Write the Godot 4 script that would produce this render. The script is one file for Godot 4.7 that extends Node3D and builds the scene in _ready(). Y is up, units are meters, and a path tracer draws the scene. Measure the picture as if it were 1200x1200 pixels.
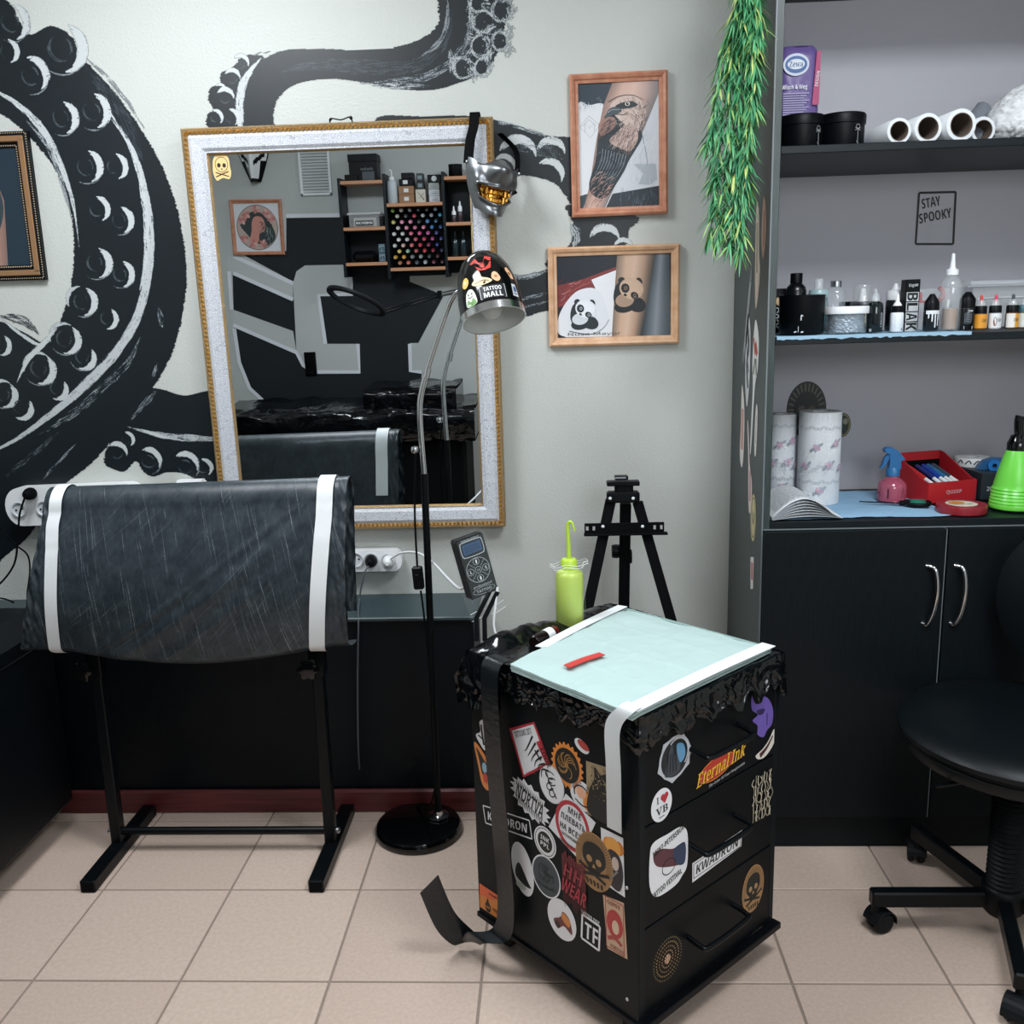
extends Node3D
# A tattoo studio corner: metres, y up, the painted wall at z = 0, the room reaching towards +z.

class Mb:  # collects triangles for one mesh
	var v := PackedVector3Array()
	var n := PackedVector3Array()
	var u := PackedVector2Array()
	var c := PackedColorArray()
	var col := Color.WHITE
	var x := Transform3D.IDENTITY
	var warp = null

	func tri(a: Vector3, b: Vector3, d: Vector3, na: Vector3, nb: Vector3, nd: Vector3, ua := Vector2.ZERO, ub := Vector2.ZERO, ud := Vector2.ZERO) -> void:
		if warp != null:
			a = warp.call(a)
			b = warp.call(b)
			d = warp.call(d)
			var g := (d - a).cross(b - a).normalized()
			na = g
			nb = g
			nd = g
		a = x * a
		b = x * b
		d = x * d
		na = (x.basis * na).normalized()
		nb = (x.basis * nb).normalized()
		nd = (x.basis * nd).normalized()
		if (b - a).cross(d - a).dot(na + nb + nd) > 0.0:
			v.append_array([a, d, b])
			n.append_array([na, nd, nb])
			u.append_array([ua, ud, ub])
		else:
			v.append_array([a, b, d])
			n.append_array([na, nb, nd])
			u.append_array([ua, ub, ud])
		c.append_array([col, col, col])

	func flat(a: Vector3, b: Vector3, d: Vector3, out := Vector3.ZERO) -> void:
		var g := (b - a).cross(d - a).normalized()
		if out != Vector3.ZERO and g.dot(out) < 0.0:
			g = -g
		tri(a, b, d, g, g, g)

	func quad(a: Vector3, b: Vector3, d: Vector3, e: Vector3, out := Vector3.ZERO) -> void:
		var g := (b - a).cross(d - a).normalized()
		if out != Vector3.ZERO and g.dot(out) < 0.0:
			g = -g
		tri(a, b, d, g, g, g, Vector2(0, 0), Vector2(1, 0), Vector2(1, 1))
		tri(a, d, e, g, g, g, Vector2(0, 0), Vector2(1, 1), Vector2(0, 1))

	func box(s: Vector3, at := Vector3.ZERO, bev := 0.0, turn := Basis.IDENTITY) -> Mb:
		var h := s * 0.5
		bev = minf(bev, minf(h.x, minf(h.y, h.z)) * 0.9)
		var k := h - Vector3.ONE * bev
		var p := func(sx: float, sy: float, sz: float, full: int) -> Vector3:
			var q := Vector3(sx * k.x, sy * k.y, sz * k.z)
			q[full] = [sx, sy, sz][full] * h[full]
			return at + turn * q
		for ax in 3:
			var b := (ax + 1) % 3
			var d := (ax + 2) % 3
			for s1 in [-1.0, 1.0]:
				var q := []
				for e in [[-1.0, -1.0], [1.0, -1.0], [1.0, 1.0], [-1.0, 1.0]]:
					var w := [0.0, 0.0, 0.0]
					w[ax] = s1
					w[b] = e[0]
					w[d] = e[1]
					q.append(p.call(w[0], w[1], w[2], ax))
				var o := Vector3.ZERO
				o[ax] = s1
				quad(q[0], q[1], q[2], q[3], turn * o)
			if bev > 0.0:
				for s1 in [-1.0, 1.0]:
					for s2 in [-1.0, 1.0]:
						var q := []
						for e in [[-1.0, b], [1.0, b], [1.0, d], [-1.0, d]]:
							var w := [0.0, 0.0, 0.0]
							w[ax] = e[0]
							w[b] = s1
							w[d] = s2
							q.append(p.call(w[0], w[1], w[2], e[1]))
						var o := Vector3.ZERO
						o[b] = s1
						o[d] = s2
						quad(q[0], q[1], q[2], q[3], turn * o)
		if bev > 0.0:
			for sx in [-1.0, 1.0]:
				for sy in [-1.0, 1.0]:
					for sz in [-1.0, 1.0]:
						flat(p.call(sx, sy, sz, 0), p.call(sx, sy, sz, 1), p.call(sx, sy, sz, 2), turn * Vector3(sx, sy, sz))
		return self

	# turns a profile [r, y, r, y, ...] from bottom to top about y
	func lathe(pr: Array, seg := 24, at := Vector3.ZERO, turn := Basis.IDENTITY, lobes := 0, lobe := 0.0) -> Mb:
		var q: Array[Vector2] = []
		for i in range(0, pr.size(), 2):
			q.append(Vector2(pr[i], pr[i + 1]))
		var sn: Array[Vector2] = []
		for i in q.size() - 1:
			var e := q[i + 1] - q[i]
			sn.append(Vector2(e.y, -e.x).normalized())
		for i in sn.size():
			var n0 := sn[i]
			var n1 := sn[i]
			if i > 0 and sn[i - 1].dot(sn[i]) > 0.75:
				n0 = (sn[i - 1] + sn[i]).normalized()
			if i < sn.size() - 1 and sn[i + 1].dot(sn[i]) > 0.75:
				n1 = (sn[i + 1] + sn[i]).normalized()
			for k in seg:
				var a := TAU * k / seg
				var b := TAU * (k + 1) / seg
				var fa := 1.0 + lobe * cos(a * lobes)
				var fb := 1.0 + lobe * cos(b * lobes)
				var da := Vector3(cos(a), 0, sin(a))
				var db := Vector3(cos(b), 0, sin(b))
				var pa := at + turn * (da * q[i].x * fa + Vector3.UP * q[i].y)
				var pb := at + turn * (db * q[i].x * fb + Vector3.UP * q[i].y)
				var pc := at + turn * (db * q[i + 1].x * fb + Vector3.UP * q[i + 1].y)
				var pd := at + turn * (da * q[i + 1].x * fa + Vector3.UP * q[i + 1].y)
				var na := turn * (da * n0.x + Vector3.UP * n0.y)
				var nb := turn * (db * n0.x + Vector3.UP * n0.y)
				var nc := turn * (db * n1.x + Vector3.UP * n1.y)
				var nd := turn * (da * n1.x + Vector3.UP * n1.y)
				if q[i].x > 1e-6:
					tri(pa, pb, pc, na, nb, nc, Vector2(float(k) / seg, q[i].y), Vector2(float(k + 1) / seg, q[i].y), Vector2(float(k + 1) / seg, q[i + 1].y))
				if q[i + 1].x > 1e-6:
					tri(pa, pc, pd, na, nc, nd, Vector2(float(k) / seg, q[i].y), Vector2(float(k + 1) / seg, q[i + 1].y), Vector2(float(k) / seg, q[i + 1].y))
		return self

	func tube(p: Array, r: float, seg := 8, r1 := -1.0) -> Mb:
		r1 = r if r1 < 0.0 else r1
		var side := Vector3.ZERO
		var rows := []
		for i in p.size():
			var d: Vector3 = (p[mini(i + 1, p.size() - 1)] - p[maxi(i - 1, 0)]).normalized()
			if side == Vector3.ZERO:
				side = d.cross(Vector3.UP if absf(d.y) < 0.9 else Vector3.RIGHT).normalized()
			side = (side - d * side.dot(d)).normalized()
			var up := d.cross(side)
			var rr := lerpf(r, r1, float(i) / (p.size() - 1))
			var row := []
			for k in seg:
				var a := TAU * k / seg
				var o := side * cos(a) + up * sin(a)
				row.append([p[i] + o * rr, o])
			rows.append(row)
		for i in p.size() - 1:
			for k in seg:
				var a: Array = rows[i][k]
				var b: Array = rows[i][(k + 1) % seg]
				var d: Array = rows[i + 1][(k + 1) % seg]
				var e: Array = rows[i + 1][k]
				tri(a[0], b[0], d[0], a[1], b[1], d[1])
				tri(a[0], d[0], e[0], a[1], d[1], e[1])
		for e in [0, p.size() - 1]:
			var o: Vector3 = (p[0] - p[1] if e == 0 else p[e] - p[e - 1]).normalized()
			for k in range(1, seg - 1):
				tri(rows[e][0][0], rows[e][k][0], rows[e][k + 1][0], o, o, o)
		return self

	# f(u, v) over the unit square; smooth
	func grid(f: Callable, nu: int, nv: int, flip := false) -> Mb:
		var q := []
		for j in nv + 1:
			for i in nu + 1:
				q.append(f.call(float(i) / nu, float(j) / nv))
		var nn := []
		for j in nv + 1:
			for i in nu + 1:
				var a: Vector3 = q[j * (nu + 1) + mini(i + 1, nu)] - q[j * (nu + 1) + maxi(i - 1, 0)]
				var b: Vector3 = q[mini(j + 1, nv) * (nu + 1) + i] - q[maxi(j - 1, 0) * (nu + 1) + i]
				var g := a.cross(b).normalized()
				nn.append(-g if flip else g)
		for j in nv:
			for i in nu:
				var a := j * (nu + 1) + i
				var b := a + 1
				var d := a + nu + 2
				var e := a + nu + 1
				var ua := Vector2(float(i) / nu, float(j) / nv)
				var ud := Vector2(float(i + 1) / nu, float(j + 1) / nv)
				tri(q[a], q[b], q[d], nn[a], nn[b], nn[d], ua, Vector2(ud.x, ua.y), ud)
				tri(q[a], q[d], q[e], nn[a], nn[d], nn[e], ua, ud, Vector2(ua.x, ud.y))
		return self

	# polygon [x, y, ...] in the local xy plane pushed out from z0 to z1
	func prism(pts: Array, z0: float, z1: float) -> Mb:
		var p := PackedVector2Array()
		for i in range(0, pts.size(), 2):
			p.append(Vector2(pts[i], pts[i + 1]))
		var t := Geometry2D.triangulate_polygon(p)
		for z in [z0, z1]:
			for i in range(0, t.size(), 3):
				flat(Vector3(p[t[i]].x, p[t[i]].y, z), Vector3(p[t[i + 1]].x, p[t[i + 1]].y, z), Vector3(p[t[i + 2]].x, p[t[i + 2]].y, z), Vector3(0, 0, signf(z - (z0 + z1) * 0.5)))
		var sgn := -1.0 if Geometry2D.is_polygon_clockwise(p) else 1.0
		for i in p.size():
			var a := p[i]
			var b := p[(i + 1) % p.size()]
			var e := (b - a) * sgn
			quad(Vector3(a.x, a.y, z0), Vector3(b.x, b.y, z0), Vector3(b.x, b.y, z1), Vector3(a.x, a.y, z1), Vector3(e.y, -e.x, 0))
		return self

	func mesh(m: Material = null) -> ArrayMesh:
		return add_to(ArrayMesh.new(), m)

	func add_to(am: ArrayMesh, m: Material) -> ArrayMesh:
		var a := []
		a.resize(Mesh.ARRAY_MAX)
		a[Mesh.ARRAY_VERTEX] = v
		a[Mesh.ARRAY_NORMAL] = n
		a[Mesh.ARRAY_TEX_UV] = u
		a[Mesh.ARRAY_COLOR] = c
		am.add_surface_from_arrays(Mesh.PRIMITIVE_TRIANGLES, a)
		am.surface_set_material(am.get_surface_count() - 1, m)
		return am

class Art extends Mb:  # flat coloured print: every call lays its shape a hair above the last
	var z := 0.0
	var fonts := []
	var step := 0.00012

	func ink(k: Color) -> void:
		col = k.srgb_to_linear()
		z += step

	func pairs(pts: Array) -> PackedVector2Array:
		var p := PackedVector2Array()
		for i in range(0, pts.size(), 2):
			p.append(Vector2(pts[i], pts[i + 1]))
		return p

	func fill(p: PackedVector2Array) -> void:
		var t := Geometry2D.triangulate_polygon(p)
		for i in range(0, t.size(), 3):
			var a := p[t[i]]
			var b := p[t[i + 1]]
			var d := p[t[i + 2]]
			tri(Vector3(a.x, a.y, z), Vector3(b.x, b.y, z), Vector3(d.x, d.y, z), Vector3.BACK, Vector3.BACK, Vector3.BACK)

	func poly(pts: Array, k: Color) -> Art:
		ink(k)
		fill(pairs(pts))
		return self

	# smooth closed curve through the points
	func blob(pts: Array, k: Color) -> Art:
		ink(k)
		var p := pairs(pts)
		var q := PackedVector2Array()
		for i in p.size():
			for s in 5:
				q.append(p[i].cubic_interpolate(p[(i + 1) % p.size()], p[i - 1], p[(i + 2) % p.size()], s / 5.0))
		fill(q)
		return self

	func oval(cx: float, cy: float, rx: float, ry: float, k: Color, rot := 0.0, wave := 0.0, waves := 0) -> Art:
		ink(k)
		var q := PackedVector2Array()
		var m := 40 if waves == 0 else waves * 4
		for i in m:
			var a := TAU * i / m
			var f := 1.0 + (wave if waves > 0 and i % 4 < 2 else 0.0)
			q.append(Vector2(cx, cy) + Vector2(cos(a) * rx * f, sin(a) * ry * f).rotated(rot))
		fill(q)
		return self

	func ring(cx: float, cy: float, rx: float, ry: float, w: float, k: Color, rot := 0.0, a0 := 0.0, a1 := TAU) -> Art:
		ink(k)
		var m := 36
		for i in m:
			var a := lerpf(a0, a1, float(i) / m)
			var b := lerpf(a0, a1, float(i + 1) / m)
			var o := Vector2(cx, cy)
			var pa := o + Vector2(cos(a) * rx, sin(a) * ry).rotated(rot)
			var pb := o + Vector2(cos(b) * rx, sin(b) * ry).rotated(rot)
			var pd := o + Vector2(cos(b) * (rx - w), sin(b) * (ry - w)).rotated(rot)
			var pe := o + Vector2(cos(a) * (rx - w), sin(a) * (ry - w)).rotated(rot)
			quad(Vector3(pa.x, pa.y, z), Vector3(pb.x, pb.y, z), Vector3(pd.x, pd.y, z), Vector3(pe.x, pe.y, z), Vector3.BACK)
		return self

	# brush line, tapering from w to w1
	func line(pts: Array, w: float, k: Color, w1 := -1.0, smooth := true) -> Art:
		ink(k)
		var p := pairs(pts)
		var q := PackedVector2Array()
		if smooth and p.size() > 2:
			for i in p.size() - 1:
				for s in 5:
					q.append(p[i].cubic_interpolate(p[i + 1], p[maxi(i - 1, 0)], p[mini(i + 2, p.size() - 1)], s / 5.0))
			q.append(p[p.size() - 1])
		else:
			q = p
		w1 = w if w1 < 0.0 else w1
		var l := []
		var r := []
		for i in q.size():
			var d := (q[mini(i + 1, q.size() - 1)] - q[maxi(i - 1, 0)]).normalized().orthogonal() * lerpf(w, w1, float(i) / maxi(q.size() - 1, 1)) * 0.5
			l.append(q[i] + d)
			r.append(q[i] - d)
		for i in q.size() - 1:
			quad(Vector3(l[i].x, l[i].y, z), Vector3(l[i + 1].x, l[i + 1].y, z), Vector3(r[i + 1].x, r[i + 1].y, z), Vector3(r[i].x, r[i].y, z), Vector3.BACK)
		return self

	func frame(cx: float, cy: float, w: float, h: float, t: float, k: Color, rot := 0.0) -> Art:
		var o := Vector2(cx, cy)
		var e := [Vector2(-w, -h) / 2, Vector2(w, -h) / 2, Vector2(w, h) / 2, Vector2(-w, h) / 2]
		ink(k)
		z -= step
		for i in 4:
			var a: Vector2 = o + e[i].rotated(rot)
			var b: Vector2 = o + e[(i + 1) % 4].rotated(rot)
			line([a.x, a.y, b.x, b.y], t, k, -1.0, false)
			z -= step
		z += step
		return self

	# words centred at (cx, cy), capitals h high, squeezed to width w when w > 0
	func text(s: String, cx: float, cy: float, h: float, k: Color, rot := 0.0, font := 0, w := 0.0, slant := 0.0) -> Art:
		ink(k)
		var t := TextMesh.new()
		t.text = s
		t.font = fonts[font]
		t.font_size = 64
		t.pixel_size = 0.01
		t.depth = 0.0
		t.curve_step = 4.0
		var box := t.get_aabb()
		var f := h / maxf(box.size.y, 0.001)
		var fx := f if w <= 0.0 else w / maxf(box.size.x, 0.001)
		var mid := box.get_center()
		for si in t.get_surface_count():
			var a := t.surface_get_arrays(si)
			var p: PackedVector3Array = a[Mesh.ARRAY_VERTEX]
			var ix = a[Mesh.ARRAY_INDEX]
			var m: int = ix.size() if ix != null and ix.size() > 0 else p.size()
			for i in range(0, m - 2, 3):
				var q := []
				for j in 3:
					var e := p[ix[i + j] if ix != null and ix.size() > 0 else i + j] - mid
					var g := Vector2(e.x * fx + e.y * f * slant, e.y * f).rotated(rot)
					q.append(Vector3(cx + g.x, cy + g.y, z))
				if (q[1] - q[0]).cross(q[2] - q[0]).length() > 1e-12:
					tri(q[0], q[1], q[2], Vector3.BACK, Vector3.BACK, Vector3.BACK)
		return self

var M := {}
var fonts := []
var rng := RandomNumberGenerator.new()
var noise := FastNoiseLite.new()
var used := {}

func paint(rgb: String, rough := 0.6, metal := 0.0, spec := 0.5) -> StandardMaterial3D:
	var m := StandardMaterial3D.new()
	m.albedo_color = Color(rgb)
	m.roughness = rough
	m.metallic = metal
	m.metallic_specular = spec
	return m

func clear(rgb: String, a: float, rough := 0.05) -> StandardMaterial3D:
	var m := paint(rgb, rough)
	m.transparency = BaseMaterial3D.TRANSPARENCY_ALPHA
	m.albedo_color.a = a
	return m

func grain(freq: float, lo: String, hi: String, size := 256, oct := 4, kind := FastNoiseLite.TYPE_SIMPLEX_SMOOTH) -> NoiseTexture2D:
	var f := FastNoiseLite.new()
	f.seed = 7
	f.noise_type = kind
	f.frequency = freq
	f.fractal_octaves = oct
	var g := Gradient.new()
	g.colors = PackedColorArray([Color(lo), Color(hi)])
	var t := NoiseTexture2D.new()
	t.width = size
	t.height = size
	t.seamless = true
	t.noise = f
	t.color_ramp = g
	return t

func bumps(freq: float, strength: float, size := 256, oct := 3) -> NoiseTexture2D:
	var t := grain(freq, "000000", "ffffff", size, oct)
	t.color_ramp = null
	t.as_normal_map = true
	t.bump_strength = strength
	return t

func over(m: StandardMaterial3D, tex: Texture2D, scale: Vector3, world := false) -> StandardMaterial3D:
	m.albedo_texture = tex
	m.uv1_triplanar = true
	m.uv1_world_triplanar = world
	m.uv1_scale = scale
	return m

func relief(m: StandardMaterial3D, tex: Texture2D, amount: float, scale := Vector3.ONE, world := false) -> StandardMaterial3D:
	m.normal_enabled = true
	m.normal_texture = tex
	m.normal_scale = amount
	if not m.uv1_triplanar:
		m.uv1_triplanar = true
		m.uv1_world_triplanar = world
		m.uv1_scale = scale
	return m

func numbered(called: String) -> String:
	used[called] = used.get(called, 0) + 1
	return called if used[called] == 1 else "%s_%03d" % [called, used[called] - 1]

func obj(called: String, what, m: Material, parent: Node = self, at := Vector3.ZERO, turn := Basis.IDENTITY) -> MeshInstance3D:
	var o := MeshInstance3D.new()
	o.name = numbered(called) if parent == self else called
	o.mesh = what if what is Mesh else what.mesh(m)
	if m and what is Mesh:
		o.material_override = m
	o.transform = Transform3D(turn, at)
	parent.add_child(o, true)
	return o

func tag(o: Node, label: String, category: String, group := "", kind := "") -> Node:
	o.set_meta("label", label)
	o.set_meta("category", category)
	if group:
		o.set_meta("group", group)
	if kind:
		o.set_meta("kind", kind)
	return o

func thing(called: String, label: String, category: String, at := Vector3.ZERO, turn := Basis.IDENTITY, group := "") -> Node3D:
	var o := Node3D.new()
	o.name = numbered(called)
	o.transform = Transform3D(turn, at)
	add_child(o, true)
	tag(o, label, category, group)
	return o

func struct(called: String, what, m: Material, label: String, at := Vector3.ZERO) -> MeshInstance3D:
	var o := obj(called, what, m, self, at)
	tag(o, label, called.split("_")[0], "", "structure")
	return o

func art(x := Transform3D.IDENTITY) -> Art:
	var a := Art.new()
	a.fonts = fonts
	a.x = x
	return a

func curve(p: Array, per := 6) -> Array:
	var q := []
	for i in p.size() - 1:
		var a: Vector3 = p[maxi(i - 1, 0)]
		var d: Vector3 = p[mini(i + 2, p.size() - 1)]
		for s in per:
			q.append(p[i].cubic_interpolate(p[i + 1], a, d, float(s) / per))
	q.append(p[p.size() - 1])
	return q

func ribbon(p: Array, across: Vector3, w: float, thick := 0.0008, last := Vector3.ZERO) -> Mb:  # a thin strip with both faces
	var b := Mb.new()
	var q := curve(p, 6)
	for s in [1.0, -1.0]:
		b.grid(func(u: float, t: float):
			var f: float = t * (q.size() - 1)
			var i := mini(int(f), q.size() - 2)
			var d: Vector3 = (q[i + 1] - q[i]).normalized()
			var x := across if last == Vector3.ZERO else across.lerp(last, smoothstep(0.68, 0.86, t)).normalized()
			return q[i].lerp(q[i + 1], f - i) + x * (u - 0.5) * w + x.cross(d).normalized() * thick * s * 0.5, 4, (q.size() - 1), s > 0.0)
	return b

func _ready() -> void:
	var cam := Camera3D.new()
	cam.name = "camera"
	cam.transform = Transform3D(Basis(Vector3(0.998753, -0.028346, -0.041091), Vector3(0.019187, 0.977897, -0.208207), Vector3(0.046085, 0.207159, 0.977221)), Vector3(0, 1.4159, 2.7))
	cam.fov = 57.59
	cam.near = 0.02
	add_child(cam)
	cam.current = true
	var env := Environment.new()
	env.background_mode = Environment.BG_COLOR
	env.background_color = Color(0.02, 0.02, 0.025)
	env.tonemap_mode = Environment.TONE_MAPPER_LINEAR
	env.tonemap_exposure = 0.86
	env.sdfgi_enabled = true
	env.ssao_enabled = true
	env.ssil_enabled = true
	var we := WorldEnvironment.new()
	we.name = "environment"
	we.environment = env
	add_child(we)
	for p in [Vector3(-1.0, 2.62, 1.0), Vector3(0.75, 2.62, 1.7)]:
		var l := AreaLight3D.new()
		l.name = "ceiling_lamp_glow"
		l.position = p
		l.rotation_degrees = Vector3(-90, 0, 0)
		l.area_size = Vector2(0.58, 0.58)
		l.light_color = Color(0.96, 0.98, 1.0)
		l.light_energy = 4.1
		l.area_range = 12.0
		l.area_attenuation = 2.0
		l.shadow_enabled = true
		add_child(l, true)
	var tube := AreaLight3D.new()  # added fill light that brightens the shelves from an unseen spot
	tube.name = "added_fill_glow"
	tube.position = Vector3(0.95, 1.85, 2.90)
	tube.area_size = Vector2(0.9, 0.5)
	tube.light_color = Color(0.96, 0.98, 1.0)
	tube.light_energy = 1.15
	tube.area_range = 12.0
	tube.area_attenuation = 2.0
	tube.shadow_enabled = true
	add_child(tube)
	rng.seed = 11
	noise.seed = 3
	noise.frequency = 1.0
	noise.fractal_octaves = 3
	for e in [["Droid Sans", 700], ["Droid Serif", 700], ["Droid Sans", 400], ["Droid Sans Mono", 400]]:
		var f := SystemFont.new()
		f.font_names = PackedStringArray([e[0]])
		f.font_weight = e[1]
		fonts.append(f)
	materials()
	shell()
	mural()
	back_wall_letters()
	cabinet()
	sofa_and_couch()
	mirror()
	pictures()
	armrest()
	trolley()
	stool()
	floor_lamp()
	easel()
	plant()
	sockets()
	trolley_top()
	top_shelf()
	bottle_shelf()
	worktop()
	mirror_room()

func materials() -> void:
	M.wall = relief(paint("c0c3be", 0.5), bumps(0.09, 3.0, 512, 3), 0.22, Vector3(2.2, 2.2, 2.2), true)
	M.grey_wall = relief(paint("b9bcba", 0.55), bumps(0.09, 3.0, 512, 3), 0.2, Vector3(2.2, 2.2, 2.2), true)
	M.ceiling = paint("e4e6e6", 0.8)
	M.dado = relief(paint("040c12", 0.42, 0.0, 0.3), bumps(0.03, 3.0, 256, 2), 0.2, Vector3(2, 2, 2), true)
	M.ledge = paint("2c3d41", 0.4)
	M.skirting = over(paint("8f5a5c", 0.4), grain(0.02, "7a4a4c", "c79a98", 256, 4), Vector3(0.4, 30, 6), true)
	M.grout = paint("8f8176", 0.9)
	M.tile = over(paint("f5efe8", 0.32), grain(0.12, "ccbab0", "dacbc2", 256, 4), Vector3(2.2, 2.2, 2.2), true)
	M.tile2 = over(paint("eee7e0", 0.34), M.tile.albedo_texture, Vector3(2.6, 2.6, 2.6), true)
	M.lamp_glow = paint("ffffff", 0.5)
	M.lamp_glow.emission_enabled = true
	M.lamp_glow.emission = Color(0.93, 0.97, 1.0)
	M.lamp_glow.emission_energy_multiplier = 3.0
	M.print = paint("ffffff", 0.45)
	M.print.vertex_color_use_as_albedo = true
	M.matte_print = paint("ffffff", 0.7)
	M.matte_print.vertex_color_use_as_albedo = true
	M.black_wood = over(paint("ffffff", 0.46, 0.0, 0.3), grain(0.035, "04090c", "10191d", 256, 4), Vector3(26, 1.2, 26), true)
	M.lit_side_wood = over(paint("ffffff", 0.4), grain(0.035, "26302f", "3a4646", 256, 4), Vector3(26, 1.2, 26), true)  # the black laminate, lightened to paint in the wall's reflection on its side
	M.shelf_wood = paint("0e161b", 0.42, 0.0, 0.35)
	M.back_panel = paint("bdbcc3", 0.55)
	M.edge = paint("6c7478", 0.4)
	M.black = paint("06090c", 0.42, 0.0, 0.28)
	M.black_metal = paint("060a0d", 0.36, 0.0, 0.32)
	M.black_matte = paint("07090b", 0.7, 0.0, 0.2)
	M.gloss_black = paint("050607", 0.1)
	M.rubber = paint("0d1114", 0.55, 0.0, 0.3)
	M.chrome = paint("d4d6d8", 0.12, 1.0)
	M.steel = paint("b8bcc0", 0.3, 1.0)
	M.silver = paint("7d8083", 0.34, 0.9)
	M.gold_metal = paint("d8a24a", 0.25, 1.0)
	M.leather = relief(paint("060c10", 0.42, 0.0, 0.35), bumps(0.2, 2.0, 256, 3), 0.25, Vector3(8, 8, 8))
	M.white = paint("e8eaec", 0.4)
	M.white_tape = relief(paint("e4e8ea", 0.75), bumps(0.3, 3.0, 256, 2), 0.4, Vector3(10, 10, 10))
	M.white_plastic = paint("e6e8ea", 0.3)
	M.paper = paint("dfe3e6", 0.85)
	M.film_black = relief(paint("06090b", 0.14), bumps(0.02, 8.0, 512, 2), 0.3, Vector3(2.5, 2.5, 2.5))
	M.film_grey = relief(paint("2b3437", 0.34), bumps(0.03, 6.0, 512, 4), 0.35, Vector3(3, 0.8, 3))
	M.film = clear("ffffff", 0.05, 0.06)
	M.zip_bag = clear("eef4f6", 0.02, 0.06)
	M.zip_bag.metallic_specular = 0.3
	M.glass = clear("ffffff", 0.03, 0.02)
	M.mirror = paint("e4e9ea", 0.0, 1.0)
	M.gold = relief(paint("b3966a", 0.35, 0.7), bumps(0.09, 14.0, 256, 3), 1.0, Vector3(14, 14, 14))
	M.crackle = over(paint("ffffff", 0.6), crackle(), Vector3(3.2, 3.2, 3.2))
	M.wood_red = over(paint("ffffff", 0.4), grain(0.03, "a96a50", "d39a7c", 256, 3), Vector3(3, 3, 30))
	M.wood_pale = over(paint("ffffff", 0.4), grain(0.03, "c4946f", "e3bd9a", 256, 3), Vector3(3, 3, 30))
	M.wood_board = paint("c08a66", 0.5)

func crackle() -> NoiseTexture2D:
	var f := FastNoiseLite.new()
	f.seed = 4
	f.noise_type = FastNoiseLite.TYPE_CELLULAR
	f.cellular_return_type = FastNoiseLite.RETURN_DISTANCE2_SUB
	f.frequency = 0.11
	f.fractal_type = FastNoiseLite.FRACTAL_NONE
	var g := Gradient.new()
	g.offsets = PackedFloat32Array([0.0, 0.06, 0.16, 1.0])
	g.colors = PackedColorArray([Color("878b97"), Color("a0a4ae"), Color("cdd0d6"), Color("d9dbe0")])
	var t := NoiseTexture2D.new()
	t.width = 512
	t.height = 512
	t.seamless = true
	t.noise = f
	t.color_ramp = g
	return t

func slab(lo: Vector3, hi: Vector3, bev := 0.0) -> Mb:
	return Mb.new().box(hi - lo, (lo + hi) * 0.5, bev)

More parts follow.
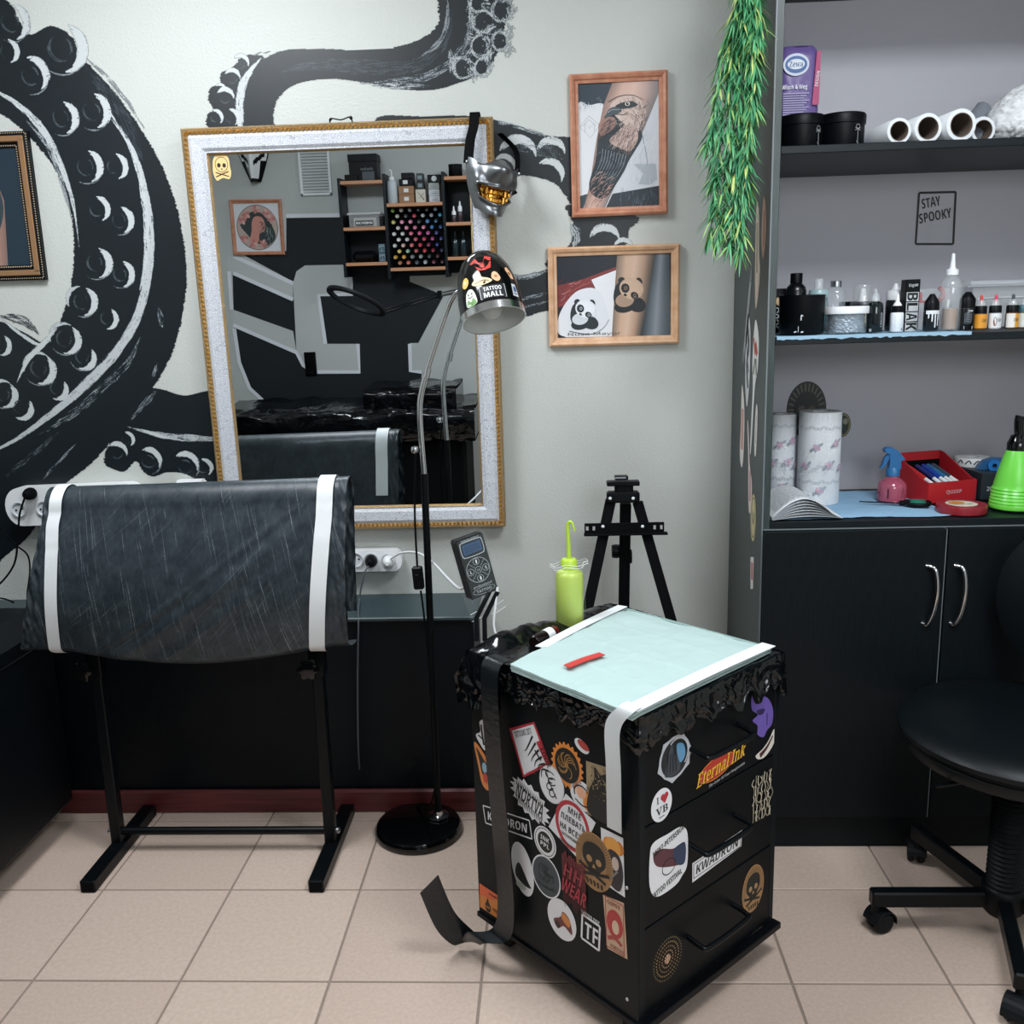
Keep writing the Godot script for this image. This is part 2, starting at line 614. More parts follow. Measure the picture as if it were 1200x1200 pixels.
func shell() -> void:
	struct("wall_back", slab(Vector3(-2.3, 0, -0.12), Vector3(2.1, 2.65, 0)), M.wall, "pale grey plastered wall with rough paint carrying the tentacle mural")
	struct("wall_front", slab(Vector3(-2.3, 0, 2.95), Vector3(2.1, 2.65, 3.07)), M.grey_wall, "pale grey wall seen in the mirror behind the shelf of ink pots")
	struct("wall_left", slab(Vector3(-2.42, 0, -0.12), Vector3(-2.3, 2.65, 3.07)), M.wall, "plain pale side wall beyond the black sofa")
	struct("wall_right", slab(Vector3(2.1, 0, -0.12), Vector3(2.22, 2.65, 3.07)), M.wall, "plain pale side wall beyond the dark shelving unit")
	struct("ceiling", slab(Vector3(-2.42, 2.65, -0.12), Vector3(2.22, 2.77, 3.07)), M.ceiling, "white ceiling carrying two square light panels")
	var fl := struct("floor", slab(Vector3(-2.42, -0.1, -0.12), Vector3(2.22, -0.003, 3.07)), M.grout, "floor of large square beige ceramic tiles with grey joints")
	var tiles := []
	for k in 3:
		tiles.append(Mb.new().box(Vector3(0.3275, 0.008, 0.3275), Vector3.ZERO, 0.0012).mesh())
	var s := 0.333
	for i in range(-4, 10):
		for j in range(-1, 9):
			var x0 := -1.1782 + i * s
			var z1 := 2.7 - 1.7615 - j * s + 5 * s
			var lo := Vector2(maxf(x0, -2.3), maxf(z1 - s, 0.0))
			var hi := Vector2(minf(x0 + s, 2.1), minf(z1, 2.95))
			if hi.x - lo.x < 0.02 or hi.y - lo.y < 0.02:
				continue
			var m = tiles[0]
			if hi.x - lo.x < s - 0.001 or hi.y - lo.y < s - 0.001:
				m = Mb.new().box(Vector3(hi.x - lo.x - 0.0055, 0.008, hi.y - lo.y - 0.0055), Vector3.ZERO, 0.0012).mesh()
			obj("tile", m, M.tile if rng.randf() < 0.6 else M.tile2, fl, Vector3((lo.x + hi.x) / 2, -0.004 + rng.randf() * 0.0006, (lo.y + hi.y) / 2))
	# the boxed-in lower wall with its ledge and red skirting
	var box := struct("trim_1", slab(Vector3(-2.3, 0, 0), Vector3(-0.235, 0.585, 0.215), 0.004), M.dado, "dark painted boxed-in lower wall with a grey ledge on top")
	obj("ledge", slab(Vector3(-2.3, 0.585, 0), Vector3(-0.225, 0.597, 0.23), 0.003), M.ledge, box)
	struct("baseboard_back", slab(Vector3(-2.3, 0, 0.215), Vector3(-0.235, 0.072, 0.233), 0.006), M.skirting, "dark red wood-grain skirting board along the dark lower wall")
	var wl := thing("added_fill_panel", "added unseen flat white fill light panel on the wall behind the camera", "lamp", Vector3(0.95, 1.85, 2.948))  # unseen panel, added together with the fill light for the shelves
	obj("housing", Mb.new().box(Vector3(0.95, 0.55, 0.03), Vector3(0, 0, -0.015), 0.004), M.white, wl)
	obj("diffuser", Mb.new().box(Vector3(0.9, 0.5, 0.004), Vector3(0, 0, -0.032)), M.lamp_glow, wl)
	for p in [Vector3(-1.0, 2.63, 1.0), Vector3(0.75, 2.63, 1.7)]:
		var l := thing("ceiling_lamp", "square white light panel on the ceiling " + ("above the sofa side" if p.x < 0 else "above the trolley"), "lamp", p, Basis.IDENTITY, "ceiling light panels")
		var fr := Mb.new()
		for q in [[Vector3(0.64, 0.03, 0.03), Vector3(0, 0.005, 0.305)], [Vector3(0.64, 0.03, 0.03), Vector3(0, 0.005, -0.305)], [Vector3(0.03, 0.03, 0.58), Vector3(0.305, 0.005, 0)], [Vector3(0.03, 0.03, 0.58), Vector3(-0.305, 0.005, 0)]]:
			fr.box(q[0], q[1], 0.003)
		obj("frame", fr, M.white, l)
		obj("diffuser", Mb.new().box(Vector3(0.58, 0.008, 0.58), Vector3(0, 0.012, 0)), M.lamp_glow, l)

# ---------------------------------------------------------------- the mural: paint laid stroke by stroke into one texture
const MX0 := -1.86
const MY1 := 2.46
const MW := 2.54
const MH := 1.95
const TW := 1524
const TH := 1170
var mv := PackedFloat32Array()
var ma := PackedFloat32Array()

func dab(i: int, val: float, a: float) -> void:
	if a <= 0.0:
		return
	mv[i] = lerpf(mv[i], val, a)
	ma[i] = maxf(ma[i], a)

func spline(pts: Array, closed: bool) -> PackedVector2Array:
	var p := PackedVector2Array()
	for i in range(0, pts.size(), 2):
		p.append(Vector2((pts[i] - MX0) / MW * TW, (MY1 - pts[i + 1]) / MH * TH))
	var q := PackedVector2Array()
	var m := p.size()
	for i in (m if closed else m - 1):
		var a := p[(i - 1 + m) % m] if closed else p[maxi(i - 1, 0)]
		var d := p[(i + 2) % m] if closed else p[mini(i + 2, m - 1)]
		for s in 8:
			q.append(p[i].cubic_interpolate(p[(i + 1) % m], a, d, s / 8.0))
	if not closed:
		q.append(p[m - 1])
	return q

func flood(pts: Array, val := 0.0, rough := 1.6) -> void:
	var q := spline(pts, true)
	var lo := TH
	var hi := 0
	for e in q:
		lo = mini(lo, int(e.y))
		hi = maxi(hi, int(e.y))
	for y in range(maxi(lo, 0), mini(hi + 1, TH)):
		var xs := []
		for i in q.size():
			var a := q[i]
			var b := q[(i + 1) % q.size()]
			if (a.y <= y) != (b.y <= y):
				xs.append(a.x + (y - a.y) / (b.y - a.y) * (b.x - a.x) + noise.get_noise_2d(y * 0.21, i * 3.1) * rough * 2.0)
		xs.sort()
		for k in range(0, xs.size() - 1, 2):
			for x in range(maxi(int(xs[k]), 0), mini(int(xs[k + 1]), TW)):
				var g := noise.get_noise_2d(x * 0.03, y * 0.03)
				dab(y * TW + x, val + 0.025 * g, 0.97)

# a brush stroke: dry 0 covers, 1 leaves only bristle marks
func stroke(pts: Array, w0: float, w1: float, val := 1.0, dry := 0.3, soft := 0.25) -> void:
	var q := spline(pts, false)
	var k := TW / MW
	var total := 0.0
	for i in q.size() - 1:
		total += q[i].distance_to(q[i + 1])
	var done := 0.0
	var salt := rng.randf() * 500.0
	for i in q.size() - 1:
		var a := q[i]
		var b := q[i + 1]
		var l := a.distance_to(b)
		var nrm := (b - a).normalized().orthogonal()
		var m := maxi(int(l / 0.6), 1)
		for s in m:
			var f := (done + l * s / m) / total
			var c := a.lerp(b, float(s) / m)
			var hw := lerpf(w0, w1, f) * k * 0.5 * (0.12 + 0.88 * minf(1.0, minf(f, 1.0 - f) * 3.2))
			var cnt := maxi(int(hw / 0.3), 1)
			for t in range(-cnt, cnt + 1):
				var e := float(t) / cnt
				var pos := c + nrm * e * hw
				var x := int(pos.x)
				var y := int(pos.y)
				if x < 0 or y < 0 or x >= TW or y >= TH:
					continue
				var br := noise.get_noise_2d(e * hw * 0.55 + salt, (done + l * s / m) * 0.03) + 0.6 * noise.get_noise_2d(x * 0.5, y * 0.5)
				var edge := absf(e)
				var th := -0.75 + dry * 0.9 + maxf(0.0, edge - (1.0 - soft)) / soft * 0.75
				dab(y * TW + x, val, clampf((br - th) * 4.0, 0.0, 1.0))
		done += l

func arc(c: Array, r: float, a0: float, a1: float, w: float, val := 1.0, dry := 0.15) -> void:
	var p := []
	for i in 9:
		var a := deg_to_rad(lerpf(a0, a1, i / 8.0))
		p.append_array([c[0] + cos(a) * r, c[1] + sin(a) * r])
	stroke(p, w, w, val, dry, 0.35)

func sucker(c: Array, r: float, turn := 0.0, shade := true) -> void:  # a crescent of light on a dark cup
	if shade:
		arc(c, r * 0.55, turn + 130, turn + 300, r * 0.16, 0.3, 0.75)
	arc(c, r, turn - 75, turn + 75, r * 0.42, 0.9, 0.05)
	arc(c, r * 0.86, turn - 50, turn + 66, r * 0.3, 0.9, 0.15)
	if shade and r > 0.035:
		arc(c, r * 1.12, turn - 120, turn - 30, r * 0.1, 0.6, 0.6)
		arc(c, r * 0.45, turn - 30, turn + 60, r * 0.12, 0.35, 0.8)

func mural() -> void:
	mv.resize(TW * TH)
	ma.resize(TW * TH)
	# the great coil
	flood([-1.5612, 2.3563, -1.4491, 2.28, -1.4309, 2.2409, -1.403, 2.2013, -1.3433, 2.2203, -1.2898, 2.1925, -1.268, 2.14, -1.1967, 2.059, -1.1252, 1.9505, -1.0664, 1.8251, -1.0388, 1.6938, -1.0355, 1.5582, -1.0639, 1.4278, -1.1168, 1.3076, -1.1938, 1.208, -1.2906, 1.1044, -1.3788, 1.0193, -1.5119, 0.9233, -1.5843, 0.819, -1.6749, 0.7455, -1.881, 0.6345, -1.7467, 1.4835, -1.6003, 1.4405, -1.529, 1.4044, -1.4689, 1.3783, -1.4105, 1.4545, -1.3696, 1.5564, -1.351, 1.6619, -1.3532, 1.7594, -1.3786, 1.8471, -1.4273, 1.9211, -1.4826, 1.979, -1.5404, 2.0167, -1.6298, 2.0686])
	flood([-1.2566, 1.1744, -1.1992, 1.2281, -1.1526, 1.2344, -1.0811, 1.2126, -0.9631, 1.1973, -0.9923, 0.8866, -1.0433, 0.9501, -1.0728, 0.9663, -1.1074, 0.9825, -1.1537, 0.9861, -1.1966, 0.9741, -1.226, 0.9902, -1.2432, 1.0215, -1.2831, 0.9914, -1.3235, 1.0026, -1.3418, 1.0237, -1.32, 1.0745])
	# the slender tip over the mirror
	flood([-0.8556, 1.9076, -0.8403, 2.0238, -0.7942, 2.0916, -0.7203, 2.1317, -0.6104, 2.1338, -0.506, 2.1276, -0.4084, 2.1302, -0.3289, 2.1504, -0.2858, 2.1866, -0.2688, 2.2611, -0.0964, 2.254, -0.1079, 2.1711, -0.1306, 2.1045, -0.1712, 2.0592, -0.2322, 2.0358, -0.3073, 2.0192, -0.3956, 2.0246, -0.4879, 2.0432, -0.5853, 2.0577, -0.6848, 2.0463, -0.743, 1.9984, -0.7626, 1.9043])
	flood([-0.8461, 1.9072, -0.9313, 1.9436, -0.9352, 1.9769, -0.9171, 1.9916, -0.9286, 2.0206, -0.9164, 2.0485, -0.8919, 2.0563, -0.8845, 2.0842, -0.8502, 2.098, -0.8244, 2.1229, -0.7865, 2.1257, -0.7642, 2.1119, -0.8168, 2.0491])
	# the thick arm behind the mirror and the pictures
	flood([-0.4703, 1.9468, -0.3291, 1.9526, -0.1984, 1.9479, -0.0966, 1.9245, -0.0044, 1.8928, 0.1113, 1.858, 0.109, 1.6569, 0.0672, 1.7036, 0.0211, 1.7635, -0.0488, 1.7882, -0.1005, 1.79, -0.1355, 1.8001, -0.1729, 1.7385, -0.244, 1.7409, -0.3358, 1.8114])
	flood([0.0484, 1.7087, 0.133, 1.6946, 0.2456, 1.6706, 0.2197, 1.6352, 0.2125, 1.5989, 0.1604, 1.5776, 0.1077, 1.5424, 0.0122, 1.536, -0.0113, 1.5599, 0.0562, 1.6038, 0.0665, 1.6583])
	flood([-0.2042, 1.5285, -0.1484, 1.5408, -0.0792, 1.5248, 0.0123, 1.5429, 0.1318, 1.5693, 0.1302, 1.4014, -0.002, 1.424, -0.0749, 1.4095, -0.1525, 1.4094, -0.2084, 1.4109])
	# light on the coil: ridge, inner lip, loose dry drags
	stroke([-1.2211, 2.016, -1.1828, 1.9526, -1.1496, 1.8844, -1.1336, 1.8115, -1.1275, 1.7128, -1.1366, 1.6084, -1.1658, 1.5027, -1.2023, 1.4245, -1.2561, 1.353, -1.3192, 1.2932, -1.4077, 1.2208, -1.5016, 1.1551, -1.5927, 1.0986, -1.7107, 1.0447], 0.022, 0.03, 0.86, 0.3)
	stroke([-1.2043, 1.9756, -1.1659, 1.9119, -1.1439, 1.8277, -1.1373, 1.7131, -1.149, 1.6087, -1.1769, 1.515], 0.012, 0.02, 0.9, 0.55)
	stroke([-1.5329, 2.0672, -1.4663, 2.025, -1.403, 1.9561, -1.3625, 1.8579, -1.3415, 1.7544, -1.3391, 1.6381], 0.032, 0.006, 0.88, 0.45)
	stroke([-1.4478, 1.9844, -1.3945, 1.9109, -1.3675, 1.8194, -1.3481, 1.7037], 0.016, 0.012, 0.75, 0.85)
	stroke([-1.2692, 2.1487, -1.2054, 2.0855, -1.1535, 2.0179, -1.1137, 1.9457], 0.012, 0.012, 0.6, 0.85)
	stroke([-1.1894, 1.3829, -1.2356, 1.3107, -1.3208, 1.2386, -1.42, 1.1658, -1.5318, 1.1049], 0.03, 0.03, 0.7, 1.15)
	stroke([-1.1274, 1.4657, -1.124, 1.4054], 0.02, 0.02, 0.7, 1.1)
	stroke([-1.1471, 1.3084, -1.1702, 1.2596], 0.014, 0.008, 0.7, 0.9)
	stroke([-1.1555, 1.2319, -1.204, 1.1857, -1.2562, 1.134], 0.03, 0.006, 0.6, 1.05)
	stroke([-1.4123, 1.0843, -1.4771, 1.0267, -1.537, 0.9709], 0.006, 0.012, 0.6, 0.85)
	stroke([-1.4653, 1.1161, -1.5667, 1.0415, -1.6546, 0.9786], 0.02, 0.02, 0.5, 1.15)
	stroke([-1.2623, 2.1094, -1.2041, 2.0374, -1.1612, 1.9518, -1.128, 1.8611], 0.05, 0.05, 0.25, 1.1)
	for e in [[[-1.3222, 2.1637], 0.062, -10], [[-1.4534, 2.2333], 0.045, 0], [[-1.4174, 2.0979], 0.045, 20], [[-1.3457, 1.9852], 0.042, 0], [[-1.2568, 1.9997], 0.045, 0], [[-1.2918, 1.8555], 0.042, 0], [[-1.2117, 1.8527], 0.034, 0], [[-1.2767, 1.7407], 0.034, 10], [[-1.2141, 1.7087], 0.036, 0], [[-1.2973, 1.5945], 0.042, -5], [[-1.2289, 1.5617], 0.036, -5],
			[[-1.3506, 1.4889], 0.04, -10], [[-1.2837, 1.4389], 0.03, -20], [[-1.4146, 1.3842], 0.042, -25], [[-1.368, 1.3314], 0.036, -40], [[-1.5025, 1.3004], 0.044, -25], [[-1.459, 1.2421], 0.032, -40], [[-1.6209, 1.2286], 0.038, -25], [[-1.5746, 1.1897], 0.035, -45], [[-1.6102, 1.3723], 0.03, -20], [[-1.4758, 2.161], 0.03, 0]]:
		sucker(e[0], e[1], e[2])
	for e in [[[-1.3506, 1.4889], 0.042, 90, 200], [[-1.4146, 1.3842], 0.044, 60, 190], [[-1.5025, 1.3004], 0.046, 50, 190], [[-1.6209, 1.2286], 0.04, 50, 190]]:
		arc(e[0], e[1], e[2], e[3], 0.012, 0.85, 0.2)
	stroke([-1.5989, 1.4502, -1.5424, 1.3999, -1.4931, 1.3692, -1.4613, 1.3781], 0.008, 0.012, 0.9, 0.2)
	stroke([-1.5747, 1.2625, -1.5291, 1.3308, -1.4772, 1.3736, -1.4361, 1.414], 0.01, 0.02, 0.9, 0.25)
	stroke([-1.5982, 1.455, -1.5293, 1.4385, -1.4891, 1.3984], 0.03, 0.03, 0.2, 0.9)
	# the low arm
	stroke([-1.2573, 1.1239, -1.1951, 1.1047, -1.1194, 1.0903, -0.9742, 1.0793], 0.012, 0.03, 0.82, 0.6)
	stroke([-1.2196, 1.1155, -1.1579, 1.0912, -1.12, 1.0852], 0.012, 0.006, 0.9, 0.2)
	for e in [[[-1.3001, 1.0459], 0.03, 60], [[-1.207, 1.0207], 0.036, 40], [[-1.0976, 1.0029], 0.038, 55], [[-1.2669, 1.0861], 0.022, 20], [[-1.0439, 0.9966], 0.026, 20]]:
		sucker(e[0], e[1], e[2])
	# the tip
	stroke([-0.7732, 2.1166, -0.8199, 2.0666, -0.8415, 2.0108, -0.8461, 1.9072], 0.02, 0.026, 0.88, 0.3)
	stroke([-0.7939, 2.1217, -0.7674, 2.1292, -0.7437, 2.1326], 0.01, 0.006, 0.5, 0.9)
	for e in [[[-0.8308, 2.1037], 0.022, 60], [[-0.8576, 2.068], 0.022, 70], [[-0.8812, 2.0188], 0.024, 70], [[-0.9144, 1.9695], 0.02, 30], [[-0.8716, 1.968], 0.022, 20], [[-0.8933, 2.0411], 0.014, 60]]:
		sucker(e[0], e[1], e[2])
	stroke([-0.7198, 2.0801, -0.6249, 2.0937, -0.5087, 2.0849, -0.3928, 2.0762, -0.3105, 2.0987, -0.2646, 2.1458, -0.2478, 2.2186], 0.05, 0.04, 0.22, 1.05)
	stroke([-0.2601, 2.2504, -0.2628, 2.1878, -0.2881, 2.1361, -0.3357, 2.104], 0.01, 0.02, 0.6, 0.8)
	stroke([-0.2055, 2.2481, -0.1992, 2.1748, -0.2244, 2.1167, -0.277, 2.0718, -0.3477, 2.0487, -0.441, 2.0479], 0.02, 0.03, 0.62, 0.95)
	stroke([-0.5113, 2.0441, -0.3952, 2.0311, -0.3138, 2.0281], 0.02, 0.02, 0.8, 0.95)
	for e in [[[-0.1669, 2.1819], 0.026], [[-0.1736, 2.1232], 0.026], [[-0.2239, 2.0719], 0.026], [[-0.1708, 2.0699], 0.022], [[-0.1159, 2.2091], 0.026], [[-0.1182, 2.1337], 0.024], [[-0.179, 2.2283], 0.02]]:
		for k in 9:
			var o: Vector2 = Vector2(rng.randf_range(-1.0, 1.0), rng.randf_range(-1.0, 1.0)) * e[1] * 1.2
			var d: Vector2 = Vector2.from_angle(rng.randf() * TAU) * e[1] * 0.7
			stroke([e[0][0] + o.x - d.x, e[0][1] + o.y - d.y, e[0][0] + o.x + d.x * 0.2, e[0][1] + o.y + d.y * 0.1, e[0][0] + o.x + d.x, e[0][1] + o.y + d.y], 0.022, 0.022, 0.8, 1.0)
		arc(e[0], e[1] * 0.35, 0, 360, e[1] * 0.9, 0.03, 0.0)
		arc(e[0], e[1] * 1.05, 20, 380, e[1] * 0.35, 0.8, 0.75)
	# the thick arm
	for e in [[[-0.0852, 1.8339], 0.052, 80], [[0.0062, 1.8396], 0.04, 80], [[-0.0019, 1.7866], 0.04, 50], [[-0.1233, 1.813], 0.03, 60], [[0.1511, 1.6054], 0.042, 85], [[0.203, 1.5855], 0.026, 80]]:
		sucker(e[0], e[1], e[2], false)
	stroke([-0.1894, 1.9388, -0.0968, 1.9202, -0.0045, 1.8884, 0.0602, 1.8642], 0.01, 0.01, 0.75, 0.9)
	stroke([-0.0983, 1.8653, -0.0052, 1.8532, 0.041, 1.8295], 0.05, 0.04, 0.5, 1.2)
	stroke([0.0571, 1.6586, 0.0732, 1.6285, 0.0656, 1.5944], 0.03, 0.03, 0.8, 0.75)
	stroke([-0.1437, 1.536, -0.0793, 1.5178, 0.0002, 1.5363], 0.016, 0.016, 0.75, 0.8)
	stroke([-0.1506, 1.4707, -0.0809, 1.4593, -0.001, 1.4758], 0.012, 0.012, 0.6, 0.95)
	stroke([-0.1514, 1.4448, -0.0815, 1.4357, -0.0015, 1.4523], 0.008, 0.008, 0.6, 0.9)
	var bytes := PackedByteArray()
	bytes.resize(TW * TH * 4)
	var dark := Color("08131a")
	var light := Color("d5d9da")
	for i in TW * TH:
		var k := dark.lerp(light, clampf(mv[i], 0.0, 1.0))
		bytes[i * 4] = int(k.r * 255)
		bytes[i * 4 + 1] = int(k.g * 255)
		bytes[i * 4 + 2] = int(k.b * 255)
		bytes[i * 4 + 3] = int(ma[i] * 255)
	var m := relief(paint("ffffff", 0.42), bumps(0.05, 5.0, 512, 3), 0.0)
	m.normal_enabled = false
	m.uv1_triplanar = false
	m.albedo_texture = ImageTexture.create_from_image(Image.create_from_data(TW, TH, false, Image.FORMAT_RGBA8, bytes))
	m.transparency = BaseMaterial3D.TRANSPARENCY_ALPHA
	# only the painted patches of the wall become geometry
	var b := Mb.new()
	var c := 10
	for y in range(0, TH, c):
		for x in range(0, TW, c):
			var on := false
			for yy in range(y, mini(y + c, TH), 2):
				for xx in range(x, mini(x + c, TW), 2):
					if ma[yy * TW + xx] > 0.05:
						on = true
			if on:
				var q := []
				var t := []
				for e in [[0, 0], [c, 0], [c, c], [0, c]]:
					t.append(Vector2(float(x + e[0]) / TW, float(y + e[1]) / TH))
					q.append(Vector3(MX0 + t[-1].x * MW, MY1 - t[-1].y * MH, 0.0))
				b.tri(q[0], q[1], q[2], Vector3.BACK, Vector3.BACK, Vector3.BACK, t[0], t[1], t[2])
				b.tri(q[0], q[2], q[3], Vector3.BACK, Vector3.BACK, Vector3.BACK, t[0], t[2], t[3])
	var o := obj("tentacle_mural", b, m, get_node("wall_back"), Vector3(0, 0, 0.0006))
	o.set_meta("label", "hand-painted black octopus tentacles with white sucker highlights")
	mv.clear()
	ma.clear()

func back_wall_letters() -> void:  # the big painted letters on the wall behind the camera, seen in the mirror
	var a := art(Transform3D(Basis.IDENTITY, Vector3.ZERO))
	a.step = 0.0002
	a.x = Transform3D(Basis(Vector3.LEFT, Vector3.UP, Vector3.FORWARD), Vector3(0, 0, 2.9495))
	var black := Color("08131c")
	var white := Color("dfe2e8")
	var grey := Color("bfc1c1")
	var f := func(p: Array) -> Array:
		var q := []
		for i in p.size():
			q.append(-p[i] if i % 2 == 0 else p[i])
		return q
	a.poly(f.call([-1.8297, 1.8556, -0.7957, 1.8222, -0.8174, 1.4588, -0.6224, 1.3758, -0.7878, 1.1056, -0.8384, 1.1069, -0.8432, 0.9415, -0.7771, 0.9347, -0.8163, 0.6069, -1.7028, 0.6279, -1.7499, 0.7854, -1.8252, 0.8647, -1.871, 1.019, -1.8799, 1.2202, -1.8725, 1.3338, -1.855, 1.538, -1.8393, 1.6336]), black)
	a.poly(f.call([-1.8454, 1.8935, -1.5045, 1.8824, -1.5291, 1.6241, -1.5026, 1.4792, -1.5125, 1.3725, -1.846, 1.5281, -1.8745, 1.6347]), grey)
	a.poly(f.call([-1.8428, 1.9167, -1.8131, 1.9157, -1.8407, 1.6671, -1.5017, 1.4888, -1.5125, 1.3725, -1.8841, 1.5485]), grey)
	a.poly(f.call([-1.8212, 1.6617, -1.5214, 1.6524, -1.2527, 1.6441, -1.2593, 1.5633, -1.4291, 1.5684, -1.4772, 1.5363, -1.5026, 1.4792]), black)
	a.poly(f.call([-1.873, 1.3289, -1.529, 1.1955, -1.5197, 1.0753, -1.888, 1.2403]), grey)
	a.poly(f.call([-1.5035, 1.4695, -1.4772, 1.5363, -1.4241, 1.5683, -1.1543, 1.5649, -1.1672, 1.3966, -1.3582, 1.4022, -1.3419, 1.1156, -1.1483, 1.1104, -1.1504, 0.9444, -1.433, 0.9517, -1.4911, 0.9938, -1.5197, 1.0753]), grey)
	for e in [[-1.5081, 1.8452, -1.1678, 1.8389], [-1.8393, 1.6336, -1.5035, 1.4695], [-1.8499, 1.5379, -1.5121, 1.3774], [-1.8828, 1.2402, -1.5202, 1.0703, -1.486, 0.9937, -1.433, 0.9517, -1.1504, 0.9444, -1.1483, 1.1104], [-1.1572, 1.5266, -1.1622, 1.3964, -1.3586, 1.3973, -1.3419, 1.1156], [-1.8741, 1.5482, -1.8832, 1.3292], [-1.7499, 0.7854, -1.8252, 0.8647, -1.871, 1.019, -1.8799, 1.2202], [-0.8387, 1.102, -0.8432, 0.9415, -0.7771, 0.9347]]:
		a.line(f.call(e), 0.022, white, -1.0, false)
	obj("letter_mural", a, M.matte_print, get_node("wall_front")).set_meta("label", "large dark painted panel with white-edged angular letters")

# ---------------------------------------------------------------- furniture
func cabinet() -> void:
	var t := thing("shelving_unit", "tall black wood-grain shelving unit with open shelves over two cupboard doors", "cabinet", Vector3(0.512, 0, 0))
	var R := 1.55  # it runs on past the frame
	obj("side_panel", slab(Vector3(0, 0, 0.002), Vector3(0.02, 2.45, 0.42), 0.001), M.lit_side_wood, t)
	obj("side_panel", slab(Vector3(R - 0.55, 0, 0.002), Vector3(R - 0.53, 2.45, 0.42), 0.001), M.lit_side_wood, t)
	obj("back_panel", slab(Vector3(0.02, 0.09, 0.002), Vector3(R - 0.55, 2.45, 0.008)), M.back_panel, t)
	obj("edge_strip", slab(Vector3(0.0, 0.0, 0.4202), Vector3(0.0035, 2.45, 0.4215)), M.edge, t)
	for h in [[1.758, 1.776, "shelf"], [1.3265, 1.344, "shelf"], [2.193, 2.211, "shelf"], [2.43, 2.45, "top"], [0.876, 0.894, "worktop"]]:
		obj(h[2], slab(Vector3(0.02, h[0], 0.009), Vector3(R - 0.55, h[1], 0.418), 0.0015), M.shelf_wood, t)
	obj("worktop_edge", slab(Vector3(0.004, 0.8745, 0.4195), Vector3(R - 0.53, 0.8765, 0.427)), M.edge, t)
	obj("plinth", slab(Vector3(0.02, 0, 0.38), Vector3(R - 0.55, 0.096, 0.415)), M.black_wood, t)
	for k in 2:
		var d := obj("door", Mb.new().box(Vector3(0.44, 0.773, 0.018), Vector3.ZERO, 0.0012), M.black_wood, t, Vector3(0.003 + 0.222 + 0.4455 * k, 0.4865, 0.43))
		obj("edge_strip", slab(Vector3(0.2195, -0.3865, -0.004), Vector3(0.2215, 0.3865, 0.0095)), M.edge, d)
		var hx := 0.19 if k == 0 else -0.188
		var b := Mb.new()
		b.tube(curve([Vector3(hx - 0.012, 0.294, 0.008), Vector3(hx + 0.002, 0.288, 0.024), Vector3(hx + 0.008, 0.24, 0.03), Vector3(hx + 0.004, 0.185, 0.027), Vector3(hx - 0.006, 0.148, 0.02), Vector3(hx - 0.014, 0.145, 0.008)], 5), 0.0055, 10)
		obj("handle", b, M.chrome, d)
	# stickers on the side panel and inside
	var F := Transform3D(Basis(Vector3.BACK, Vector3.UP, Vector3.LEFT), Vector3(-0.0006, 0, 0))
	var pale := Color("d6d2c8")
	var k0 := func(called: String, pts: Array, k: Color, marks: Array) -> void:
		var a := art(F)
		a.blob(pts, k)
		for e in marks:
			a.line(e[0], e[1], Color(e[2]))
		obj("sticker", a, M.print, t).set_meta("label", called)
	k0.call("torn beige paper-like sticker strip", [0.27, 1.66, 0.30, 1.65, 0.315, 1.55, 0.33, 1.50, 0.31, 1.43, 0.285, 1.42, 0.272, 1.52], Color("b5a898"), [[[0.285, 1.62, 0.295, 1.5], 0.02, "8d8072"], [[0.3, 1.5, 0.3, 1.44], 0.012, "c9b2a4"]])
	k0.call("torn terracotta sticker shard", [0.345, 1.67, 0.375, 1.65, 0.385, 1.58, 0.36, 1.53, 0.338, 1.58], Color("c59a86"), [[[0.36, 1.64, 0.36, 1.56], 0.012, "9c6f5c"]])
	k0.call("grey feather sticker", [0.215, 1.50, 0.235, 1.49, 0.19, 1.32, 0.15, 1.27, 0.145, 1.30], Color("6c7275"), [[[0.22, 1.48, 0.16, 1.3], 0.006, "c4c7c8"]])
	k0.call("oval dark sticker with white scrollwork", [0.2, 1.40, 0.235, 1.36, 0.24, 1.24, 0.215, 1.16, 0.185, 1.22, 0.18, 1.34], Color("c9ccce"), [[[0.2, 1.37, 0.22, 1.32, 0.2, 1.27, 0.22, 1.21], 0.016, "20282c"], [[0.215, 1.36, 0.2, 1.3, 0.225, 1.25], 0.008, "3a4448"]])
	k0.call("white spoon-shaped sticker with a red flower", [0.29, 1.385, 0.335, 1.345, 0.335, 1.27, 0.305, 1.215, 0.28, 1.06, 0.265, 1.06, 0.28, 1.215, 0.268, 1.29], Color("d8dad8"), [[[0.3, 1.33, 0.32, 1.3], 0.02, "a63c34"], [[0.3, 1.3, 0.28, 1.34], 0.012, "b5483c"], [[0.3, 1.29, 0.285, 1.25], 0.01, "4d5a3c"], [[0.31, 1.29, 0.32, 1.25], 0.01, "4d5a3c"]])
	k0.call("pink and white sticker of a small bottle", [0.14, 1.205, 0.16, 1.20, 0.185, 1.14, 0.185, 1.03, 0.165, 0.99, 0.135, 1.02, 0.14, 1.1], Color("ddd5cf"), [[[0.16, 1.15, 0.162, 1.04], 0.03, "c98f86"]])
	k0.call("small white curled sticker", [0.325, 1.175, 0.345, 1.16, 0.34, 1.06, 0.32, 1.05, 0.315, 1.11], Color("d3cfc9"), [[[0.33, 1.15, 0.33, 1.08], 0.006, "a09890"]])
	k0.call("pink paintbrush sticker", [0.225, 1.12, 0.24, 1.11, 0.265, 1.02, 0.3, 0.97, 0.295, 0.90, 0.27, 0.89, 0.255, 0.95, 0.248, 1.02], Color("d9c6c4"), [[[0.272, 1.0, 0.28, 0.92], 0.022, "b98f92"]])
	var a := art(F)
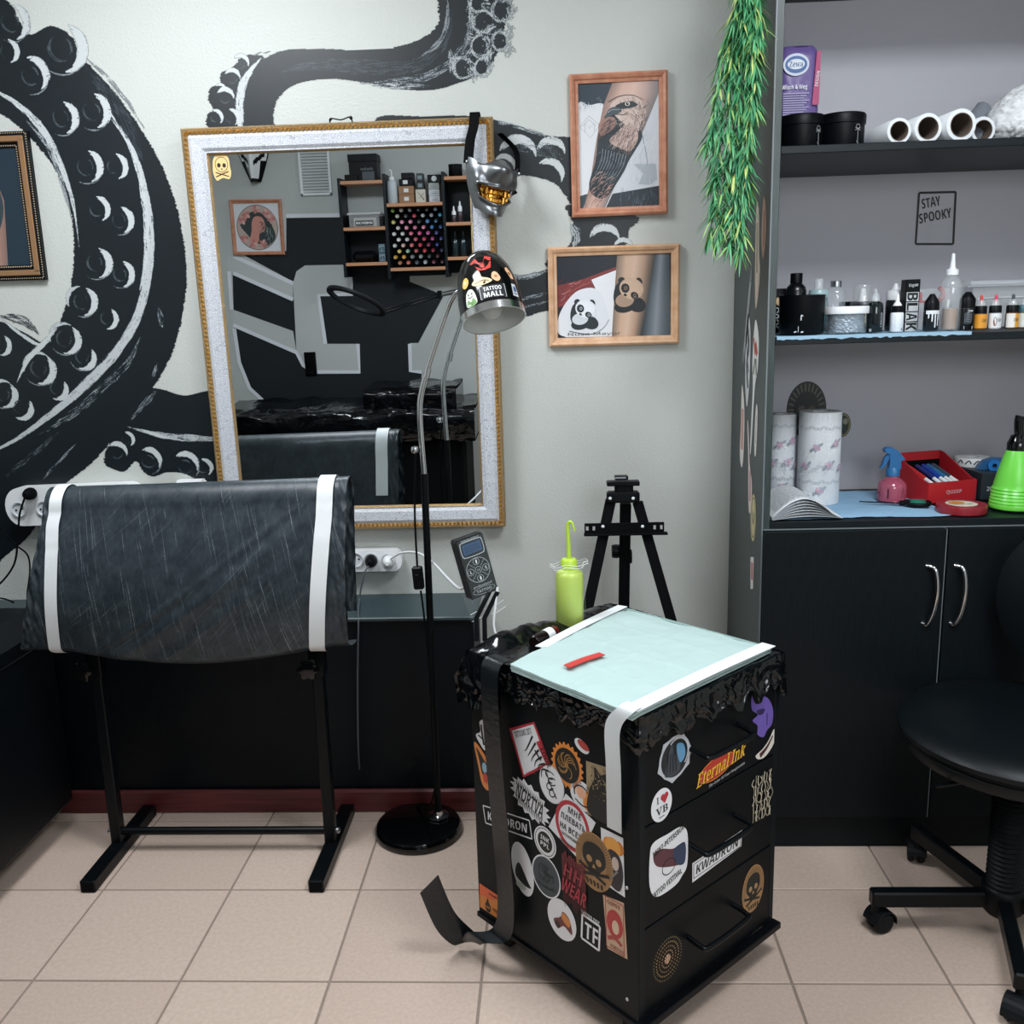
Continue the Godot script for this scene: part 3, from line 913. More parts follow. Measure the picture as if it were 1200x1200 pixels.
	a.oval(0.325, 0.885, 0.033, 0.062, Color("c4b98e")).ring(0.325, 0.885, 0.028, 0.054, 0.005, Color("6b6444")).line([0.312, 0.9, 0.325, 0.87, 0.338, 0.9], 0.008, Color("6b6444"))
	obj("sticker", a, M.print, t).set_meta("label", "oval gold badge sticker")
	a = art(F)
	a.poly([0.305, 0.775, 0.345, 0.785, 0.345, 0.70, 0.315, 0.69], Color("d8d4d2")).line([0.325, 0.765, 0.33, 0.72], 0.02, Color("b5504e"))
	obj("sticker", a, M.print, t).set_meta("label", "small white sticker with a red mark")
	var B := Transform3D(Basis.IDENTITY, Vector3(-0.512, 0, 0.0086))
	a = art(B)
	var q := [1.0015, 1.7073, 1.099, 1.7063, 1.1015, 1.5705, 1.0005, 1.5737]
	for i in 4:
		a.line([q[i * 2], q[i * 2 + 1], q[(i * 2 + 2) % 8], q[(i * 2 + 3) % 8]], 0.006, Color("0b0d10"), -1.0, false)
	var c := [1.0349, 1.6819, 1.0483, 1.6504]
	a.text("STAY", c[0], c[1], 0.026, Color("0b0d10"), 0.16, 0, 0.05).text("SPOOKY", c[2], c[3] - 0.004, 0.026, Color("0b0d10"), 0.16, 0, 0.086)
	obj("sticker", a, M.print, t).set_meta("label", "black outlined decal reading STAY SPOOKY")
	a = art(B)
	q = [0.7217, 1.1274, 0.8268, 1.081]
	a.oval(q[0], q[1], 0.056, 0.08, Color("11161a"))
	for i in 26:
		var an := TAU * i / 26.0
		a.line([q[0] + cos(an) * 0.036, q[1] + sin(an) * 0.052, q[0] + cos(an) * 0.052, q[1] + sin(an) * 0.075], 0.003, Color("6f6a58"))
	a.oval(q[0], q[1] + 0.005, 0.033, 0.042, Color("06080a")).oval(q[0] - 0.014, q[1], 0.01, 0.012, Color("4a3f38")).oval(q[0] + 0.014, q[1], 0.01, 0.012, Color("4a3f38"))
	obj("sticker", a, M.print, t).set_meta("label", "dark oval skull sticker with a rayed rim")
	a = art(B)
	a.oval(q[2], q[3], 0.022, 0.034, Color("23302e")).ring(q[2], q[3], 0.021, 0.032, 0.005, Color("7d7a52")).oval(q[2] + 0.006, q[3] + 0.01, 0.007, 0.009, Color("8a8a78"))
	obj("sticker", a, M.print, t).set_meta("label", "small round olive and black sticker")

func sofa_and_couch() -> void:
	var t := thing("sofa", "black leather sofa end with rounded edges standing along the side wall", "sofa", Vector3(-1.84, 0, 1.05))
	obj("body", Mb.new().box(Vector3(0.86, 0.625, 1.62), Vector3(0, 0.3475, 0), 0.05), M.leather, t)
	obj("backrest", Mb.new().box(Vector3(0.22, 0.36, 1.6), Vector3(-0.33, 0.80, 0), 0.07), M.leather, t)
	obj("seam", Mb.new().box(Vector3(0.8, 0.006, 1.6), Vector3(0.032, 0.57, 0), 0.002), M.black, t)
	for s in [[-0.36, -0.72], [0.36, -0.72], [-0.36, 0.72], [0.36, 0.72]]:
		obj("foot", Mb.new().lathe([0, 0, 0.02, 0, 0.028, 0.04, 0, 0.04], 14, Vector3(s[0] * 0.85, 0, s[1] * 0.9)), M.black, t)
	# the treatment couch across the room, wrapped in black film
	t = thing("treatment_couch", "black film-wrapped treatment couch seen in the mirror with a raised cushion", "couch", Vector3(-1.1, 0, 2.58))
	var f := func(lo: Vector3, hi: Vector3, amp: float, salt: float) -> Mb:
		var mid := (lo + hi) * 0.5
		var h := (hi - lo) * 0.5
		var b := Mb.new()
		b.grid(func(u: float, v: float):
			var th: float = v * TAU
			var ca := cos(th)
			var sa := sin(th)
			var k := 0.35
			var p := Vector3((u - 0.5) * 2.0 * h.x, signf(sa) * pow(absf(sa), k) * h.y, signf(ca) * pow(absf(ca), k) * h.z)
			var w := absf(noise.get_noise_3d(p.x * 2.0 + salt, p.y * 9.0, p.z * 7.0)) * amp + absf(noise.get_noise_3d(p.x * 4.0, p.y * 16.0 + salt, p.z * 12.0)) * amp * 0.4
			return mid + p + Vector3(0, signf(sa), signf(ca) * 0.6) * w, 90, 64, true)
		for s in [-1.0, 1.0]:
			b.box(Vector3(0.004, h.y * 1.9, h.z * 1.9), mid + Vector3(s * h.x, 0, 0), 0.001)
		return b
	obj("mattress", f.call(Vector3(-0.72, 0.64, -0.3), Vector3(0.68, 0.80, 0.3), 0.035, 0.0), M.film_black, t)
	obj("cushion", f.call(Vector3(0.08, 0.80, -0.22), Vector3(0.58, 0.90, 0.22), 0.03, 9.0), M.film_black, t)
	obj("base", Mb.new().box(Vector3(1.25, 0.55, 0.46), Vector3(0, 0.36, 0), 0.02), M.black_matte, t)
	for x in [-0.55, 0.55]:
		obj("foot", Mb.new().box(Vector3(0.08, 0.085, 0.5), Vector3(x, 0.0425, 0), 0.01), M.black_metal, t)

func mirror() -> void:
	var t := thing("wall_mirror", "large upright mirror in a white crackled frame with gilt edges on the tentacle wall", "mirror", Vector3(-0.566, 0.81, 0.012), Basis(Vector3.RIGHT, deg_to_rad(1.6)))
	var w := 0.842
	var h := 1.122
	# a picture frame moulding, mitred at its corners: rings of (inset, height)
	var ring := func(pr: Array) -> Mb:
		var b := Mb.new()
		for i in range(0, pr.size() - 2, 2):
			for s in 4:
				var q := []
				for e in [[i, 0], [i, 1], [i + 2, 1], [i + 2, 0]]:
					var k: float = pr[e[0]]
					var c := [Vector2(-w / 2 + k, k), Vector2(w / 2 - k, k), Vector2(w / 2 - k, h - k), Vector2(-w / 2 + k, h - k)]
					var p: Vector2 = c[(s + e[1]) % 4]
					q.append(Vector3(p.x, p.y, pr[e[0] + 1]))
				b.quad(q[0], q[1], q[2], q[3])
		return b
	var beads := func(k: float, z: float, r: float, stepping: float) -> Mb:
		var b := Mb.new()
		var c := [Vector2(-w / 2 + k, k), Vector2(w / 2 - k, k), Vector2(w / 2 - k, h - k), Vector2(-w / 2 + k, h - k)]
		for s in 4:
			var a: Vector2 = c[s]
			var d: Vector2 = c[(s + 1) % 4]
			var m := int(a.distance_to(d) / stepping)
			for i in m:
				var p := a.lerp(d, (i + 0.5) / m)
				var o := (d - a).normalized() * stepping * 0.42
				var x := (d - a).normalized().orthogonal() * r
				var top := Vector3(p.x, p.y, z + r)
				var e := [Vector3(p.x - o.x, p.y - o.y, z), Vector3(p.x + x.x, p.y + x.y, z), Vector3(p.x + o.x, p.y + o.y, z), Vector3(p.x - x.x, p.y - x.y, z)]
				for j in 4:
					b.flat(e[j], e[(j + 1) % 4], top, Vector3(0, 0, 1))
		return b
	obj("outer_moulding", ring.call([0.0, 0.0, 0.0, 0.030, 0.004, 0.036, 0.010, 0.036, 0.018, 0.030]), M.gold, t)
	obj("beading", beads.call(0.012, 0.034, 0.006, 0.012), M.gold_metal, t).set_meta("kind", "stuff")
	obj("frame", ring.call([0.018, 0.030, 0.026, 0.034, 0.052, 0.032, 0.06, 0.026, 0.064, 0.026]), M.crackle, t)
	obj("inner_lip", ring.call([0.064, 0.028, 0.068, 0.024, 0.070, 0.016]), M.gold, t)
	obj("backing", Mb.new().box(Vector3(w - 0.01, h - 0.01, 0.008), Vector3(0, h / 2, 0.004)), M.black_matte, t)
	obj("mirror_glass", Mb.new().box(Vector3(w - 0.13, h - 0.13, 0.004), Vector3(0, h / 2, 0.0165)), M.mirror, t)
	var hk := Mb.new()
	hk.tube(curve([Vector3(-0.03, h - 0.004, 0.018), Vector3(-0.028, h + 0.012, 0.02), Vector3(0.0, h + 0.008, 0.02), Vector3(0.026, h + 0.014, 0.02), Vector3(0.03, h - 0.004, 0.018)], 4), 0.002, 6)
	hk.lathe([0, -0.006, 0.006, 0, 0, 0.006], 8, Vector3(0.027, h + 0.012, 0.02)).lathe([0, -0.005, 0.005, 0, 0, 0.005], 8, Vector3(-0.028, h + 0.01, 0.02))
	obj("hanging_loop", hk, M.black_metal, t, Vector3(0.014, 0, 0))
	var a := art(Transform3D(Basis.from_scale(Vector3(0.82, 0.82, 1)), Vector3(-0.322, 1.022, 0.0188)))
	var cream := Color("e7c487")
	a.blob([-0.03, 0.0, -0.024, 0.03, 0.0, 0.042, 0.024, 0.03, 0.028, 0.0, 0.03, -0.02, 0.022, -0.038, 0.0, -0.034, -0.02, -0.042, -0.03, -0.02], cream)
	a.ring(0.0, 0.008, 0.022, 0.024, 0.002, Color("3a2c18")).oval(-0.009, 0.006, 0.006, 0.007, Color("2a1f12")).oval(0.009, 0.005, 0.006, 0.007, Color("2a1f12")).poly([0, -0.002, 0.003, -0.008, -0.003, -0.008], Color("2a1f12"))
	a.line([-0.022, -0.016, 0.022, -0.03], 0.003, Color("3a2c18")).line([0.022, -0.014, -0.022, -0.03], 0.003, Color("3a2c18"))
	obj("skull_sticker", a, M.print, t)
	# the half mask hung over its corner
	var m := thing("half_mask", "silver grinning half-face mask with gold teeth hanging from the mirror corner", "mask", Vector3(-0.1432, 1.7618, 0.09))
	var face := func(u: float, v: float) -> Vector3:  # u across -1..1, v down 0..1
		var an := u * 1.25
		var wid := lerpf(0.083, 0.042, v * v)
		var p := Vector3(sin(an) * wid, 0.055 - v * 0.135 - 0.012 * cos(an * 2.0) * v, cos(an) * lerpf(0.07, 0.075, v) - 0.05)
		var nose := exp(-pow(u / 0.28, 2.0)) * (exp(-pow((v - 0.22) / 0.2, 2.0)) * 0.044)
		var cheek := exp(-pow((absf(u) - 0.55) / 0.2, 2.0)) * exp(-pow((v - 0.42) / 0.2, 2.0)) * 0.014
		var chin := exp(-pow(u / 0.4, 2.0)) * exp(-pow((v - 0.95) / 0.14, 2.0)) * 0.014
		var lips := (exp(-pow((v - 0.50 - 0.1 * u * u) / 0.035, 2.0)) + exp(-pow((v - 0.80 + 0.18 * u * u) / 0.04, 2.0))) * 0.010 * (1.0 if absf(u) < 0.62 else 0.0)
		var bridge := -0.028 * maxf(0.0, 1.0 - v * 7.0) * exp(-pow((absf(u) - 0.45) / 0.26, 2.0))
		p.y += bridge * 0.6
		p += Vector3(sin(an), 0, cos(an)) * (nose + cheek + chin + lips)
		return p
	var hole := func(u: float, v: float) -> bool:
		return absf(u) < 0.6 and v > 0.53 + 0.10 * u * u - 0.10 * absf(u) and v < 0.77 - 0.18 * u * u
	var b := Mb.new()
	var turn := Basis(Vector3.UP, 0.5) * Basis(Vector3.FORWARD, 0.16)
	b.x = Transform3D(turn, Vector3.ZERO)
	var N := 44
	for s in 2:
		for j in N:
			for i in N:
				var q := []
				var nn := []
				for e in [[0, 0], [1, 0], [1, 1], [0, 1]]:
					var uu: float = (i + e[0]) * 2.0 / N - 1.0
					var vv: float = float(j + e[1]) / N
					var p: Vector3 = face.call(uu, vv)
					var g: Vector3 = (face.call(uu, vv + 0.01) - p).cross(face.call(uu + 0.02, vv) - p).normalized()
					q.append(p - g * 0.003 * s)
					nn.append(g if s == 0 else -g)
				if not hole.call((i + 0.5) * 2.0 / N - 1.0, (j + 0.5) / N):
					b.tri(q[0], q[1], q[2], nn[0], nn[1], nn[2])
					b.tri(q[0], q[2], q[3], nn[0], nn[2], nn[3])
	obj("face_plate", b, M.silver, m)
	var th := Mb.new()
	th.x = b.x
	for row in 2:
		for i in 8:
			var uu := (i - 3.5) * 0.135
			var vv := 0.575 + 0.09 * uu * uu if row == 0 else 0.72 - 0.12 * uu * uu
			var p: Vector3 = face.call(uu, vv)
			var an := uu * 1.25
			th.box(Vector3(0.0105, 0.0135 + (0.008 if i in [1, 6] else 0.0), 0.008), p - Vector3(sin(an), 0, cos(an)) * 0.004, 0.003, Basis(Vector3.UP, an))
	obj("teeth", th, M.gold_metal, m)
	var gum := Mb.new()
	gum.x = b.x
	gum.grid(func(u: float, v: float):
		var uu: float = (u - 0.5) * 1.3
		var an := uu * 1.25
		return face.call(uu, 0.5 + v * 0.34) - Vector3(sin(an), 0, cos(an)) * 0.014, 12, 6)
	obj("mouth_lining", gum, M.gold_metal, m)
	for s in [-1.0, 1.0]:
		var p: Vector3 = turn * face.call(s * 0.94, 0.1)
		var rv := Mb.new().lathe([0, -0.002, 0.004, 0, 0.003, 0.003, 0, 0.004], 10, p + turn * Vector3(sin(s * 1.17), 0, cos(s * 1.17)) * 0.002, turn * Basis(Vector3.RIGHT, PI / 2))
		obj("rivet", rv, M.steel, m)
	var at := m.position
	var pa: Vector3 = turn * face.call(-0.97, 0.03)
	var pb: Vector3 = turn * face.call(0.97, 0.03)
	obj("strap", ribbon([pa + Vector3(0.004, -0.012, 0.003), Vector3(-0.2046, 1.8674, 0.1) - at, Vector3(-0.1942, 1.903, 0.1) - at, Vector3(-0.191, 1.9282, 0.1) - at + Vector3(0, 0.012, -0.012), Vector3(-0.191, 1.9282, 0.1) - at + Vector3(0.0, 0.004, -0.06)], Vector3.RIGHT, 0.026), M.black_matte, m)
	obj("strap", ribbon([pb + Vector3(-0.004, -0.008, 0.0), pb + Vector3(-0.006, 0.05, -0.005), pb + Vector3(-0.05, 0.1, -0.02)], Vector3(0.7, 0, 0.7), 0.02), M.black_matte, m)

func moulding(w: float, h: float, fw: float, d: float) -> Mb:  # a mitred wooden picture frame, w x h overall
	var b := Mb.new()
	var pr := [0.0, 0.0, 0.0, d, fw * 0.25, d + 0.004, fw * 0.55, d + 0.001, fw * 0.7, d - 0.003, fw, d - 0.005, fw, 0.004]
	for i in range(0, pr.size() - 2, 2):
		for s in 4:
			var q := []
			for e in [[i, 0], [i, 1], [i + 2, 1], [i + 2, 0]]:
				var k: float = pr[e[0]]
				var c := [Vector2(-w / 2 + k, k - h / 2), Vector2(w / 2 - k, k - h / 2), Vector2(w / 2 - k, h / 2 - k), Vector2(-w / 2 + k, h / 2 - k)]
				var p: Vector2 = c[(s + e[1]) % 4]
				q.append(Vector3(p.x, p.y, pr[e[0] + 1]))
			b.quad(q[0], q[1], q[2], q[3])
	return b

func fur(a: Art, x0: float, y0: float, x1: float, y1: float, count: int, dir: float, spread: float, l: float, w: float, tones: Array) -> void:
	for i in count:
		var x := rng.randf_range(x0, x1)
		var y := rng.randf_range(y0, y1)
		var an := dir + rng.randf_range(-spread, spread)
		var k := Color(tones[rng.randi() % tones.size()])
		var d := Vector2(cos(an), sin(an)) * l * rng.randf_range(0.5, 1.2)
		a.line([x, y, x + d.x * 0.5 + d.y * 0.12, y + d.y * 0.5 - d.x * 0.12, x + d.x, y + d.y], w, k, w * 0.15)
		a.z -= a.step * 0.9

# hair-thin strokes begun inside one outline and kept within another
func hatch(a: Art, inside: Array, clip: Array, count: int, dir: float, spread: float, l: float, w: float, tones: Array) -> void:
	var p := a.pairs(inside)
	var q := a.pairs(clip)
	var lo := p[0]
	var hi := p[0]
	for e in p:
		lo = lo.min(e)
		hi = hi.max(e)
	for i in count:
		var o := Vector2(rng.randf_range(lo.x, hi.x), rng.randf_range(lo.y, hi.y))
		var an := dir + rng.randf_range(-spread, spread)
		var d := Vector2(cos(an), sin(an)) * l * rng.randf_range(0.5, 1.2)
		var k := Color(tones[rng.randi() % tones.size()])
		if not Geometry2D.is_point_in_polygon(o, p) or not Geometry2D.is_point_in_polygon(o + d, q) or not Geometry2D.is_point_in_polygon(o, q):
			continue
		a.line([o.x, o.y, o.x + d.x * 0.5 + d.y * 0.12, o.y + d.y * 0.5 - d.x * 0.12, o.x + d.x, o.y + d.y], w, k, w * 0.2)
		a.z -= a.step * 0.9

func shade(a: Art, pl: Array, pr: Array, cols: Array) -> void:  # a band between two edges, its tone running across
	var p := a.pairs(pl)
	var q := a.pairs(pr)
	a.z += a.step
	for i in p.size() - 1:
		for s in cols.size() - 1:
			for half in 10:
				var f0 := (s + half / 10.0) / (cols.size() - 1)
				var f1 := (s + (half + 1) / 10.0) / (cols.size() - 1)
				a.col = Color(cols[s]).lerp(Color(cols[s + 1]), (half + 0.5) / 10.0).srgb_to_linear()
				var e := [p[i].lerp(q[i], f0), p[i].lerp(q[i], f1), p[i + 1].lerp(q[i + 1], f1), p[i + 1].lerp(q[i + 1], f0)]
				a.quad(Vector3(e[0].x, e[0].y, a.z), Vector3(e[1].x, e[1].y, a.z), Vector3(e[2].x, e[2].y, a.z), Vector3(e[3].x, e[3].y, a.z), Vector3.BACK)

func pictures() -> void:
	# an eagle tattooed on a forearm
	var t := thing("eagle_picture", "upright reddish wooden frame with a photo of an eagle tattoo on a forearm", "picture", Vector3(0.1925, 1.8573, 0), Basis(Vector3.BACK, 0.008))
	t.position.z = 0.002
	obj("frame", moulding(0.262, 0.366, 0.023, 0.016), M.wood_red, t)
	obj("backing", Mb.new().box(Vector3(0.24, 0.345, 0.004), Vector3(0, 0, 0.003)), M.wood_pale, t)
	var a := art(Transform3D(Basis.IDENTITY, Vector3(0, 0, 0.006)))
	a.step = 0.00004
	a.poly([-0.11, -0.167, 0.11, -0.167, 0.11, 0.167, -0.11, 0.167], Color("cfd2d6"))
	a.poly([-0.1123, 0.1692, -0.0119, 0.1682, -0.0407, 0.1024, -0.0821, 0.1073, -0.1118, 0.0966], Color("1b2d39"))
	a.blob([-0.1118, 0.0966, -0.0775, 0.105, -0.0384, 0.1024, -0.0534, 0.0176, -0.0752, -0.119, -0.0939, -0.1279, -0.1103, -0.1275], Color("d7d9dc"))
	a.poly([-0.1029, -0.1672, -0.0846, -0.1211, -0.1103, -0.1275, -0.11, -0.167], Color("2a3842"))
	fur(a, -0.105, 0.10, -0.04, 0.125, 30, -1.4, 0.3, 0.012, 0.001, ["30475a", "8aa0ae", "152430"])
	for e in [[-0.0795, 0.0784, -0.0516, 0.0535, -0.0766, 0.0224, -0.1046, 0.052, -0.0795, 0.0784], [-0.0907, 0.0384, -0.0909, 0.0607, -0.0792, 0.0472, -0.0655, 0.0604, -0.0653, 0.038], [-0.0977, 0.0519, -0.0794, 0.0695, -0.0608, 0.0514]]:
		a.line(e, 0.0012, Color("9aa0a6"), -1.0, false)
	a.poly([0.1044, 0.1206, 0.1108, 0.1383, 0.1181, -0.1158, -0.0188, -0.1224, 0.0243, -0.0404], Color("c9ccd1"))
	a.line([0.0626, 0.0271, 0.076, -0.0412, 0.0724, -0.0871, 0.0843, -0.092, 0.1026, -0.0693], 0.003, Color("8d949b"), 0.001)
	a.poly([0.0386, -0.0498, 0.0997, -0.0508, 0.1032, -0.0923, 0.0846, -0.1059, 0.0515, -0.1029, 0.065, -0.0755], Color("a7adb4"))
	fur(a, 0.02, -0.11, 0.10, 0.02, 40, 1.4, 0.4, 0.03, 0.0014, ["b5bac0", "dcdfe3", "a3a9b0"])
	a.poly([-0.0188, -0.1247, 0.1084, -0.1087, 0.1101, -0.1717, -0.0417, -0.1685], Color("16242d"))
	fur(a, 0.0, -0.165, 0.10, -0.125, 46, 1.57, 0.1, 0.018, 0.0009, ["4d6270", "2a3d49", "6f838f"])
	shade(a, [-0.0119, 0.1682, -0.0407, 0.1024, -0.0604, 0.0177, -0.0801, -0.0958, -0.1006, -0.1672], [0.11, 0.167, 0.1088, 0.1295, 0.0626, 0.0271, -0.0052, -0.0903, -0.0441, -0.1684], ["8d7268", "c9a596", "d2b0a2", "b99a90", "77706f"])
	# the bird
	var arm := [-0.0118, 0.166, 0.1078, 0.1648, 0.1064, 0.1295, 0.0626, 0.0271, -0.0052, -0.0903, -0.0441, -0.1661, -0.0983, -0.1649, -0.0778, -0.0959, -0.0581, 0.0177, -0.0384, 0.1024]
	var tones := ["101a21", "1a262e", "22303a", "2b3942"]
	a.blob([-0.0312, 0.0823, -0.0083, 0.0909, 0.0244, 0.0726, 0.0529, 0.0453, 0.0628, 0.0181, 0.0448, -0.0134, 0.0267, -0.0404, 0.0086, -0.0745, -0.0375, -0.1336, -0.0728, -0.126, -0.0825, -0.0958, -0.0644, -0.0389, -0.0558, 0.0244, -0.0447, 0.0601], Color("1c2830"))
	hatch(a, [-0.0179, 0.1132, 0.0278, 0.1348, 0.0791, 0.112, 0.0894, 0.0718, 0.0453, 0.0723], arm, 40, -0.5, 0.6, 0.016, 0.0012, ["5f4d47", "8a7068", "3a3536"])
	# pale head, brow and cheek
	a.blob([-0.0223, 0.0999, -0.0041, 0.1175, 0.028, 0.1259, 0.0559, 0.1145, 0.0728, 0.0876, 0.0712, 0.0585, 0.0554, 0.0363, 0.0297, 0.0411, 0.0085, 0.0594, -0.0104, 0.0775], Color("c9b2a8"))
	hatch(a, [-0.0041, 0.1175, 0.0372, 0.1236, 0.0654, 0.1033, 0.0732, 0.072, 0.0574, 0.0497, 0.0338, 0.068, 0.0102, 0.0906], arm, 260, -1.0, 0.5, 0.016, 0.0010, ["ecd8cf", "b08a7d", "7d6058", "4a3e3c", "2a2a2c"])
	hatch(a, [0.0512, 0.1168, 0.0748, 0.0987, 0.0828, 0.0584, 0.0672, 0.0316, 0.0529, 0.0453, 0.0708, 0.072], arm, 120, -1.7, 0.4, 0.018, 0.0012, ["1c2830", "3a3f44", "8d6d63", "d8b8ab"])
	hatch(a, [0.0011, 0.0818, 0.0385, 0.0635, 0.0621, 0.0497, 0.0533, 0.0273, 0.0203, 0.0458, -0.0078, 0.0596], arm, 200, -1.9, 0.5, 0.016, 0.0011, ["d8c0b6", "5c5350", "ecdcd5", "2a2f33"])
	a.blob([-0.0084, 0.0998, 0.0099, 0.1084, 0.0352, 0.1103, 0.0516, 0.1013, 0.0379, 0.0947, 0.0148, 0.0928, -0.0014, 0.093], Color("10181e"))
	a.oval(0.024, 0.1045, 0.0066, 0.0056, Color("d9d2cb")).oval(0.024, 0.1045, 0.0042, 0.0046, Color("0a0e12")).oval(0.0255, 0.106, 0.0012, 0.0012, Color("f2f2f2"))
	a.line([-0.027, 0.1111, 0.0004, 0.124, 0.0372, 0.1258, 0.0675, 0.1122], 0.0022, Color("2a2f33"), 0.0008)
	# hooked beak
	a.blob([-0.0153, 0.0976, 0.0032, 0.0952, 0.008, 0.0862, -0.0058, 0.0797, -0.0173, 0.0754, -0.0263, 0.0643, -0.0334, 0.0734, -0.029, 0.0889], Color("3a464d"))
	a.line([-0.0289, 0.0845, -0.0175, 0.091, 0.0033, 0.0907], 0.0014, Color("b9c0c4"), 0.0006).line([-0.0218, 0.0732, -0.0081, 0.0797, 0.0128, 0.0772, 0.0242, 0.0815], 0.0016, Color("0a0f13"))
	# shoulder, breast and wing
	a.blob([-0.0539, 0.0558, -0.0357, 0.0712, -0.0126, 0.0709, -0.0076, 0.0529, -0.0259, 0.0352, -0.0489, 0.0265], Color("9a7468"))
	hatch(a, [-0.0562, 0.0513, -0.0357, 0.0712, -0.0102, 0.0686, -0.0076, 0.0507, -0.0305, 0.0308, -0.0535, 0.0244], arm, 60, -2.3, 0.3, 0.016, 0.0012, ["8d5f53", "c99c8d", "6d4a42", "3a2f2f"])
	a.blob([-0.0255, 0.0104, -0.0073, 0.0327, 0.0202, 0.0503, 0.0459, 0.0432, 0.0512, 0.0138, 0.0309, -0.0154, 0.005, -0.0082], Color("b89c91"))
	hatch(a, [-0.0209, 0.0103, -0.0027, 0.0371, 0.0248, 0.0547, 0.0529, 0.0453, 0.0537, 0.0092, 0.031, -0.0222, 0.0028, -0.0127], arm, 230, -1.95, 0.35, 0.022, 0.0012, ["dccac2", "a98a80", "7d645c", "2f3236", "12181d"])
	hatch(a, [-0.0402, 0.0668, -0.008, 0.073, 0.0247, 0.0592, 0.0111, 0.0414, -0.0209, 0.0148, -0.0488, 0.0153], arm, 90, -2.2, 0.3, 0.02, 0.0014, tones)
	hatch(a, [-0.0602, 0.0019, -0.0208, 0.0058, 0.031, -0.0222, 0.0223, -0.0541, -0.0145, -0.0947, -0.0662, -0.0892], arm, 120, -2.35, 0.25, 0.03, 0.0016, ["0b1218", "141f27", "1d2a33", "56646e"])
	for k in 9:
		var f := k / 8.0
		var p := [-0.0438, -0.0074, 0.0194, -0.0266, -0.0663, -0.0731, -0.0192, -0.0947]
		var x0 := lerpf(p[0], p[2], f)
		var y0 := lerpf(p[1], p[3], f)
		var x1 := lerpf(p[4], p[6], f)
		var y1 := lerpf(p[5], p[7], f)
		a.line([x0, y0, lerpf(x0, x1, 0.5) + 0.006, lerpf(y0, y1, 0.5), x1, y1], 0.0014, Color("8f9aa2"), 0.0005)
		a.line([x0 - 0.004, y0 - 0.02, lerpf(x0, x1, 0.5) - 0.002, lerpf(y0, y1, 0.5) - 0.014, x1 - 0.004, y1 - 0.016], 0.001, Color("5d6972"), 0.0005)
	hatch(a, [-0.0803, -0.0797, -0.0571, -0.0618, -0.0054, -0.0811, -0.0282, -0.1222, -0.056, -0.1542, -0.0844, -0.135], arm, 130, -2.3, 0.3, 0.026, 0.0014, ["22303a", "c69e90", "0f181e", "b38a7d", "d6b2a4"])
	obj("photo", a, M.print, t)

	# a panda tattooed on an arm, its stencil lying beside
	t = thing("panda_picture", "wide pale wooden frame with a photo of a panda tattoo and its paper stencil", "picture", Vector3(0.1763, 1.4589, 0), Basis(Vector3.BACK, 0.0))
	t.position.z = 0.002
	obj("frame", moulding(0.366, 0.272, 0.024, 0.016), M.wood_pale, t)
	obj("backing", Mb.new().box(Vector3(0.345, 0.25, 0.004), Vector3(0, 0, 0.003)), M.wood_red, t)
	a = art(Transform3D(Basis.IDENTITY, Vector3(0, 0, 0.006)))
	a.step = 0.00004
	a.poly([-0.158, -0.111, 0.158, -0.111, 0.158, 0.111, -0.158, 0.111], Color("131c24"))
	a.poly([-0.157, 0.0335, -0.0906, 0.0466, 0.0082, 0.08, 0.0086, 0.0408, -0.043, 0.0066, -0.157, -0.0273], Color("7c2f30"))
	fur(a, -0.157, -0.02, -0.06, 0.04, 60, 0.6, 0.4, 0.03, 0.002, ["a35650", "5a2023", "c99088", "8d3d3c"])
	a.poly([-0.0622, 0.0463, 0.0083, 0.0708, 0.0008, -0.1112, -0.1378, -0.1101, -0.1021, -0.0279, -0.0502, 0.0206], Color("e1e3e6"))
	a.blob([-0.126, -0.0042, -0.0904, 0.0211, -0.043, 0.0159, -0.014, -0.0569, -0.0232, -0.0827, -0.066, -0.1036, -0.1186, -0.1103, -0.157, -0.0981, -0.1546, -0.0509], Color("dcdde2"))
	shade(a, [0.1082, 0.1107, 0.0912, 0.0166, 0.072, -0.1117], [0.1547, 0.11, 0.1567, 0.0159, 0.1594, -0.1124], ["20282e", "5a646b", "8c949b", "5d666d", "3a444b"])
	shade(a, [0.0102, 0.1122, 0.0019, 0.006, -0.0063, -0.1111], [0.1152, 0.1106, 0.0984, 0.005, 0.0744, -0.1117], ["7d6a5c", "c9a78e", "d6b69e", "b6937c", "4c453f"])
	var panda := func(o: Array, s: float, fl: Color, dk: Color, grey: Color) -> void:
		var g := func(x: float, y: float) -> Array: return [o[0] + x * s, o[1] + y * s]
		var e := func(x: float, y: float, rx: float, ry: float, k: Color, rot: float) -> void: a.oval(o[0] + x * s, o[1] + y * s, rx * s, ry * s, k, rot)
		e.call(-0.2, -0.5, 0.5, 0.3, dk, 0.2)
		e.call(0.3, -0.45, 0.45, 0.33, dk, -0.4)
		e.call(-0.52, 0.05, 0.2, 0.5, dk, -0.15)
		e.call(-0.22, -0.25, 0.42, 0.3, grey, 0.1)
		e.call(-0.36, 0.62, 0.16, 0.15, dk, 0.0)
		e.call(0.42, 0.55, 0.14, 0.18, dk, 0.5)
		e.call(0.08, 0.25, 0.55, 0.46, fl, -0.35)
		e.call(-0.2, 0.28, 0.19, 0.21, dk, 0.3)
		e.call(0.22, -0.06, 0.15, 0.19, dk, 0.9)
		e.call(-0.17, 0.28, 0.07, 0.08, grey, 0.0)
		e.call(0.23, -0.05, 0.06, 0.07, grey, 0.0)
		e.call(-0.17, 0.28, 0.045, 0.055, Color("0a0c0e"), 0.0)
		e.call(0.23, -0.05, 0.04, 0.05, Color("0a0c0e"), 0.0)
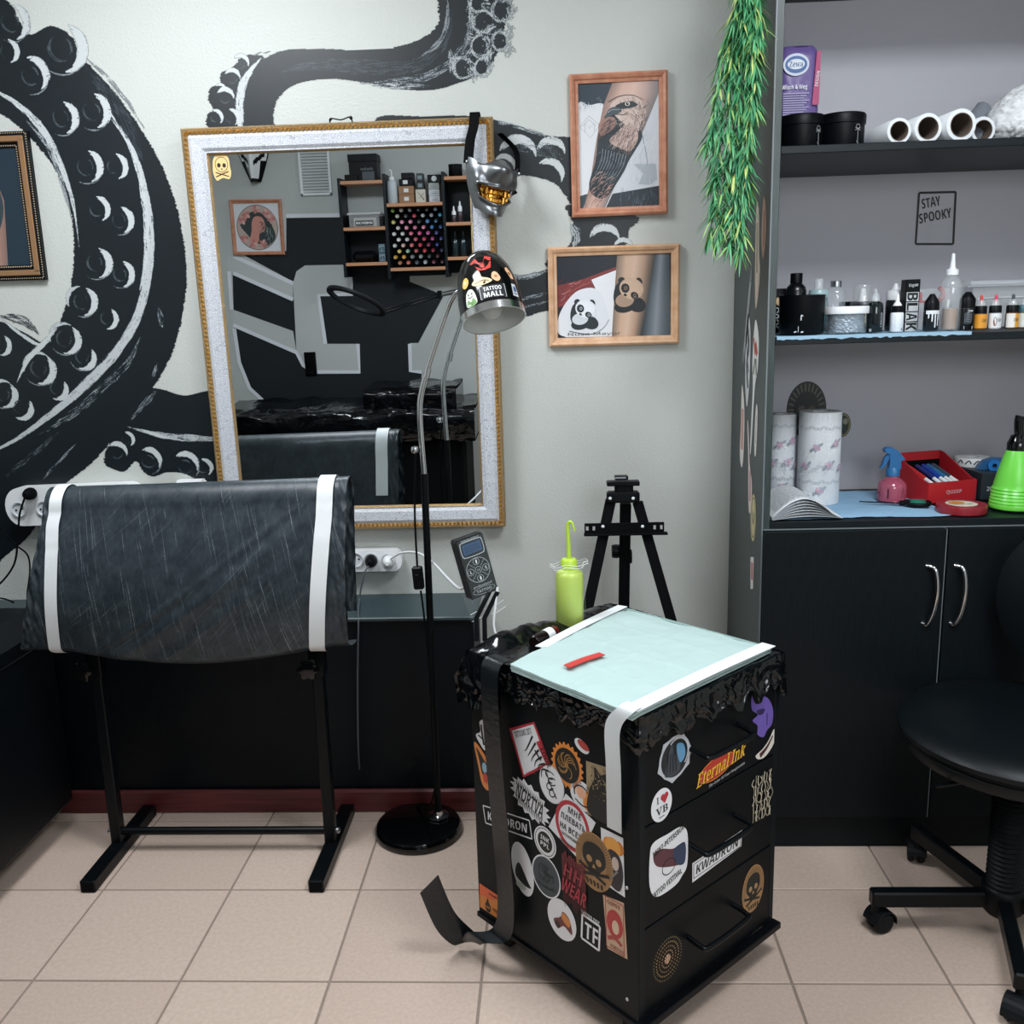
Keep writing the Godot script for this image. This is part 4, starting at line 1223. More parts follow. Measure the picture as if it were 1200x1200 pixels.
		e.call(-0.2, -0.02, 0.08, 0.06, dk, -0.4)
		e.call(0.45, -0.32, 0.16, 0.1, dk, 0.6)
		for k in 120:
			var an := rng.randf() * TAU
			var d := Vector2(cos(an) * 0.5, sin(an) * 0.42).rotated(-0.35) * rng.randf_range(0.85, 1.05)
			a.line([o[0] + (0.08 + d.x) * s, o[1] + (0.25 + d.y) * s, o[0] + (0.08 + d.x * 1.08) * s, o[1] + (0.25 + d.y * 1.08) * s], 0.014 * s, grey, 0.004 * s)
			a.z -= a.step
	panda.call([0.0444, 0.0032], 0.062, Color("d0b096"), Color("151b20"), Color("a98d78"))
	panda.call([-0.083, -0.0468], 0.054, Color("e6e8ec"), Color("20282b"), Color("cfd3d8"))
	a.line([-0.1258, -0.0936, -0.066, -0.1036, -0.0303, -0.0873, -0.0139, -0.0639], 0.002, Color("2a3036"), 0.001)
	a.text("Nusa Mayor", -0.055, -0.1035, 0.010, Color("3a4046"), 0.0, 2, 0.15)
	obj("photo", a, M.print, t)

	# the ornate frame cut by the picture's edge
	t = thing("ornate_picture", "dark and bronze beaded frame round a tattooed limb photo above the sofa", "picture", Vector3(-1.62, 1.752, 0.002), Basis(Vector3.BACK, 0.0))
	var w := 0.36
	var h := 0.40
	obj("frame", moulding(w, h, 0.042, 0.014), M.black, t)
	var band := Mb.new()
	for q in [[Vector3(w - 0.024, 0.016, 0.006), Vector3(0, h / 2 - 0.02, 0.0175)], [Vector3(w - 0.024, 0.016, 0.006), Vector3(0, -h / 2 + 0.02, 0.0175)], [Vector3(0.016, h - 0.04, 0.006), Vector3(w / 2 - 0.02, 0, 0.0175)], [Vector3(0.016, h - 0.04, 0.006), Vector3(-w / 2 + 0.02, 0, 0.0175)]]:
		band.box(q[0], q[1], 0.002)
	obj("bronze_band", band, paint("96714f", 0.4, 0.3), t)
	var bd := Mb.new()
	for k in [[0.005, 0.015], [0.037, 0.012]]:
		var c := [Vector2(-w / 2 + k[0], -h / 2 + k[0]), Vector2(w / 2 - k[0], -h / 2 + k[0]), Vector2(w / 2 - k[0], h / 2 - k[0]), Vector2(-w / 2 + k[0], h / 2 - k[0])]
		for s in 4:
			var m := int(c[s].distance_to(c[(s + 1) % 4]) / 0.0065)
			for i in m:
				var p: Vector2 = c[s].lerp(c[(s + 1) % 4], (i + 0.5) / m)
				bd.box(Vector3(0.0042, 0.0042, 0.004), Vector3(p.x, p.y, k[1]), 0.0015, Basis(Vector3.BACK, 0.6))
	obj("beading", bd, paint("c2ad93", 0.35, 0.5), t).set_meta("kind", "stuff")
	obj("backing", Mb.new().box(Vector3(w - 0.04, h - 0.04, 0.004), Vector3(0, 0, 0.003)), M.black_matte, t)
	a = art(Transform3D(Basis.IDENTITY, Vector3(0, 0, 0.006)))
	a.step = 0.00005
	a.poly([-0.14, -0.165, 0.14, -0.165, 0.14, 0.165, -0.14, 0.165], Color("1b2d38"))
	shade(a, [-0.10, 0.165, -0.09, 0.0, -0.06, -0.165], [0.055, 0.12, 0.085, 0.02, 0.07, -0.165], ["6e5a52", "c39a8c", "b88d80", "7d635b"])
	a.blob([-0.08, 0.13, 0.03, 0.135, 0.07, 0.06, 0.08, 0.0, 0.06, -0.06, 0.02, -0.1, -0.06, -0.07, -0.08, 0.0], Color("2d3b44"))
	for i in 40:
		var an := rng.randf() * TAU
		var p := Vector2(0.0, 0.02) + Vector2(cos(an) * 0.06, sin(an) * 0.09) * sqrt(rng.randf())
		a.ring(p.x, p.y, 0.012, 0.014, 0.003, Color(["8fa0aa", "101920", "6d7f8a", "c3ccd2"][i % 4]), an, 0.0, 4.0)
	obj("photo", a, M.print, t)

func creased() -> StandardMaterial3D:  # cloudy film, crease glints painted pale into its colour, creases also in a normal map
	var W := 1024
	var H := 768
	var g := PackedFloat32Array()
	g.resize(W * H)
	for y in H:
		for x in W:
			g[y * W + x] = 0.17 + 0.07 * noise.get_noise_2d(x * 0.012, y * 0.02) + 0.05 * noise.get_noise_2d(x * 0.05 + 9.0, y * 0.05)
	for i in 420:  # pale lines painted as light caught along the creases
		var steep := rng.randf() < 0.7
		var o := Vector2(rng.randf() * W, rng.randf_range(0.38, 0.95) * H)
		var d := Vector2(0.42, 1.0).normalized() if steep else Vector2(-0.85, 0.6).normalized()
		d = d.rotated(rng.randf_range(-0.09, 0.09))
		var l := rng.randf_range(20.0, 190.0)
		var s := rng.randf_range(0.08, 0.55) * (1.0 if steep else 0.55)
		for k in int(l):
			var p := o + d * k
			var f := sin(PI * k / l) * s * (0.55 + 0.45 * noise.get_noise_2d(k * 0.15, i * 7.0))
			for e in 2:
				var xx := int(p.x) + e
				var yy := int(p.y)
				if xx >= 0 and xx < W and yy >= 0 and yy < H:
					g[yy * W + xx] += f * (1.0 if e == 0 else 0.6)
	var c := PackedByteArray()
	var h := PackedByteArray()
	c.resize(W * H * 3)
	h.resize(W * H * 3)
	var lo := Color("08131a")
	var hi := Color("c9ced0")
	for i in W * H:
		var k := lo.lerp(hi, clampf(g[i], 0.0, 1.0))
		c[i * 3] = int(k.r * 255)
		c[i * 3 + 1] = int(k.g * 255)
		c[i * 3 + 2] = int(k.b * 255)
		var e := int(clampf(g[i] * 1.2, 0.0, 1.0) * 255)
		h[i * 3] = e
		h[i * 3 + 1] = e
		h[i * 3 + 2] = e
	var nm := Image.create_from_data(W, H, false, Image.FORMAT_RGB8, h)
	nm.convert(Image.FORMAT_RGBA8)
	nm.bump_map_to_normal_map(2.5)
	var m := paint("ffffff", 0.44)
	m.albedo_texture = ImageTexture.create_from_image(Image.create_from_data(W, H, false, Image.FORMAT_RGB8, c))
	m.normal_enabled = true
	m.normal_texture = ImageTexture.create_from_image(nm)
	m.normal_scale = 0.5
	return m

func armrest() -> void:
	var t := thing("armrest_stand", "tattoo armrest on a black two-legged stand, its pad wrapped in scratched dark film", "armrest", Vector3(-0.92, 0, 0.43))
	var at := t.position
	# the pad's outline across: half depth d, from y0 up to y1; slightly leaning
	var section := func(v: float, grow: float) -> Vector2:  # v 0..1 once round, from the back's lower edge over the top to the front's lower edge
		var d := 0.045 + grow
		var y1 := 1.022 + grow
		var y0 := 0.60 - grow
		var r := 0.05 + grow
		if v < 0.34:
			return Vector2(-d, lerpf(y0, y1 - r, v / 0.34))
		if v < 0.5:
			var an := PI - (v - 0.34) / 0.16 * PI
			return Vector2(cos(an) * d, y1 - r + sin(an) * r)
		if v < 0.9:
			var f := (v - 0.5) / 0.4
			return Vector2(d + 0.04 * sin(f * PI * 0.86), lerpf(y1 - r, y0 + 0.02, f))
		var an2 := (v - 0.9) / 0.1 * PI * 0.55
		return Vector2(d + 0.017 - (1 - cos(an2)) * 0.07 - sin(an2) * 0.02, y0 + 0.02 - sin(an2) * 0.03)
	var surf := func(u: float, v: float, grow: float) -> Vector3:
		var q: Vector2 = section.call(v, grow)
		var down := (1.03 - q.y) / 0.45
		var xl := lerpf(-1.272, -1.385, pow(clampf(down, 0.0, 1.0), 1.5))
		var xr := lerpf(-0.508, -0.528, clampf(down, 0.0, 1.0))
		var x := lerpf(xl, xr, u)
		var sag := 0.045 * sin(clampf((u - 0.1) / 0.85, 0.0, 1.0) * PI) * clampf(down, 0.0, 1.0) - 0.012 * u * (1.0 - clampf(down, 0.0, 1.0))
		var edge := minf(u, 1.0 - u)
		var wr := noise.get_noise_2d(x * 3.0, q.y * 3.0 + v) * 0.005
		# a few pulled folds running from the far strap's top down towards the near corner
		var s2 := q.y - x * 0.62
		wr += (exp(-pow((s2 - 1.31) / 0.022, 2.0)) * 0.006 + exp(-pow((s2 - 1.355) / 0.010, 2.0)) * 0.0035 + exp(-pow((s2 - 1.24) / 0.016, 2.0)) * 0.003) * clampf((1.0 - u) * 4.0, 0.0, 1.0) * clampf(u * 3.0, 0.0, 1.0)
		if edge < 0.07:
			wr += noise.get_noise_2d(x * 60.0, q.y * 16.0) * 0.009 * (1.0 - edge / 0.07)
		return Vector3(x, q.y - sag, 0.43 + q.x + wr * (1.0 if v > 0.42 else -1.0) - at.z * 0.0) - at
	obj("pad_core", Mb.new().box(Vector3(0.72, 0.40, 0.075), Vector3(0.02, 0.80, 0), 0.03), M.black_matte, t)
	var b := Mb.new()
	b.grid(func(u: float, v: float): return surf.call(u, lerpf(0.06, 1.0, v), 0.0), 190, 150, true)
	obj("film_wrap", b, creased(), t).set_meta("label", "cloudy dark plastic film with painted glints on diagonal creases")
	for e in [[0.045, 0.032, 0.13], [0.93, 0.040, -0.05]]:
		var s := Mb.new()
		s.grid(func(u: float, v: float):
			var vv := lerpf(0.20, 0.955, v)
			var p: Vector3 = surf.call(e[0] + (e[2] * (v - 0.45) if v > 0.45 else 0.0), vv, 0.005)
			return p + Vector3((u - 0.5) * e[1], 0, 0), 4, 90, true)
		obj("tape_strap", s, M.white_tape, t)
	for x in [-1.215, -0.625]:
		obj("post", Mb.new().box(Vector3(0.03, 0.56, 0.03), Vector3(x, 0.31, 0.43) - at, 0.003), M.black_metal, t)
		obj("sleeve", Mb.new().box(Vector3(0.04, 0.09, 0.04), Vector3(x, 0.555, 0.43) - at, 0.003), M.black_metal, t)
		var f := Mb.new().box(Vector3(0.04, 0.034, 0.38), Vector3(x + 0.004, 0.017, 0.43) - at, 0.003)
		var ft := obj("foot", f, M.black_metal, t)
		obj("end_opening", Mb.new().box(Vector3(0.03, 0.024, 0.002), Vector3(x + 0.004, 0.017, 0.6205) - at), M.black_matte, ft)
		var kn := Mb.new().lathe([0, 0, 0.022, 0, 0.026, 0.006, 0.024, 0.014, 0.008, 0.018, 0, 0.018], 48, Vector3.ZERO, Basis(Vector3.RIGHT, PI / 2), 6, 0.16)
		kn.lathe([0.006, -0.02, 0.006, 0.0], 10, Vector3.ZERO, Basis(Vector3.RIGHT, PI / 2))
		obj("clamp_knob", kn, M.gloss_black, t, Vector3(x - 0.012, 0.545, 0.475) - at)
		obj("bolt", Mb.new().lathe([0, 0, 0.01, 0, 0.01, 0.006, 0.006, 0.010, 0, 0.011], 6, Vector3(x + (-0.016 if x < -1 else 0.016), 0.062, 0.43) - at, Basis(Vector3.BACK, PI / 2 if x < -1 else -PI / 2)), M.steel, t)
	obj("crossbar", Mb.new().tube([Vector3(-1.2, 0.062, 0.43) - at, Vector3(-0.64, 0.062, 0.43) - at], 0.011, 14), M.black_metal, t)

# ---------------------------------------------------------------- the sticker-covered trolley
const TC := Vector3(0.1369, 0, 0.8259)
const TA := 0.7641
const TWID := 0.448
const TDEP := 0.481

func at_trolley() -> Transform3D:
	return Transform3D(Basis(Vector3.UP, TA), TC)

func trolley() -> void:
	var t := thing("drawer_trolley", "black metal drawer trolley on castors plastered with stickers, three drawers facing the stool", "trolley", TC, Basis(Vector3.UP, TA))
	var w := TWID
	var d := TDEP
	var body := Mb.new()
	body.box(Vector3(0.018, 0.63, d), Vector3(-w / 2 + 0.009, 0.385, 0), 0.0015)
	body.box(Vector3(0.018, 0.63, d), Vector3(w / 2 - 0.009, 0.385, 0), 0.0015)
	body.box(Vector3(w - 0.036, 0.63, 0.014), Vector3(0, 0.385, -d / 2 + 0.007), 0.001)
	body.box(Vector3(w - 0.036, 0.018, d - 0.02), Vector3(0, 0.09, -0.008), 0.001)
	body.box(Vector3(w, 0.016, d), Vector3(0, 0.704, 0), 0.002)
	obj("body", body, paint("0a1216", 0.42, 0.0, 0.28), t)
	obj("plinth_ledge", Mb.new().box(Vector3(w + 0.016, 0.016, 0.022), Vector3(0, 0.078, d / 2 + 0.006), 0.002).box(Vector3(0.006, 0.012, d + 0.004), Vector3(-w / 2 - 0.002, 0.077, 0), 0.001), M.black, t)
	var dh := [[0.0875, 0.2755], [0.2785, 0.4865], [0.4895, 0.695]]
	var drawers := []
	for k in 3:
		var dr := obj("drawer", Mb.new().box(Vector3(w - 0.022, dh[k][1] - dh[k][0], 0.018), Vector3(0.002, (dh[k][0] + dh[k][1]) / 2, d / 2 - 0.010), 0.002), paint("050a0e", 0.42, 0.0, 0.28), t)
		var y: float = [0.195, 0.40, 0.60][k]
		var hb := Mb.new().tube(curve([Vector3(-0.075, y, d / 2 - 0.002), Vector3(-0.075, y - 0.004, d / 2 + 0.03), Vector3(-0.06, y - 0.006, d / 2 + 0.042), Vector3(0.06, y - 0.006, d / 2 + 0.042), Vector3(0.075, y - 0.004, d / 2 + 0.03), Vector3(0.075, y, d / 2 - 0.002)], 5), 0.0055, 10)
		obj("handle", hb, M.black_metal, dr)
		drawers.append(dr)
	for e in [[-0.18, -0.19], [0.18, -0.19], [-0.18, 0.19], [0.18, 0.19]]:
		var c := Mb.new().box(Vector3(0.03, 0.03, 0.04), Vector3(e[0], 0.062, e[1]), 0.004)
		c.lathe([0, -0.012, 0.02, -0.012, 0.024, -0.008, 0.024, 0.008, 0.02, 0.012, 0, 0.012], 20, Vector3(e[0], 0.0245, e[1]), Basis(Vector3.BACK, PI / 2))
		obj("castor", c, M.rubber, t)
	for y in [0.12, 0.36]:
		obj("screw", Mb.new().lathe([0.0, 0.0, 0.004, 0.0, 0.003, 0.0015, 0, 0.002], 8, Vector3(-w / 2, y, d / 2 - 0.03), Basis(Vector3.BACK, PI / 2)), M.steel, t)
	# side stickers: s runs along the panel from the back corner, h is height
	var F := Transform3D(Basis(Vector3.BACK, Vector3.UP, Vector3.LEFT), Vector3(-w / 2 - 0.0006, 0, -d / 2))
	var wh := Color("e3e4e8")
	var bk := Color("0c1013")
	var red := Color("b5303c")
	var org := Color("e08a3c")
	var tan := Color("b58a5e")
	var put := func(a: Art, label: String) -> void:
		obj("sticker", a, M.print, t).set_meta("label", label)
	var q := []
	var c := []
	var a := art(F)
	q = [0.1271, 0.5739, 0.2052, 0.6144, 0.2498, 0.5383, 0.1671, 0.4774]
	a.poly(q, red)
	var mid := Vector2((q[0] + q[2] + q[4] + q[6]) / 4, (q[1] + q[3] + q[5] + q[7]) / 4)
	var inn := []
	for i in 4:
		inn.append_array([lerpf(mid.x, q[i * 2], 0.86), lerpf(mid.y, q[i * 2 + 1], 0.9)])
	a.poly(inn, wh)
	c = [0.1695, 0.5826, 0.1764, 0.5544, 0.2375, 0.5514, 0.1854, 0.4942]
	var pa := atan2(q[3] - q[1], q[2] - q[0])
	a.text("TATTOOMO 2017", c[0], c[1] - 0.004, 0.013, bk, pa, 0, 0.058)
	for i in 6:
		var p := [0.1991, 0.5814, 0.1813, 0.5484, 0.1736, 0.5303]
		a.line([p[0] + i * 0.009, p[1] - i * 0.012, p[2] + i * 0.009, p[3] - i * 0.006, p[4] + i * 0.010, p[5] - i * 0.008 + 0.01], 0.005, bk, 0.001)
	a.line([0.2161, 0.5759, 0.2303, 0.5545, 0.2421, 0.538], 0.014, red, 0.01).line([0.206, 0.5534, 0.2228, 0.5366], 0.004, bk).text("LOOK", c[4], c[5] - 0.004, 0.012, bk, -1.0, 0, 0.04)
	a.text("FESTIVAL", c[6] + 0.006, c[7] + 0.004, 0.006, red, pa, 2, 0.03)
	put.call(a, "white and red poster sticker reading TATTOOMO 2017")
	a = art(F)
	c = [0.2972, 0.5525]
	a.oval(c[0], c[1], 0.040, 0.043, org, 0.0, 0.12, 22).oval(c[0], c[1], 0.034, 0.036, bk)
	for i in 12:
		var an := rng.randf() * TAU
		a.ring(c[0] + cos(an) * 0.013, c[1] + sin(an) * 0.014, 0.013, 0.011, 0.002, Color("a97e45"), an, 0.0, 3.6)
	put.call(a, "round black sticker with an orange toothed rim")
	a = art(F)
	q = [0.3493, 0.5815, 0.4219, 0.5898, 0.4141, 0.473, 0.3508, 0.4712]
	a.poly(q, Color("a5906f"))
	c = [0.3846, 0.5321, 0.3825, 0.5548, 0.3779, 0.5113]
	fur(a, c[0] - 0.032, c[1] - 0.045, c[0] + 0.032, c[1] + 0.045, 70, 1.5, 1.4, 0.012, 0.002, ["80694a", "c4b08c", "5b4a35"])
	a.blob([c[0] - 0.03, c[1] - 0.055, c[0] - 0.028, c[1] - 0.01, c[0] - 0.014, c[1] + 0.02, c[0] - 0.012, c[1] + 0.045, c[0] + 0.002, c[1] + 0.034, c[0] + 0.018, c[1] + 0.04, c[0] + 0.016, c[1] + 0.01, c[0] + 0.03, c[1] - 0.015, c[0] + 0.028, c[1] - 0.058], Color("15191c"))
	fur(a, c[0] - 0.018, c[1] - 0.02, c[0] + 0.018, c[1] + 0.03, 30, 1.2, 1.2, 0.01, 0.0018, ["8d7a5d", "51452f", "c2ae8a"])
	put.call(a, "tan square sticker with a dark horned beast")
	a = art(F)
	c = [0.1856, 0.4326]
	var spiky := []
	for i in 34:
		var an := TAU * i / 34
		var f := 1.0 + (0.16 if i % 2 == 0 else -0.08) + rng.randf() * 0.06
		spiky.append_array([c[0] + cos(an) * 0.052 * f, c[1] + sin(an) * 0.034 * f - cos(an) * 0.014])
	a.poly(spiky, wh).text("NORTVA", c[0], c[1], 0.032, bk, -0.26, 0, 0.084)
	for i in 16:
		var x := -0.04 + 0.08 * i / 15.0
		a.line([c[0] + x, c[1] - x * 0.26 + 0.012, c[0] + x + 0.004, c[1] - x * 0.26 + 0.028], 0.003, bk, 0.0006).line([c[0] + x, c[1] - x * 0.26 - 0.012, c[0] + x - 0.003, c[1] - x * 0.26 - 0.027], 0.003, bk, 0.0006)
	put.call(a, "white jagged band-logo sticker with black spiky letters")
	a = art(F)
	c = [0.2523, 0.4955]
	a.oval(c[0], c[1], 0.036, 0.041, Color("c9cbd0")).oval(c[0], c[1], 0.034, 0.039, wh)
	for i in 4:
		a.ring(c[0] - 0.004 + 0.006 * (i % 2), c[1] + 0.018 - i * 0.012, 0.014 - i * 0.001, 0.009, 0.0025, bk, 0.3 * i, 0.5, 5.4)
	a.line([c[0] - 0.014, c[1] + 0.02, c[0], c[1] - 0.006, c[0] + 0.014, c[1] - 0.026], 0.003, bk)
	put.call(a, "round white sticker with black hand lettering")
	a = art(F)
	c = [0.339, 0.5035]
	a.oval(c[0], c[1], 0.034, 0.030, wh, -0.3).oval(c[0] + 0.016, c[1] - 0.004, 0.014, 0.022, org, -0.3).oval(c[0] - 0.004, c[1] + 0.006, 0.013, 0.012, Color("e7b08e")).ring(c[0] - 0.004, c[1] + 0.004, 0.02, 0.018, 0.003, bk, 0.0, 0.4, 3.6).line([c[0] - 0.02, c[1] - 0.012, c[0] + 0.0, c[1] - 0.02, c[0] + 0.02, c[1] - 0.016], 0.003, bk)
	put.call(a, "white and orange rounded sticker overlapping the tan one")
	a = art(F)
	q = [0.2924, 0.4911, 0.3731, 0.4615, 0.3253, 0.362, 0.2403, 0.3972]
	a.poly(q, wh)
	c = [0.3092, 0.4266, 0.3165, 0.4576, 0.3116, 0.437, 0.3045, 0.4153, 0.302, 0.3992, 0.2948, 0.383]
	a.ring(c[0], c[1], 0.048, 0.054, 0.009, red)
	a.text("МНЕ", c[2], c[3], 0.0135, bk, -0.12, 0, 0.036).text("ПЛЕВАТЬ", c[4], c[5], 0.0135, bk, -0.12, 0, 0.066).text("НА ВСЕХ", c[6], c[7], 0.0135, bk, -0.12, 0, 0.06)
	a.text("ТАТУИРОВКИ", c[8], c[9], 0.007, bk, -0.12, 0, 0.05).text("ЕЩЁ ЖИВУТ", c[10], c[11], 0.007, bk, -0.12, 0, 0.044)
	put.call(a, "white diamond sticker with a red ring round black Russian words")
	a = art(F)
	q = [0.386, 0.4579, 0.443, 0.4595, 0.447, 0.3381, 0.3903, 0.342]
	a.poly(q, wh)
	c = [0.417, 0.4233, 0.4213, 0.4014, 0.4212, 0.374, 0.4061, 0.4315, 0.4322, 0.4333]
	a.oval(c[6], c[7], 0.014, 0.014, org).oval(c[8], c[9], 0.013, 0.014, Color("c9772f")).oval(c[0], c[1] + 0.006, 0.02, 0.02, Color("e2a04c"))
	a.blob([c[2] - 0.014, c[3] + 0.02, c[2] + 0.012, c[3] + 0.016, c[2] + 0.022, c[3] - 0.02, c[4] + 0.012, c[5] - 0.03, c[4] - 0.016, c[5] - 0.02, c[2] - 0.018, c[3] - 0.008], Color("2b2a2c"))
	a.oval(c[2] + 0.002, c[3] - 0.004, 0.009, 0.014, Color("c9b8ae")).line([c[4] - 0.01, c[5] - 0.012, c[4] + 0.008, c[5] + 0.01], 0.004, Color("87817d"))
	put.call(a, "white card sticker with orange flowers over a dark-haired figure")
	var skull := func(b: Art, cx: float, cy: float, rx: float, ry: float) -> void:
		b.oval(cx, cy, rx, ry, Color("a27b50"))
		for i in 40:
			var an := PI * (-0.12 + 1.24 * i / 39.0)
			b.line([cx + cos(an) * rx * 0.66, cy + sin(an) * ry * 0.66, cx + cos(an) * rx * 0.94, cy + sin(an) * ry * 0.94], rx * 0.03, Color("4b3a24"))
			b.z -= b.step
		b.blob([cx - rx * 0.62, cy + ry * 0.05, cx - rx * 0.5, cy + ry * 0.5, cx, cy + ry * 0.66, cx + rx * 0.5, cy + ry * 0.5, cx + rx * 0.62, cy + ry * 0.05, cx + rx * 0.38, cy - ry * 0.22, cx + rx * 0.2, cy - ry * 0.36, cx - rx * 0.2, cy - ry * 0.36, cx - rx * 0.38, cy - ry * 0.22], bk)
		b.oval(cx - rx * 0.25, cy + ry * 0.04, rx * 0.15, ry * 0.12, Color("a98458")).oval(cx + rx * 0.25, cy + ry * 0.04, rx * 0.15, ry * 0.12, Color("a98458")).poly([cx, cy - ry * 0.06, cx + rx * 0.1, cy - ry * 0.22, cx - rx * 0.1, cy - ry * 0.22], Color("a98458"))
		b.line([cx - rx * 0.8, cy - ry * 0.24, cx + rx * 0.62, cy - ry * 0.58], rx * 0.13, bk).line([cx + rx * 0.8, cy - ry * 0.24, cx - rx * 0.62, cy - ry * 0.58], rx * 0.13, bk)
		for i in 5:
			b.line([cx - rx * 0.4 + rx * 0.2 * i, cy - ry * 0.66, cx - rx * 0.3 + rx * 0.18 * i, cy - ry * 0.84], rx * 0.09, bk)
	a = art(F)
	c = [0.3679, 0.3766]
	a.z = 0.0006
	skull.call(a, c[0], c[1], 0.050, 0.061)
	put.call(a, "large brown oval skull and crossbones sticker")
	a = art(F)
	c = [0.2288, 0.3573]
	a.oval(c[0], c[1], 0.033, 0.034, wh).ring(c[0], c[1], 0.0295, 0.0305, 0.0015, bk).oval(c[0], c[1], 0.0215, 0.0225, bk).text("INK", c[0], c[1] + 0.0075, 0.010, wh, -0.1, 0, 0.025).text("PPL", c[0], c[1] - 0.0065, 0.010, wh, -0.1, 0, 0.026)
	put.call(a, "round black and white badge sticker reading INK PPL")
	a = art(F)
	c = [0.2297, 0.2787]
	a.oval(c[0], c[1], 0.043, 0.047, wh).oval(c[0], c[1], 0.0395, 0.0435, Color("3c464d"))
	for i in 9:
		a.ring(c[0] + (i % 3 - 1) * 0.012, c[1] + (i / 3 - 1) * 0.014, 0.01, 0.012, 0.0016, Color("1a2227"), i, 0.0, 4.2)
	a.line([c[0] - 0.03, c[1] - 0.02, c[0], c[1] - 0.026, c[0] + 0.03, c[1] - 0.02], 0.002, Color("141b20"))
	put.call(a, "round slate-grey sticker with a white rim")
	a = art(F)
	c = [0.1563, 0.2617]
	a.oval(c[0], c[1], 0.034, 0.06, wh, 0.2).blob([c[0] - 0.02, c[1] + 0.0, c[0] - 0.008, c[1] + 0.01, c[0] + 0.016, c[1] - 0.022, c[0] + 0.026, c[1] - 0.034, c[0] + 0.006, c[1] - 0.036, c[0] - 0.022, c[1] - 0.024], Color("1c2626")).oval(c[0] - 0.006, c[1] - 0.042, 0.016, 0.008, Color("bfc8bf"))
	put.call(a, "white oval sticker with a dark shoe, half behind the hanging strip")
	a = art(F)
	c = [0.3106, 0.3217, 0.3126, 0.2846]
	for i in 18:
		var x := -0.032 + 0.064 * i / 17.0
		a.line([c[0] + x, c[1] + 0.03 + rng.randf() * 0.012, c[0] + x + 0.004, c[3] - 0.03 - rng.randf() * 0.02], 0.003, Color("6d232c"), 0.0008)
	a.text("HH", c[0], c[1], 0.03, Color("94303a"), -0.12, 0, 0.05, 0.1).text("WEAR", c[2], c[3], 0.032, Color("a83440"), -0.16, 0, 0.07, 0.1)
	put.call(a, "dark red scratchy sticker reading HH WEAR")
	a = art(F)
	c = [0.2739, 0.2015]
	a.oval(c[0], c[1], 0.042, 0.045, wh).blob([c[0] - 0.024, c[1] - 0.01, c[0] - 0.004, c[1] + 0.004, c[0] + 0.004, c[1] + 0.02, c[0] + 0.022, c[1] + 0.012, c[0] + 0.03, c[1] - 0.02, c[0] + 0.006, c[1] - 0.012, c[0] - 0.012, c[1] - 0.026], Color("6d3a34")).blob([c[0] + 0.0, c[1] + 0.004, c[0] + 0.006, c[1] + 0.018, c[0] + 0.024, c[1] + 0.008, c[0] + 0.02, c[1] - 0.008], Color("cf8444")).oval(c[0] - 0.012, c[1] - 0.016, 0.007, 0.007, Color("241c1e"))
	put.call(a, "round white sticker with an orange and brown shape")
	a = art(F)
	c = [0.3558, 0.2156]
	a.frame(c[0], c[1], 0.048, 0.055, 0.005, wh, -0.06).text("TF", c[0] + 0.002, c[1] - 0.002, 0.036, wh, -0.06, 0, 0.036).text("TATTOO FEST", c[0], c[1] + 0.034, 0.007, wh, -0.06, 0, 0.05)
	put.call(a, "black sticker with a white framed TF logo")
	a = art(F)
	q = [0.3902, 0.316, 0.4442, 0.325, 0.4528, 0.2089, 0.4008, 0.2042]
	a.poly(q, Color("c9a98d"))
	c = [0.4208, 0.2635, 0.4188, 0.3087, 0.4272, 0.2166]
	a.frame(c[0], c[1], 0.046, 0.108, 0.002, Color("9b4038"), 0.02).oval(c[0], c[1] + 0.004, 0.021, 0.03, Color("b33a38")).oval(c[0] + 0.002, c[1] - 0.002, 0.009, 0.015, Color("d8bda3")).line([c[0] - 0.018, c[1] - 0.034, c[0], c[1] - 0.026, c[0] + 0.018, c[1] - 0.034], 0.008, Color("a84440"))
	a.text("GIPSY", c[2], c[3], 0.009, Color("8d3530"), 0.0, 1, 0.034).text("FORTUNE", c[4], c[5], 0.008, Color("8d3530"), 0.0, 1, 0.036)
	put.call(a, "beige card sticker with a red framed portrait")
	a = art(F)
	q = [0.0302, 0.3608, 0.1824, 0.388, 0.1905, 0.3451, 0.0357, 0.3183]
	var dx := Vector2(q[2] - q[0], q[3] - q[1])
	var an0 := dx.angle()
	var cc := Vector2((q[0] + q[2] + q[4] + q[6]) / 4, (q[1] + q[3] + q[5] + q[7]) / 4)
	a.frame(cc.x, cc.y, dx.length(), 0.04, 0.003, wh, an0).text("KWADRON", cc.x, cc.y, 0.02, wh, an0, 0, dx.length() * 0.84, 0.2)
	put.call(a, "black sticker with a white outline reading KWADRON")
	a = art(F)
	q = [0.0064, 0.1566, 0.0746, 0.1566, 0.0746, 0.0971, 0.0048, 0.0953]
	a.poly(q, Color("d9853c"))
	c = [0.0342, 0.109, 0.0542, 0.1472, 0.0588, 0.1123]
	a.poly([q[0], q[1], q[2], q[3], c[2], c[3] - 0.01, q[0], q[1] - 0.03], Color("e2663a")).oval(c[0], c[1], 0.010, 0.012, bk).poly([c[0] - 0.007, c[1] + 0.007, c[0] + 0.007, c[1] + 0.007, c[0], c[1] + 0.024], bk).text("INK", c[0], c[1], 0.006, org).text("Dynamic", c[2], c[3], 0.008, bk, 0.05, 1, 0.03)
	a.line([c[4] - 0.008, c[5] + 0.004, c[4] + 0.01, c[5] + 0.003], 0.0015, bk).line([c[4] - 0.008, c[5], c[4] + 0.01, c[5] - 0.001], 0.0015, bk)
	put.call(a, "orange sticker with a black ink drop at the lower back corner")
	a = art(F)
	c = [0.0263, 0.4532]
